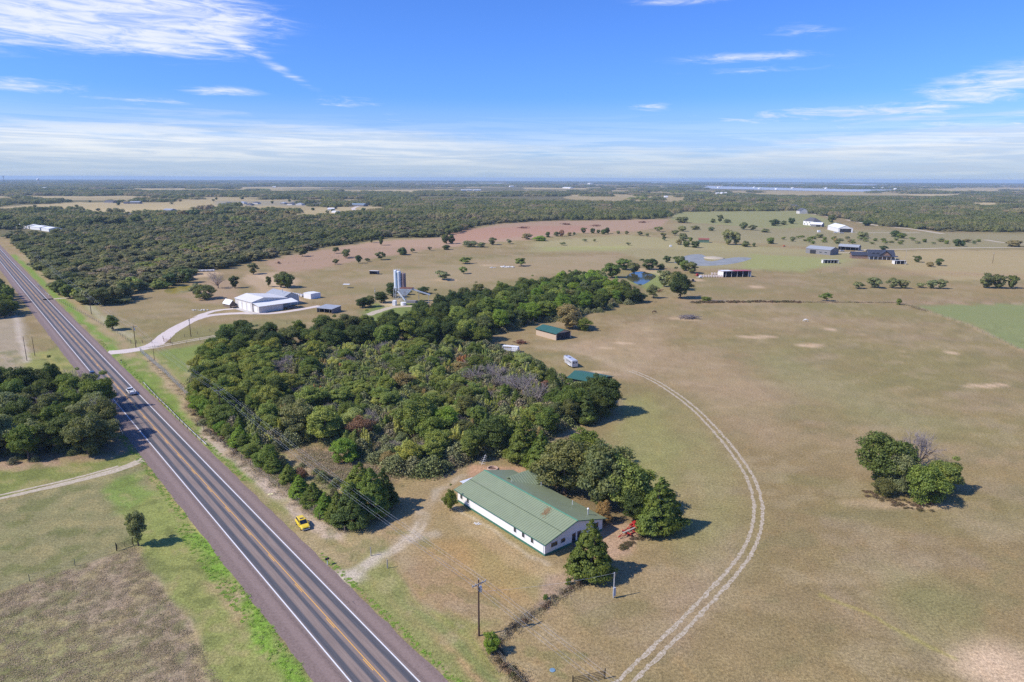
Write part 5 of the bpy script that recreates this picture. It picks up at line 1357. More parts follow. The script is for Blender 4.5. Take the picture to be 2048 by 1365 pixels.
o, L = shed('shack', 'little wooden shack with a steep white roof left of the workshop', 'shack', (447, 614), (460, 617), 3.4, 1.9, 4.2, WOOD, TINB, over=.35)
MB().box(L, L + 2.6, .4, 3.0, .9, 1.1).build('deck', WOOD, o)
for y in (.5, 2.9): MB().tube((L + 2.5, y, 0), (L + 2.5, y, 2.2), .07, None, 5).build('post', WOOD, o)
o, L = shed('open_shed', 'low grey roofed lean-to shed right of the workshop by the tree line', 'shed', (634, 625), (664, 628), 7.5, 2.3, 2.9, GREYW, TING, 'mono', True, 3)
shed('shed', 'small green shed with a rusty red roof beyond the ponds', 'shed', (1397, 485.5), (1418, 486), 7, 3.2, 4.8, mat('faded green wall', (.10, .17, .12), .7), mat('rusty red roof', (.27, .10, .07), .6))
# far left: metal buildings by the highway
for (p0, p1, W_, lab) in (((29, 456), (58, 458), 22, 'long white roofed metal building among trees by the distant highway, nearest the picture edge'), ((60, 459), (80, 461), 18, 'middle white roofed metal building among trees by the distant highway'),
                          ((83, 462), (98, 464), 16, 'smaller white roofed metal building at the highway woods, farthest from the picture edge'), ((197, 438), (213, 439), 16, 'white roofed house behind the round brown tree beside the gold field'), ((209, 442), (220, 443), 12, 'low white roofed shed just before the gold field house')):
    shed('metal_building', lab, 'building', p0, p1, W_, 3.6, 5.2, WHT, TINB)
FAR = [((208, 406), (226, 406.5), 16, 3.4, 6.5, 'dark', 'dark roofed ranch house under a tree at the back of the gold field'), ((247, 408), (257, 408), 12, 3, 5, 'dark', 'small dark shed in the gold field beside the tree'),
       ((259, 408), (279, 408), 18, 4, 6.5, 'grey', 'long grey roofed barn at the back of the gold field'), ((326, 423), (342, 423.5), 14, 3, 5.4, 'grey', 'grey roofed house among trees at the lower edge of the gold field'),
       ((336, 427), (346, 427), 9, 2.6, 3.6, 'white', 'small white shed beside the grey roofed house in the gold field'), ((248, 433), (259, 433.5), 11, 3, 5, 'dark', 'low dark cottage beside a haystack in the gold field'),
       ((700, 413), (727, 413.5), 22, 4, 7, 'blue', 'blue grey house at the bend of the pale far lane'), ((923, 382), (932, 382), 20, 5, 7, 'white', 'first of the distant white poultry barns'),
       ((934, 381.5), (945, 381.5), 20, 5, 7, 'white', 'second of the distant white poultry barns'), ((947, 382), (962, 382), 20, 5, 7, 'white', 'largest of the distant white poultry barns'),
       ((655, 421), (668, 421), 14, 3, 5, 'white', 'white roofed barn among the oaks near the pale far lane'), ((663, 426), (674, 426.5), 9, 2.6, 4, 'white', 'white trailer home just below the oak hidden barn'),
       ((545, 375.5), (552, 375.5), 20, 5, 8, 'white', 'tiny white farm building in the farthest left field strip'), ((1330, 396), (1336, 396), 16, 4, 7, 'white', 'white farmhouse alone in the dark woods before the lake'),
       ((1012, 413), (1020, 413), 12, 4, 6, 'white', 'small white roof in the woods behind the red field'), ((1125, 377), (1140, 377.5), 30, 6, 9, 'white', 'pale barn in the long distant field strip'),
       ((1020, 374.5), (1028, 374.5), 30, 7, 10, 'white', 'white building on the near lake shore'), ((1180, 369), (1190, 369), 60, 12, 16, 'white', 'large pale building on the far lake shore'),
       ((85, 378), (92, 378), 25, 5, 8, 'white', 'white building below the water tower'), ((98, 378.5), (105, 378.5), 25, 5, 8, 'white', 'white building right beside the one below the water tower')]
RM = {'dark': SHING, 'grey': TING, 'white': TINB, 'blue': mat('blue grey roof', (.22, .28, .34), .6)}
for p0, p1, W_, h, hr, k, lab in FAR: shed('farm_building', lab, 'building', p0, p1, W_, h, hr, WHT if k == 'white' else GREYW, RM[k])
hx = [(437, 411), (449, 409), (462, 413), (478, 408), (492, 411.5), (505, 408.5), (560, 409), (574, 410.5), (583, 408), (592, 411), (622, 411), (634, 409.5), (643, 412)]
for i, (x, y) in enumerate(hx):
    shed('suburban_house', 'grey roofed house in the far row of homes behind the brown oaks', 'house', (x, y), (x + random.uniform(8, 12), y + .2), 13, 3, 6, CREAM if i % 2 else GREYW, SHING if i % 3 else TING, 'hip', group='houses in the far row behind the brown oaks')
rv = random.Random(21)
for i in range(38):
    x = 1432 + 178 * rv.random(); y = 388 + (x - 1432) * .066 + rv.uniform(-2.0, 3.5)
    shed('mobile_home', 'white mobile home in the distant cluster at the wood edge before the lake', 'mobile home', (x, y), (x + rv.uniform(3, 8), y + rv.uniform(0, .3)), rv.uniform(8, 14), 4, 6.0, WHT, TINB, group='mobile homes in the distant wood cluster')
for i in range(12):
    x = 1400 + 480 * rv.random(); y = 378.5 + rv.uniform(-2, 1.5)
    shed('lake_house', 'pale house on the lake shore before the horizon', 'house', (x, y), (x + rv.uniform(2, 4), y), 20, 7, 11, WHT, TINB, group='pale houses along the lake shore')
# water tower and mast on the skyline
o = empty('water_tower', (*G(78, 372.5), 0), 0, 'white water tower standing on the far skyline', 'water tower')
MB().lathe([(2.2, 38), (9, 42), (11, 47), (9, 52), (3, 55), (.4, 55.6)], 20).build('tank', TRIM, o, smooth=True)
for k in range(6): an = k * math.pi / 3; MB().tube((8 * math.cos(an), 8 * math.sin(an), 0), (7 * math.cos(an), 7 * math.sin(an), 43), .5, None, 6).build('leg', TRIM, o)
MB().tube((0, 0, 0), (0, 0, 39), 1.4, None, 8).build('riser', TRIM, o)
o = empty('radio_mast', (*G(10, 376), 0), 0, 'thin lattice radio mast on the skyline at the picture edge', 'mast')
m_ = MB()
for k in range(3): an = k * 2.094; m_.tube((1.6 * math.cos(an), 1.6 * math.sin(an), 0), (1.0 * math.cos(an), 1.0 * math.sin(an), 72), .35, None, 5)
m_.build('lattice', mat('grey steel mast', (.2, .2, .22), .5), o); MB().box(-2.6, 2.6, -2.6, 2.6, 64, 69).build('antenna_array', mat('grey steel antenna', (.3, .3, .32), .5), o)
# ------------------------------------------------------------------ vehicles
TYRE = mat('tyre rubber', (.02, .02, .02), .85, .2); RIM = mat('alloy rim', (.45, .46, .48), .3, .1, 3, .5, .6); LAMP = mat('lamp lens', (.8, .8, .78), .15, .02, 1, .6); TAIL = mat('red lamp lens', (.4, .02, .02), .2, .05)
GLASSV = mat('tinted vehicle glass', (.012, .018, .028), .08, .1, 1, .7)
def carpaint(name, c):
    m, t, b = principled(name); co = t.new('ShaderNodeTexCoord').outputs['Object']
    t.put(b.inputs['Base Color'], t.mix(t.ramp(t.noise(co, 2.0, 5), .3, .7, 0, .12), c, tuple(k * .6 for k in c))); b.inputs['Roughness'].default_value = .32; b.inputs['Coat Weight'].default_value = .7; b.inputs['Coat Roughness'].default_value = .08
    return m
def ring(x, w_, z0, z1, tuck=.92, n=5):
    """cross-section of a body at station x: sill, side, shoulder, top"""
    h = z1 - z0
    R_ = [(-w_ * .90, z0), (-w_, z0 + h * .22), (-w_, z0 + h * .62), (-w_ * tuck, z0 + h * .93), (-w_ * tuck * .75, z1), (w_ * tuck * .75, z1), (w_ * tuck, z0 + h * .93), (w_, z0 + h * .62), (w_, z0 + h * .22), (w_ * .90, z0)]
    return [(x, a, b) for a, b in R_]
def wheel(parent, x, y, r_, w_):
    s = 1 if y > 0 else -1
    a = MB().tube((x, y - w_ / 2, r_), (x, y + w_ / 2, r_), r_, None, 20); o = a.build('wheel', TYRE, parent, .02)
    MB().tube((x, y + s * (w_ / 2 - .02), r_), (x, y + s * (w_ / 2 + .012), r_), r_ * .62, None, 14).build('rim', RIM, o); return o
def suv(name, label, pos, rz, paint, cat='car', L=4.45, W_=1.84, Hh=1.62):
    o = empty(name, (pos[0], pos[1], 0), rz, label, cat); w_ = W_ / 2; l = L / 2
    body = MB().loft([ring(-l, w_ * .80, .42, .95), ring(-l + .12, w_ * .95, .30, 1.08), ring(-l + .7, w_, .24, 1.10), ring(0, w_, .24, 1.06), ring(l - 1.15, w_, .24, 1.02), ring(l - .45, w_ * .97, .25, .94), ring(l - .1, w_ * .88, .32, .82), ring(l, w_ * .76, .40, .68)])
    bo = body.build('body', paint, o, smooth=False, bevel=.05)
    cab = MB().loft([[(-l + .12, -w_ * .80, 1.05), (l - 1.10, -w_ * .86, 1.0), (l - 1.10, w_ * .86, 1.0), (-l + .12, w_ * .80, 1.05)], [(-l + .55, -w_ * .66, Hh - .06), (l - 2.0, -w_ * .70, Hh - .06), (l - 2.0, w_ * .70, Hh - .06), (-l + .55, w_ * .66, Hh - .06)]])
    cab.build('window_glass', GLASSV, o)
    MB().loft([[(-l + .38, -w_ * .70, Hh - .08), (l - 1.92, -w_ * .73, Hh - .08), (l - 1.92, w_ * .73, Hh - .08), (-l + .38, w_ * .70, Hh - .08)], [(-l + .50, -w_ * .62, Hh), (l - 2.1, -w_ * .64, Hh), (l - 2.1, w_ * .64, Hh), (-l + .50, w_ * .62, Hh)]]).build('roof', paint, o, bevel=.02)
    MB().box(l - 2.75, l - 2.25, -.38, .38, Hh - .01, Hh + .015).build('sunroof', GLASSV, o)
    pl = MB()
    for s in (-1, 1):
        pl.prism([(l - 1.12, 1.0), (l - 1.00, 1.0), (l - 1.94, Hh - .04), (l - 2.04, Hh - .04)], 1, s * w_ * .80 - .03, s * w_ * .80 + .03)
        pl.prism([(-.35, 1.03), (-.25, 1.03), (-.32, Hh - .05), (-.42, Hh - .05)], 1, s * w_ * .80 - .03, s * w_ * .80 + .03)
    pl.build('pillar', paint, o)
    MB().box(l - .04, l + .015, -w_ * .52, w_ * .52, .44, .64).build('grille', BLACK, o); MB().box(l - .10, l + .03, -w_ * .74, w_ * .74, .28, .42).build('bumper', TRIM, o, bevel=.02)
    for s in (-1, 1):
        MB().box(l - .16, l - .02, s * w_ * .70 - .14, s * w_ * .70 + .14, .62, .74).build('headlight', LAMP, o)
        MB().box(-l - .01, -l + .12, s * w_ * .70 - .11, s * w_ * .70 + .11, .78, .98).build('taillight', TAIL, o)
        MB().box(l - 1.35, l - 1.18, s * (w_ + .08) - .09, s * (w_ + .08) + .09, 1.0, 1.14).build('mirror', paint, o)
        for x in (-l + .85, l - .92): wheel(o, x, s * (w_ - .10), .34, .23)
    return o
def pickup(name, label, pos, rz, paint, load=None):
    o = empty(name, (pos[0], pos[1], 0), rz, label, 'pickup truck'); w_ = .98; l = 2.9
    MB().loft([ring(-.25, w_, .42, 1.18), ring(.9, w_, .42, 1.18), ring(l - .55, w_ * .98, .42, 1.14), ring(l - .1, w_ * .9, .46, 1.02), ring(l, w_ * .82, .5, .9)]).build('body', paint, o, bevel=.05)
    bd = MB(); bd.box(-l, -.27, -w_, -w_ + .08, .5, 1.15); bd.box(-l, -.27, w_ - .08, w_, .5, 1.15); bd.box(-l, -l + .07, -w_ + .08, w_ - .08, .5, 1.15); bd.box(-l + .07, -.27, -w_ + .08, w_ - .08, .50, .62); bd.build('bed', paint, o)
    MB().box(-l + .1, -.3, -w_ + .1, w_ - .1, .625, .66).build('bed_liner', BLACK, o)
    MB().loft([[(-.25, -w_ * .86, 1.16), (1.75, -w_ * .88, 1.14), (1.75, w_ * .88, 1.14), (-.25, w_ * .86, 1.16)], [(-.05, -w_ * .74, 1.72), (.95, -w_ * .74, 1.72), (.95, w_ * .74, 1.72), (-.05, w_ * .74, 1.72)]]).build('window_glass', GLASSV, o)
    MB().loft([[(-.12, -w_ * .78, 1.70), (1.05, -w_ * .78, 1.70), (1.05, w_ * .78, 1.70), (-.12, w_ * .78, 1.70)], [(-.02, -w_ * .70, 1.79), (.92, -w_ * .70, 1.79), (.92, w_ * .70, 1.79), (-.02, w_ * .70, 1.79)]]).build('roof', paint, o, bevel=.02)
    MB().box(-l - .12, -l, -w_ * .9, w_ * .9, .42, .58).build('bumper', GALV, o)
    if load: MB().box(-2.3, -1.3, -.5, .5, .66, 1.15).build('tool_box', load, o); MB().box(-.9, -.4, -.85, .85, .9, 1.25).build('cross_box', paint, o)
    for s in (-1, 1):
        MB().box(-l - .02, -l + .05, s * (w_ - .05) - .05, s * (w_ - .05) + .05, .75, 1.0).build('taillight', TAIL, o); MB().box(l - .1, l, s * .66 - .14, s * .66 + .14, .72, .88).build('headlight', LAMP, o)
        for x in (-1.85, 1.9): wheel(o, x, s * (w_ - .10), .40, .26)
    return o
road_rz = math.atan2(RT[1], RT[0])
YEL = carpaint('yellow car paint', (.82, .58, .02)); WP = carpaint('white truck paint', (.75, .76, .77)); DKP = carpaint('dark blue car paint', (.015, .022, .035)); SLV = carpaint('silver paint', (.5, .51, .53))
suv('parked_car', 'yellow compact crossover car parked on the grass beside the highway', G(605.5, 1053), road_rz + math.pi - .10, YEL)
ps, po = road_so(*G(267, 789)); pickup('pickup_truck', 'white pickup truck driving away in the lane beside the guardrail', RD(ps + 1.5, 1.95), road_rz, WP, TRIM)
sx, sy = G(186, 753); suv('dark_car', 'dark car half hidden under the roadside oaks at the far edge line', (sx, sy), road_rz + math.pi, DKP)
suv('parked_car', 'dark car parked under the open end of the workshop roof', G(583, 618), R(20), DKP)
suv('parked_car', 'dark car parked on the drive beside the dark ranch house', G(1706, 511), R(-20), DKP)
suv('parked_car', 'silver car in the open grey carport', G(1684, 503.5), R(5), SLV)
pickup('pickup_truck', 'white pickup truck parked before the big white metal barn', G(1683, 467.5), R(4), WP)
suv('parked_car', 'white car parked at the corner of the big white metal barn', G(1671, 466.5), R(4), WP)
# ------------------------------------------------------------------ trailers
ALU = ribbed('brushed aluminium side', (.60, .61, .64), .5, 0, .4, .3, .15, .08, .5, None, 0, .3)
a, L, rz = frame_from((1129.5, 727.5), (1144, 737)); L = 7.2
b0 = G(1144, 737.2); dirx = (math.cos(rz), math.sin(rz))
o = empty('horse_trailer', (b0[0] - dirx[0] * L, b0[1] - dirx[1] * L, 0), rz, 'silver horse trailer with a row of small dark windows in the pasture', 'trailer')
MB().loft([[(-1.6, .25, 1.7), (-1.6, 2.05, 1.7), (-1.6, 1.95, 2.6), (-1.6, .35, 2.6)], [(-1.2, .05, 1.5), (-1.2, 2.25, 1.5), (-1.2, 2.1, 2.82), (-1.2, .2, 2.82)], [(.02, 0, 1.45), (.02, 2.3, 1.45), (.02, 2.15, 2.9), (.02, .15, 2.9)]]).build('nose', ALU, o)
MB().loft([[(.03, 0, .5), (.03, 2.3, .5), (.03, 2.3, 2.6), (.03, 2.15, 2.88), (.03, .15, 2.88), (.03, 0, 2.6)], [(L, 0, .5), (L, 2.3, .5), (L, 2.3, 2.6), (L, 2.15, 2.88), (L, .15, 2.88), (L, 0, 2.6)]]).build('body', ALU, o)
for k in range(4): MB().box(2.0 + 1.2 * k, 2.6 + 1.2 * k, -.03, -.005, 1.7, 2.15).build('window', DARKG, o)
for y in (.35, 1.35): MB().box(L + .005, L + .03, y, y + .6, 1.75, 2.3).build('rear_window', DARKG, o)
MB().box(2.2, 2.9, .8, 1.4, 2.885, 2.97).build('roof_vent', BLACK, o); MB().box(-1.2, -.4, .8, 1.4, 2.905, 2.98).build('roof_hatch', GREYW, o)
MB().box(3.2, 5.6, -.12, -.02, .55, .75).build('mudguard', TRIM, o)
for x in (3.8, 4.9):
    for y in (.12, 2.18): wheel(o, x, y, .36, .22)
MB().tube((-1.2, 1.15, 1.5), (-1.2, 1.15, .1), .07).build('hitch_leg', GALV, o)
a, L, rz = frame_from((1005, 703.5), (1033, 706)); L = 6.4
o = empty('stock_trailer', (a.x, a.y, 0), rz, 'white slat-sided livestock trailer parked at the edge of the woods', 'trailer')
MB().box(-.1, L, 0, 2.2, 2.2, 2.32).build('roof', TINB, o); MB().box(0, L, 0, 2.2, .45, .6).build('floor', GALV, o)
sl = MB()
for z in (.62, 1.0, 1.38): sl.box(0, L, -.02, .04, z, z + .2); sl.box(0, L, 2.16, 2.22, z, z + .2)
for x in np.linspace(0, L - .1, 8): sl.box(x, x + .08, -.03, -.02, .6, 2.2)
sl.build('slatted_side', TRIM, o); MB().box(0, .06, .05, 2.15, .6, 2.2).build('front_panel', TRIM, o); MB().box(L * .62, L - .02, .05, 2.15, .6, 2.2).build('rear_box', TRIM, o)
for x in (2.7, 3.6):
    for y in (.0, 2.2): wheel(o, x, y, .34, .2)
dw = MB(); dw.tube((0, .5, .5), (-1.3, 1.1, .5), .05); dw.tube((0, 1.7, .5), (-1.3, 1.1, .5), .05); dw.build('drawbar', GALV, o)
# ------------------------------------------------------------------ poles and wires
POLE = mat('creosoted pole', (.085, .055, .045), .9, .3, 4, .1); POLEG = mat('weathered grey pole', (.36, .33, .30), .9, .2, 4, .1); PORC = mat('porcelain', (.45, .47, .5), .3, .1)
def utility_pole(base, h, label, arm=2.4, armrz=None, can=False, m=POLE, r0=.16, group=None):
    x, y = G(*base); o = empty('utility_pole', (x, y, 0), road_rz if armrz is None else armrz, label, 'utility pole', group)
    MB().tube((0, 0, -.3), (0, 0, h), r0, r0 * .62, 10).build('pole', m, o)
    if arm:
        MB().box(-.16, -.05, -arm / 2, arm / 2, h - .75, h - .60).build('crossarm', POLEG, o)
        b_ = MB(); b_.tube((-.1, -.7, h - .70), (-.1, 0, h - 1.35), .025); b_.tube((-.1, .7, h - .70), (-.1, 0, h - 1.35), .025); b_.build('brace', GALV, o)
        for yy in (-arm / 2 + .1, -arm / 4, arm / 4, arm / 2 - .1): MB().lathe([(.05, 0), (.07, .05), (.04, .09), (.06, .14), (.03, .2)], 8, (-.1, yy, h - .6)).build('insulator', PORC, o)
    MB().lathe([(.06, 0), (.07, .06), (.03, .22)], 8, (0, 0, h)).build('pole_top_pin', PORC, o)
    if can: MB().lathe([(.20, 0), (.22, .05), (.22, .85), (.16, .95)], 12, (.02, -.38, h - 2.2)).build('transformer', GALV, o)
    return Vector((x, y, 0)), h
P = {}
P['near'] = utility_pole((958, 1272), 9.6, 'tall dark utility pole with crossarm at the yard corner nearest the camera', 2.6, None, True)
P['thicket'] = utility_pole((443, 842), 9.8, 'utility pole whose crossarm pokes out of the thicket', 2.6, None)
P['junction'] = utility_pole((272, 696), 9.4, 'dark utility pole with crossarm where the caliche drive meets the highway', 2.4, None, True)
P['slim'] = utility_pole((309, 721), 5.6, 'slim dark pole inside the fenced green paddock', 0, r0=.09)
P['drive'] = utility_pole((382, 674), 8.1, 'dark pole with a white lamp head beside the curved drive', 1.4, R(0))
P['w1'] = utility_pole((54, 722), 9.4, 'taller of two bare poles in the dry field left of the highway', 0, r0=.12)
P['w2'] = utility_pole((70, 713), 7.8, 'shorter of two bare poles in the dry field left of the highway', 0, r0=.11)
P['edge'] = utility_pole((183, 629), 9.4, 'dark pole at the fence before the big left woods', 2.0, None)
P['far'] = utility_pole((69, 527), 9.4, 'far utility pole along the highway woods', 2.0, None)
P['shop'] = utility_pole((751, 606), 8.4, 'pole with a white topped crossarm near the silos', 2.0, R(0), True, POLEG)
P['east'] = utility_pole((1985, 527), 9, 'lone thin pole in the gold field near the picture edge', 1.8, R(0))
P['lane'] = utility_pole((1345 + 466 - 0, 519), 8, 'pole beside the dark ranch house', 1.6, R(0), m=POLEG)
o = empty('meter_post', (*G(1227, 1196), 0), R(20), 'short galvanised service post with a grey box standing in the pasture', 'post')
MB().tube((0, 0, -.2), (0, 0, 4.7), .11, .09, 10).build('post', GALV, o); MB().box(-.22, .22, -.3, -.1, .5, 2.0).build('meter_box', PORC, o); MB().tube((-.3, 0, 4.6), (0, 0, 4.6), .04).build('bracket', GALV, o)
WIRE = mat('bare aluminium wire', (.55, .56, .58), .4, .1, 1, .4, .3)
def wire(a, b_, sag, label, r_=.012):
    n = 22; pts = []
    for i in range(n + 1):
        t_ = i / n; p = a.lerp(b_, t_); pts.append(p - Vector((0, 0, sag * 4 * t_ * (1 - t_))))
    o = MB().path(pts, r_, 3).build('power_line', WIRE); tag(o, label, 'power line', 'power lines strung between the roadside poles'); return o
def arm_pt(k, off): p, h = P[k]; rn = Vector((math.cos(road_rz + math.pi / 2), math.sin(road_rz + math.pi / 2), 0)); return p + rn * off + Vector((0, 0, h - .4))
past = Vector((*RD(P['near'][0].to_2d().dot(Vector(RT)) - 88, road_so(*P['near'][0].to_2d())[1]), 0)); P['next'] = (past, 9.6)
for a_, b_ in (('next', 'near'), ('near', 'thicket'), ('thicket', 'junction'), ('junction', 'edge'), ('edge', 'far')):
    for off in (-1.2, -.62, .62, 1.2): wire(arm_pt(a_, off), arm_pt(b_, off), 1.1, 'thin power line strung from the %s' % {'next': 'yard pole towards the camera', 'near': 'yard pole to the thicket pole', 'thicket': 'thicket pole to the junction pole', 'junction': 'junction pole to the woods fence pole', 'edge': 'woods fence pole along the highway'}[a_])
hz_ = empty('next_pole', (0, 0, 0)) if False else None
x_, y_ = past.x, past.y
o = empty('utility_pole', (x_, y_, 0), road_rz, 'utility pole of the same line beyond the lower picture edge', 'utility pole'); MB().tube((0, 0, -.3), (0, 0, 9.6), .16, .1, 10).build('pole', POLE, o); MB().box(-.16, -.05, -1.3, 1.3, 8.85, 9.0).build('crossarm', POLEG, o)
mp = Vector((*G(1227, 1196), 4.6)); w_ = MB().path([P['near'][0] + Vector((0, 0, 7.6)).lerp(Vector((0, 0, 7.6)), 0) if i == 0 else (P['near'][0] + Vector((0, 0, 7.6))).lerp(mp, i / 12) - Vector((0, 0, 2.0 * i / 12 * (1 - i / 12))) for i in range(13)], .014, 3).build('service_line', WIRE); tag(w_, 'slack service line running from the near pole to the galvanised post', 'power line')
# ------------------------------------------------------------------ guardrails
def guardrail(pts, label, h=.72):
    P_ = [Vector((*G(*p), 0)) for p in pts]; o = empty('guardrail', P_[0], 0, label, 'guardrail'); org = P_[0]
    rl = MB()
    for a, b_ in zip(P_, P_[1:]):
        d = (b_ - a).normalized(); n_ = Vector((-d.y, d.x, 0)); prof = [(.0, 0), (.05, .06), (.0, .13), (.05, .20), (.0, .27), (-.03, .27), (-.03, 0)]
        rl.loft([[tuple(a - org + n_ * u + Vector((0, 0, h - .27 + v))) for u, v in prof], [tuple(b_ - org + n_ * u + Vector((0, 0, h - .27 + v))) for u, v in prof]])
    rl.build('rail', GALVB, o); tot = 0
    for a, b_ in zip(P_, P_[1:]):
        k = max(1, int((b_ - a).length / 3.8))
        for i in range(k):
            p = a.lerp(b_, i / k) - org; d = (b_ - a).normalized(); n_ = Vector((d.y, -d.x, 0)); q = p + n_ * .12
            MB().box(q.x - .08, q.x + .08, q.y - .08, q.y + .08, 0, h).build('post', WOOD, o)
    return o
GALVB = mat('pale galvanised rail', (.66, .67, .68), .4, .08, 1, .5, .2)
guardrail([(287, 768), (301, 783), (318, 801), (338, 820), (360, 843), (385, 867), (413, 893)], 'long pale steel guardrail curving along the highway beside the thicket')
guardrail([(229, 838), (236, 853), (246, 872)], 'short guardrail in the shade of the roadside oaks')
guardrail([(75, 570), (82, 579), (90, 587), (99, 593)], 'far pale guardrail by the track into the left woods')
# ------------------------------------------------------------------ fences and gates
TPOST = mat('steel fence post', (.12, .13, .11), .7, .2); FWIRE = mat('fence wire', (.32, .30, .28), .6, .1)
def fence(pts, label, sp=4.0, h=1.25, wires=3, m=None, r_=.05, wr=.012, world=False, mesh=0.0):
    P_ = [Vector((*p, 0)) for p in (pts if world else GL(*pts))]; o = empty('fence', P_[0], 0, label, 'fence'); org = P_[0]; pw = []
    for a, b_ in zip(P_, P_[1:]):
        k = max(1, int((b_ - a).length / sp)); pw += [a.lerp(b_, i / k) for i in range(k)]
    pw.append(P_[-1]); W_ = MB()
    for z in [h * (i + 1) / (wires + .3) for i in range(wires)]: W_.path([p - org + Vector((0, 0, z)) for p in pw], wr, 3)
    if mesh:
        for a, b_ in zip(pw, pw[1:]):
            k = int((b_ - a).length / mesh)
            for i in range(k): q = a.lerp(b_, i / max(1, k)) - org; W_.tube(q, q + Vector((0, 0, h)), wr, None, 3, False)
    W_.build('wire', FWIRE if not mesh else GALV, o)
    if len(pw) > 100: pw = pw[:100]
    for i, p in enumerate(pw):
        q = p - org; jj = random.uniform(-.04, .04); MB().tube(q, q + Vector((jj, jj, h * random.uniform(.98, 1.12))), r_, None, 5).build('post', m or TPOST, o)
    return o
fence([(-40, 1199), (60, 1164), (150, 1133), (234, 1102)], 'wire fence on thin posts between the mown and the weedy field', 4.2, 1.3, 4)
fence([(281, 705), (300, 722), (330, 748), (360, 778), (384, 802)], 'tall grey mesh fence running down the edge of the green paddock', 3.0, 1.9, 3, GALV, .05, .014, False, .22)
fence([(281, 705), (310, 697), (345, 692), (400, 683), (440, 677)], 'post and wire fence along the sandy track beside the green paddock', 4, 1.3, 3, WOOD, .07)
fence([(120, 604), (160, 625), (207, 652), (236, 668), (256, 682), (262, 688)], 'roadside fence of the workshop field', 4, 1.3, 3, WOOD, .07)
fence([(262, 688), (285, 687), (304, 686.5)], 'short wooden fence beside the pole at the drive mouth', 2.2, 1.5, 3, WOOD, .11)
fence([(326, 678), (342, 680), (420, 664), (520, 655), (600, 645)], 'fence between the workshop field and the sandy track', 5, 1.3, 3, WOOD, .09)
fence([(1380, 606.5), (1500, 604), (1650, 605), (1800, 606), (1930, 608), (2080, 610)], 'long overgrown cross fence dividing the big pasture', 7, 1.3, 2, WOOD, .07)
fence([(1800, 606), (1850, 622), (1935, 651), (2048, 704), (2130, 744)], 'fence slanting between the tan pasture and the green field', 5, 1.2, 2, WOOD, .06)
fence([(1190, 1146), (1150, 1172), (1100, 1206), (1050, 1240), (1010, 1272), (985, 1298)], 'weedy wire fence along the far side of the yard', 4.2, 1.2, 3)
fence([(985, 1298), (1010, 1330), (1050, 1375)], 'wire fence following the ditch at the lower picture edge', 4.2, 1.2, 3)
fence([(1240, 745), (1290, 690), (1200, 685)], 'faint cattle fence near the horse trailer', 7, 1.2, 2) if False else None
fence([(395, 852), (450, 895), (520, 948), (600, 1010), (640, 1040), (690, 1066)], 'old cedar post fence under the roadside cedars', 5.0, 1.4, 3, WOOD, .10)
fence([(560, 530), (640, 520), (700, 512)], 'fence between the red field and the workshop pasture', 7, 1.3, 2, WOOD, .09)
fence([(1340, 541), (1500, 541), (1640, 546), (1800, 549), (2060, 552)], 'long fence between the hay barn field and the ranch house', 9, 1.3, 2, WOOD, .08)
def pipe_gate(p0, p1, label, h=1.3, m=BLACK):
    a, L, rz = frame_from(p0, p1); o = empty('gate', (a.x, a.y, 0), rz, label, 'gate'); f = MB()
    for z in np.linspace(.25, h, 5): f.tube((.1, 0, z), (L - .1, 0, z), .035, None, 6)
    for x in (.1, L / 2, L - .1): f.tube((x, 0, .25), (x, 0, h), .035, None, 6)
    f.build('gate_leaf', m, o)
    for x in (-.05, L + .05): MB().tube((x, 0, 0), (x, 0, h + .35), .08, None, 8).build('gate_post', m, o)
pipe_gate((1146, 1372), (1209, 1358), 'black pipe gate at the lower picture edge')
pipe_gate((234, 1102), (266, 1091), 'dark pipe gate beside the slender tree in the left field')
pipe_gate((328, 684), (341, 687), 'rusty gate across the sandy track at the drive', 1.4, RUST)
# ------------------------------------------------------------------ small things of the roadside and yard
def post(base, h, label, r_=.07, m=POLEG): o = MB().tube((0, 0, -.1), (0, 0, h), r_, r_ * .9, 8).build('post', m, None, 0, False, (*G(*base), 0)); tag(o, label, 'post'); return o
post((742, 1112), 1.75, 'weathered post at the yard entrance, farther from the highway', .1); post((775, 1137), 1.75, 'weathered post at the yard entrance, nearer the ditch', .1)
def mailbox(base, rz, label):
    o = empty('mailbox', (*G(*base), 0), rz, label, 'mailbox'); MB().box(-.05, .05, -.05, .05, 0, 1.05).build('post', TRIM, o)
    MB().prism([(-.16, 1.05), (.16, 1.05), (.16, 1.25), (.09, 1.36), (-.09, 1.36), (-.16, 1.25)], 0, -.34, .34).build('box', BLACK, o); MB().box(-.05, .05, .165, .18, 1.15, 1.35).build('flag', TAIL, o)
mailbox((655, 1130), road_rz + 1.57, 'black mailbox on a white post by the shoulder near the yellow car'); mailbox((243, 727), road_rz + 1.57, 'black mailbox on the green verge by the caliche drive')
o = empty('fire_ring', (*G(985, 939), 0), 0, 'low brick fire ring behind the farmhouse', 'fire ring'); rg = MB()
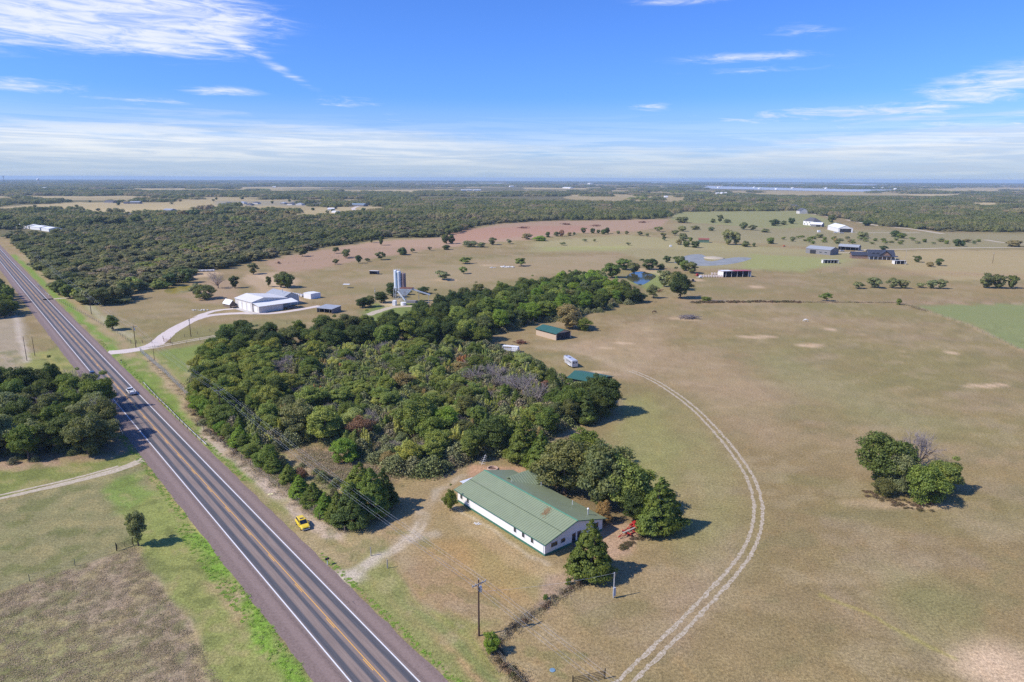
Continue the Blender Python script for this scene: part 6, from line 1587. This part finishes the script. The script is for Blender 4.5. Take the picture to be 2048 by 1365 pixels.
for k in range(18):
    a = 2 * math.pi * k / 18; c_, s_ = math.cos(a), math.sin(a); rg.add([(c_ * 1.05 - s_ * .17, s_ * 1.05 + c_ * .17, 0), (c_ * 1.05 + s_ * .17, s_ * 1.05 - c_ * .17, 0), (c_ * 1.32 + s_ * .2, s_ * 1.32 - c_ * .2, 0), (c_ * 1.32 - s_ * .2, s_ * 1.32 + c_ * .2, 0)] + [(c_ * 1.05 - s_ * .17, s_ * 1.05 + c_ * .17, .4), (c_ * 1.05 + s_ * .17, s_ * 1.05 - c_ * .17, .4), (c_ * 1.32 + s_ * .2, s_ * 1.32 - c_ * .2, .38), (c_ * 1.32 - s_ * .2, s_ * 1.32 + c_ * .2, .38)], [(0, 3, 2, 1), (4, 5, 6, 7), (0, 1, 5, 4), (1, 2, 6, 5), (2, 3, 7, 6), (3, 0, 4, 7)])
rg.build('bricks', mat('pale brick', (.55, .38, .29), .9, .2, 4), o); MB().lathe([(1.0, .02), (.6, .12), (.05, .16)], 14).build('ash', mat('ash and soil', (.17, .10, .07), .95, .3, 4), o)
o = empty('fallen_antenna', (*G(963, 931), 0), R(60), 'fallen aluminium television antenna behind the farmhouse', 'antenna'); f = MB(); f.tube((0, 0, .1), (1.9, 0, 2.1), .05)
f.build('mast', GALVB, o); e = MB()
for k in range(5): e.tube((.3 + .35 * k, -.9 + .1 * k, .42 + .36 * k), (.3 + .35 * k, .9 - .1 * k, .42 + .36 * k), .025)
e.build('elements', GALVB, o)
o = MB().lathe([(.42, 0), (.42, .06), (.34, .10)], 16).build('well_lid', mat('faded blue lid', (.16, .27, .36), .6), None, 0, False, (*G(1105, 1341), 0)); tag(o, 'round blue lid lying in green grass near the gate', 'lid')
o = MB().box(-.55, .55, -.35, .35, .02, .07).build('board', mat('pale yellow board', (.75, .68, .36), .7, .1), None, 0, False, (*G(541, 989), 0), .5); tag(o, 'pale yellow board lying on the grass verge', 'board')
rk = random.Random(8)
def rocks(base, n, rx, ry, s0, s1, m, name, label, cat, kind='stuff'):
    mb = MB(); cx, cy_ = G(*base)
    for _ in range(n):
        a = rk.random() * 6.28; q = math.sqrt(rk.random()); x = q * rx * math.cos(a); y = q * ry * math.sin(a); s = rk.uniform(s0, s1)
        mb.lathe([(s * .7, -.1), (s * rk.uniform(.85, 1.1), s * .35), (s * rk.uniform(.3, .6), s * rk.uniform(.6, .95))], rk.choice((5, 6, 7)), (x, y, 0))
    o = mb.build(name, m, None, 0, False, (cx, cy_, 0)); tag(o, label, cat, kind=kind); return o
LIME_ = mat('pale limestone', (.58, .55, .50), .9, .2, 3)
rocks((955, 1048), 16, .9, .5, .12, .25, LIME_, 'stones', 'little ring of white stones on the yard grass before the farmhouse', 'stones')
rocks((1015, 535), 40, 5.5, 3, .5, 1.2, LIME_, 'rubble', 'heap of pale broken rubble in the middle pasture', 'rubble')
rocks((984, 536), 14, 3, 1.2, .4, .8, LIME_, 'rubble', 'thin scatter of pale rock left of the rubble heap', 'rubble')
def logs(base, n, rx, ry, L0, L1, r_, m, name, label, up=.3):
    mb = MB(); cx, cy_ = G(*base)
    for _ in range(n):
        a = rk.random() * 6.28; x = rk.gauss(0, rx * .4); y = rk.gauss(0, ry * .4); l = rk.uniform(L0, L1); z = rk.uniform(.1, up) * 2
        mb.tube((x - math.cos(a) * l / 2, y - math.sin(a) * l / 2, z), (x + math.cos(a) * l / 2, y + math.sin(a) * l / 2, z + rk.uniform(-up, up) * 1.2 + .2), r_ * rk.uniform(.6, 1.4), r_ * .5, 6)
    o = mb.build(name, m, None, 0, False, (cx, cy_, 0)); tag(o, label, 'brush pile', kind='stuff'); return o
LOGM = mat('bleached wood', (.22, .19, .185), .9, .3, 3, .1)
logs((1378, 638), 70, 5.5, 3.0, 1.5, 5.0, .13, LOGM, 'brush_pile', 'grey brush pile on a bare patch in the big pasture', .9)
logs((1042, 688), 34, 3.0, 1.6, 1.0, 3.5, .14, RUST, 'brush_pile', 'reddish heap of logs between the stock trailer and the tan shed', .6)
logs((1430, 604), 26, 9, 1.2, 2, 5, .14, LOGM, 'brush_pile', 'bleached logs lying along the pasture cross fence', .4)
logs((1315, 584), 24, 4, 2, 2, 4, .12, RUST, 'brush_pile', 'reddish brush heap between the trees below the dark pond', .6)
logs((1378, 447 + 17), 14, 6, 3, 2, 5, .2, RUST, 'brush_pile', 'dark brush heap in the green belt', .6) if False else None
for bx_, by_, lab in ((1045, 457, 'small reddish brush heap at the back of the red field'), (1285, 446, 'long dark brush heap at the far corner of the red field'), (1192, 453, 'tiny brush heap in the middle of the red field'), (1130, 450, 'brush heap close to the woods behind the red field')):
    logs((bx_, by_), 26, 9, 4, 3, 8, .3, RUST, 'brush_pile', lab, 1.0)
# hay bales
def bale(x, y, z, rz, m): o = MB().tube((-.75, 0, .8), (.75, 0, .8), .8, None, 16).build('hay_bale', m, None, .06, False, (x, y, z), rz); return o
NET = mat('white net wrap on hay', (.62, .52, .47), .8, .12, 3); HAY = mat('hay', (.45, .32, .18), .95, .25, 6)
x0, y0 = G(1402, 554.5); x1, y1 = G(1443, 555)
for i in range(9):
    t_ = i / 8; o = bale(x0 + (x1 - x0) * t_, y0 + (y1 - y0) * t_, 0, R(75), NET); tag(o, 'net wrapped round hay bale in the front row beside the open hay barn', 'hay bale', 'hay bales in the front row by the hay barn')
x0, y0 = G(1424, 550); x1, y1 = G(1441, 550)
for i in range(4): t_ = i / 3; o = bale(x0 + (x1 - x0) * t_, y0 + (y1 - y0) * t_, 0, R(75), NET); tag(o, 'net wrapped round hay bale in the short back row beside the hay barn', 'hay bale', 'hay bales in the back row by the hay barn')
x0, y0 = G(377, 545); x1, y1 = G(427, 543.5); WRAP = mat('white plastic bale wrap', (.68, .66, .64), .5, .1)
for i in range(20): t_ = i / 19; o = bale(x0 + (x1 - x0) * t_, y0 + (y1 - y0) * t_, 0, math.atan2(y1 - y0, x1 - x0), WRAP); tag(o, 'white wrapped bale in the long row against the left woods', 'hay bale', 'white wrapped bales against the left woods')
x0, y0 = G(586, 591); x1, y1 = G(604, 594)
for i in range(5): t_ = i / 4; o = bale(x0 + (x1 - x0) * t_, y0 + (y1 - y0) * t_, 0, R(60), WRAP); tag(o, 'white and grey bale in the short row beside the plain white shed', 'hay bale', 'bales beside the plain white shed')
# red implements in the yard
REDP = mat('red farm paint', (.42, .03, .03), .45, .2, 2, dirt=(.25, .12, .08), dirt_amt=.4)
a, L, rz = frame_from((1236, 1079), (1283, 1058))
o = empty('disc_harrow', (a.x, a.y, 0), rz, 'red disc harrow with a long drawbar beside the round cedar', 'farm implement')
f = MB(); f.tube((0, 0, .45), (2.6, .5, .6), .07); f.tube((0, 0, .45), (2.6, -.5, .6), .07)
for y in (-.8, .8): f.tube((2.4, y, .7), (5.2, y, .7), .08)
for x in (2.4, 3.8, 5.2): f.tube((x, -1.2, .7), (x, 1.2, .7), .08)
f.build('frame', REDP, o)
for x in (2.7, 4.9):
    for k in range(6): MB().tube((x, -1.1 + .44 * k, .32), (x + .03, -1.06 + .44 * k, .32), .30, None, 14).build('disc', RUST, o)
MB().box(1.3, 4.8, -.12, .22, .86, .92).build('plank', POLEG, o)
a, L, rz = frame_from((1250, 1066), (1285, 1050))
o = empty('hay_rake', (a.x, a.y, 0), rz, 'red wheeled implement standing behind the disc harrow', 'farm implement')
f = MB(); f.tube((0, 0, .4), (1.8, .3, .9), .07); f.tube((1.8, .3, .9), (4.2, .6, .9), .10); f.box(2.2, 3.8, -.5, .9, .55, .75); f.build('frame', REDP, o)
MB().box(2.6, 3.4, -.1, .6, .75, 1.3).build('hopper', REDP, o)
for y in (-.7, 1.1): wheel(o, 3.6, y, .38, .22)
def implement(base, rz, label, m=REDP):
    o = empty('farm_implement', (*G(*base), 0), rz, label, 'farm implement'); f = MB(); f.tube((0, 0, .5), (2, 0, .7), .1); f.box(1.8, 4.6, -.9, .9, .5, .8); f.box(2.2, 3.6, -.6, .6, .8, 1.8); f.build('frame', m, o)
    for y in (-1, 1): wheel(o, 3.3, y, .5, .3)
implement((1387, 553), R(10), 'red farm implement left of the hay bale rows'); implement((1562, 494), R(0), 'faded orange tractor parked in the green belt', mat('orange paint', (.50, .14, .07), .5, .2)); implement((550, 528), R(10), 'dark red machine on the cleared red field', RUST)
implement((1377, 564), R(0), 'black implement near the big dark tree by the hay barn', BLACK)
wh = implement((1392, 556.5), R(0), 'small white tank trailer beside the red implement', TRIM)
rocks((400, 621), 14, 4.5, 1.4, .3, .7, LIME_, 'scrap_heap', 'white and grey scrap heap on the grass near the shack', 'scrap')
o = empty('flatbed_trailer', (*G(567, 594), 0), R(-10), 'dark flatbed trailer behind the workshop', 'trailer'); MB().box(0, 6, 0, 2.2, .7, .9).build('bed', BLACK, o); [wheel(o, 3.8, y, .38, .22) for y in (0, 2.2)]
post((1345, 452), 2.2, 'white post at the belt edge near the green bushes', .5, TRIM) if False else None
o = MB().box(0, 3.5, 0, 2.2, 0, 2.4).build('storage_box', TRIM, None, .05, False, (*G(1636, 465), 0), .1); tag(o, 'small white box shed before the white house', 'shed')
o = MB().box(0, 2.2, 0, 1.8, 0, 1.6).build('feed_bin', TRIM, None, .05, False, (*G(1340, 494), 0), .1); tag(o, 'small white feed bin in the belt by the ponds', 'feed bin')
# ------------------------------------------------------------------ two horses grazing
def horse(base, rz, m, mane, label):
    o = empty('horse', (*G(*base), 0), rz, label, 'horse')
    V = [(-.75, 0, 1.25), (-.35, 0, 1.18), (.15, 0, 1.15), (.6, 0, 1.22), (.95, 0, 1.15), (1.25, 0, .80), (1.45, 0, .45), (1.62, 0, .16)]
    Rr = [(.26, .30), (.30, .33), (.30, .34), (.26, .32), (.15, .20), (.11, .14), (.12, .13), (.07, .08)]
    E = [(i, i + 1) for i in range(7)]
    def leg(root, x, y, pts, rs):
        k = len(V); V.extend([(x + a, y, b) for a, b in pts]); Rr.extend([(q, q) for q in rs]); E.append((root, k)); E.extend([(k + i, k + i + 1) for i in range(len(pts) - 1)])
    for y in (-.17, .17):
        leg(0, -.72, y, [(0, .95), (.06, .68), (-.10, .45), (-.05, .10), (.02, .02)], [.16, .11, .065, .05, .07]); leg(3, .62, y, [(0, .85), (.02, .50), (0, .10), (.05, .02)], [.12, .07, .05, .07])
    me = bpy.data.meshes.new('body'); me.from_pydata(V, E, []); me.update(); b_ = link('body', me, o); sk = b_.modifiers.new('skin', 'SKIN'); me.materials.append(m)
    for i, q in enumerate(Rr): me.skin_vertices[0].data[i].radius = q
    me.skin_vertices[0].data[0].use_root = True
    ss = b_.modifiers.new('sub', 'SUBSURF'); ss.levels = 1; ss.render_levels = 2
    for s in (-1, 1): MB().tube((1.40, s * .07, .58), (1.38, s * .10, .72), .035, .01, 6).build('ear', m, o)
    t_ = MB(); t_.tube((-1.0, 0, 1.25), (-1.12, 0, .9), .05, .07, 6); t_.tube((-1.12, 0, .9), (-1.10, 0, .5), .07, .02, 6); t_.build('tail', mane, o)
    mm = MB(); mm.tube((.75, 0, 1.42), (1.12, 0, 1.10), .06, .05, 6); mm.tube((1.12, 0, 1.10), (1.36, 0, .68), .05, .03, 6); mm.build('mane', mane, o)
horse((1612, 644), R(175), mat('white horse coat', (.72, .69, .64), .7, .05), mat('grey mane', (.5, .48, .45), .8), 'white horse grazing alone in the big pasture')
horse((1308, 627), R(10), mat('chestnut coat', (.10, .045, .028), .7, .1), mat('black mane', (.02, .015, .012), .8), 'brown horse grazing near the dark woods edge')
# ------------------------------------------------------------------ weeds along fences and ditches
def weeds(line, n, wd, s0, s1, src, name, label, seed, world=False):
    r = np.random.default_rng(seed); P_ = line if world else GL(*line); out = []
    L = [math.hypot(b_[0] - a[0], b_[1] - a[1]) for a, b_ in zip(P_, P_[1:])]; T = sum(L)
    for (a, b_), l in zip(zip(P_, P_[1:]), L):
        k = int(n * l / T); u = r.random(k); out.append(np.stack([a[0] + (b_[0] - a[0]) * u + r.normal(0, wd, k), a[1] + (b_[1] - a[1]) * u + r.normal(0, wd, k), r.uniform(s0, s1, k)], 1))
    q = np.concatenate(out); return scatter(name, np.stack([q[:, 0], q[:, 1], np.zeros(len(q))], 1), np.stack([q[:, 2]] * 3, 1), r.uniform(0, 6.28, len(q)), [src], None, label, 'weeds')
wsrc = link('dry_weeds', litter('dry_weeds', DRYW, 8, 110, .085, 1.1, .30), None, (*G(1180, 1155), 0)); tag(wsrc, 'clump of dry weeds under the cedar at the yard fence', 'weeds', kind='stuff')
weeds([(1190, 1146), (1150, 1172), (1100, 1206), (1050, 1240), (1010, 1272), (985, 1298), (1010, 1330), (1050, 1375)], 130, .45, .5, 1.1, wsrc, 'weeds', 'dry weeds grown through the yard fence', 31)
bsrc = link('low_brush', tufts('low_brush', scrubmat('low brush', [(.09, .10, .035), (.16, .12, .06), (.20, .13, .08), (.11, .13, .045)]), 12, 300, .13, .55, .8), None, (*G(1130, 1186), 0)); tag(bsrc, 'low brown green brush on the yard fence line', 'brush', kind='stuff')
weeds([(1190, 1146), (1150, 1172), (1100, 1206), (1050, 1240), (1010, 1272), (985, 1298)], 34, .22, .5, 1.15, bsrc, 'low_brush', 'low brown green brush along the far yard fence', 38)
weeds([(985, 1298), (1010, 1330), (1050, 1375)], 20, .3, .6, 1.2, bsrc, 'low_brush', 'low brush along the fence at the lower picture edge', 39)
weeds([(1380, 606), (1520, 604.5), (1600, 605)], 110, .8, .9, 2.2, bsrc, 'low_brush', 'dark brush along the pasture cross fence', 40)
weeds([(384, 802), (430, 860), (480, 905)], 60, 1.3, .8, 1.8, bsrc, 'low_brush', 'low brush between the guardrail and the thicket', 42)
weeds([(1380, 606), (1500, 604), (1800, 606), (1850, 622)], 260, .7, .8, 1.6, wsrc, 'weeds', 'brush and weeds along the pasture cross fence', 32)
weeds([(384, 802), (430, 860), (520, 935), (600, 990), (700, 1060)], 700, 1.6, .6, 1.4, wsrc, 'weeds', 'pale dry weeds under the roadside cedars', 33)
weeds([(300, 722), (360, 778), (395, 830)], 90, .6, .5, 1.1, wsrc, 'weeds', 'weeds along the foot of the mesh fence', 34)
weeds([(620, 905), (700, 960), (760, 950)], 800, 3.6, .5, 1.2, wsrc, 'weeds', 'reddish dry weeds in the clearing of the thicket', 35)
weeds([(1245, 1100), (1275, 1078), (1290, 1070)], 22, .6, .5, 1.0, bsrc, 'weeds', 'weeds around the red farm implements', 36)
weeds([(1740, 985), (1800, 1010), (1850, 1013)], 60, 1.2, .4, .9, bsrc, 'weeds', 'dry weeds at the foot of the lone clump of trees', 37)
def weedfield(poly, n, s0, s1, src, label, seed, cond=None):
    q = fill(poly, n, s0, s1, seed, cond); return scatter('weeds', np.stack([q[:, 0], q[:, 1], np.zeros(len(q))], 1), np.stack([q[:, 2], q[:, 2], q[:, 2] * .6], 1), rng.uniform(0, 6.28, len(q)), [src], None, label, 'weeds')
weedfield([(-80, 1188), (0, 1187), (150, 1137), (268, 1095), (300, 1150), (360, 1230), (450, 1390), (-100, 1390)], 3000, .4, .9, wsrc, 'dry weeds standing all over the rough field left of the highway', 41)
gm2 = scrubmat('fresh green grass', [(.18, .34, .04), (.26, .42, .05), (.30, .38, .09), (.20, .36, .05)])
gsrc = link('verge_grass', litter('verge_grass', gm2, 9, 90, .11, .6, .14), None, (*RD(90, -8.6), 0)); tag(gsrc, 'tuft of bright green grass at the pavement edge', 'grass', kind='stuff')
q = []
r = np.random.default_rng(50)
for s0, s1, o0, o1, k, sc in ((64, 138, -10.8, -7.5, 420, .55), (140, 200, -9, -7.5, 260, .45), (150, 330, 6.9, 8.5, 700, .45), (64, 110, 6.9, 8.0, 200, .4)):
    s = r.uniform(s0, s1, k); o_ = r.uniform(o0, o1, k)
    for a, b_ in zip(s, o_): x, y = RD(a, b_); q.append((x, y, sc * r.uniform(.6, 1.3)))
q = np.array(q); q = q[[not inside(np.array([a]), np.array([b_]), GL((210, 700), (300, 690), (320, 700), (230, 722)))[0] for a, b_, _ in q]]
scatter('verge_grass', np.stack([q[:, 0], q[:, 1], np.zeros(len(q))], 1), np.stack([q[:, 2]] * 3, 1), r.uniform(0, 6.28, len(q)), [gsrc], None, 'bright green grass edging the highway shoulders', 'grass')
# ------------------------------------------------------------------ labels that single each tree out: look, place, and how near it stands to something one can find
ORD = ['nearest', 'second nearest', 'third nearest', 'fourth nearest', 'fifth nearest', 'sixth nearest', 'seventh nearest', 'eighth nearest', 'ninth nearest', 'tenth nearest', 'eleventh nearest', 'twelfth nearest',
       'thirteenth nearest', 'fourteenth nearest', 'fifteenth nearest', 'sixteenth nearest', 'seventeenth nearest', 'eighteenth nearest', 'nineteenth nearest', 'twentieth nearest']
LM = {'the farmhouse porch corner': (1090, 1113), 'the fire ring': (985, 939), 'the yellow car': (605, 1053), 'the guardrail end': (413, 893), 'the mesh fence foot': (384, 802), 'the mesh fence top': (290, 712), 'the thicket pole': (443, 842),
      'the red harrow': (1255, 1070), 'the horse trailer': (1144, 737), 'the stock trailer': (1020, 704), 'the tan shed': (1100, 678), 'the batch plant': (800, 604), 'the workshop': (520, 625), 'the lean-to shed': (650, 627),
      'the dark pond': (1282, 557), 'the hay barn': (1470, 554), 'the curved pond': (1430, 522), 'the grey barn': (1635, 508), 'the ranch house': (1760, 518), 'the white barn': (1675, 461), 'the green field corner': (1800, 606),
      'the rubble heap': (1015, 535), 'the run-in shed': (747, 549), 'the wrapped bales': (400, 545), 'the algae pond': (360, 580), 'the short guardrail': (238, 858), 'the driveway mouth': (288, 918), 'the red field back': (1192, 453),
      'the red shed': (1407, 485), 'the drive mouth': (240, 705), 'the white house': (1615, 450), 'the sandy track gate': (335, 686), 'the far ranch barns': (240, 407), 'the lane bend house': (713, 413), 'the far highway buildings': (60, 458), 'the brown oak row': (540, 442), 'the black gate': (1180, 1362), 'the junction pole': (272, 696)}
LMW = {k: G(*v) for k, v in LM.items()}
NOUN = {'oak': 'oak', 'elm': 'elm', 'mesquite': 'mesquite', 'bush': 'bush', 'cedar': 'cedar', 'bare': 'bare tree', 'hackberry': 'hackberry', 'sapling': 'sapling'}
PLACE = {'thicket': 'in the thicket', 'oak band': 'in the oak band', 'margin': 'on the thicket margin', 'west grove': 'in the roadside grove', 'upper grove': 'in the far roadside grove', 'roadrow': 'in the roadside cedar row', 'house': 'by the farmhouse',
         'yard': 'by the yard fence', 'meadow': 'by the meadow gate', 'copse': 'in the lone pasture clump', 'shopfield': 'in the workshop field', 'pasture': 'in the dry pasture', 'redfield': 'along the red field', 'ponds': 'near the ponds',
         'eastfield': 'in the gold field', 'belt': 'in the green belt', 'silos': 'beside the batch plant', 'roadwoods': 'at the woods corner', 'far': 'in the far woods', 'goldfield': 'in the far gold field'}
sets = {}
for T in TREES:
    rt, kind, tone, ht, reg, lab = T; x, y = rt.location.x, rt.location.y
    near = min(LMW, key=lambda k: (LMW[k][0] - x) ** 2 + (LMW[k][1] - y) ** 2)
    size = '' if kind in ('sapling',) else ('small ' if ht < 5 else 'tall ' if ht > 9 else '')
    tn = 'leafless grey' if kind == 'bare' else tone
    sets.setdefault((f'{size}{tn} {NOUN[kind]} {PLACE[reg]}', near), []).append(T)
GN = {'thicket': 'trees of the thicket', 'oak band': 'trees of the oak band behind the thicket', 'west grove': 'oaks of the roadside grove', 'roadrow': 'cedars in the roadside row'}
for (base, near), L in sets.items():
    c = LMW[near]; L.sort(key=lambda T: (T[0].location.x - c[0]) ** 2 + (T[0].location.y - c[1]) ** 2)
    for i, T in enumerate(L):
        if len(L) == 1: lab = f'{base}, the one nearest {near}'
        else: lab = f'{base}, {ORD[min(i, 19)]} to {near}'
        tag(T[0], lab, {'sapling': 'sapling', 'bush': 'bush'}.get(T[1], NOUN[T[1]] + ('' if T[1] == 'bare' else ' tree')), GN.get(T[4], 'trees ' + PLACE[T[4]]))
def count_off(group, base, anchor, tail):
    L = [o for o in C.objects if o.get('group') == group]; c = G(*anchor)
    L.sort(key=lambda o: (o.location.x - c[0]) ** 2 + (o.location.y - c[1]) ** 2)
    for i, o in enumerate(L): o['label'] = f'{base}, {ORD[min(i, 19)]} {tail}'
count_off('white wrapped bales against the left woods', 'white wrapped bale in the long woods row', (436, 577), 'the bare grey tree')
count_off('houses in the far row behind the brown oaks', 'grey roofed house in the far row of homes', (713, 413), 'to the lane bend house')
count_off('hay bales in the front row by the hay barn', 'net wrapped hay bale of the front row', (1446, 555), 'to the open hay barn')
count_off('hay bales in the back row by the hay barn', 'net wrapped hay bale of the short back row', (1446, 555), 'to the open hay barn')
count_off('bales beside the plain white shed', 'white and grey bale of the short row', (615, 597), 'to the plain white shed')
PL = [o for o in C.objects if o.name.split('.')[0] == 'power_line' and o.get('group')]
for i, o in enumerate(PL): o['label'] = ['outer road-side', 'inner road-side', 'inner field-side', 'outer field-side'][i % 4] + ' wire' + o['label'].split('power line')[1]
# ------------------------------------------------------------------ air
hb = MB().box(-23000, 23000, -3000, 23000, -2.0, 79.0).build('haze', None)
hm = bpy.data.materials.new('pale blue air'); hm.use_nodes = True; t = NT(hm.node_tree); t.n.clear()
pv = t.new('ShaderNodeVolumePrincipled'); t.put(pv.inputs['Color'], (.60, .80, 1.0)); pv.inputs['Density'].default_value = 7.5e-5; pv.inputs['Anisotropy'].default_value = 0.0
oo = t.new('ShaderNodeOutputMaterial'); t.l.new(pv.outputs[0], oo.inputs['Volume']); hb.data.materials.append(hm)
tag(hb, 'thin blue haze over the plain', 'haze', kind='stuff')
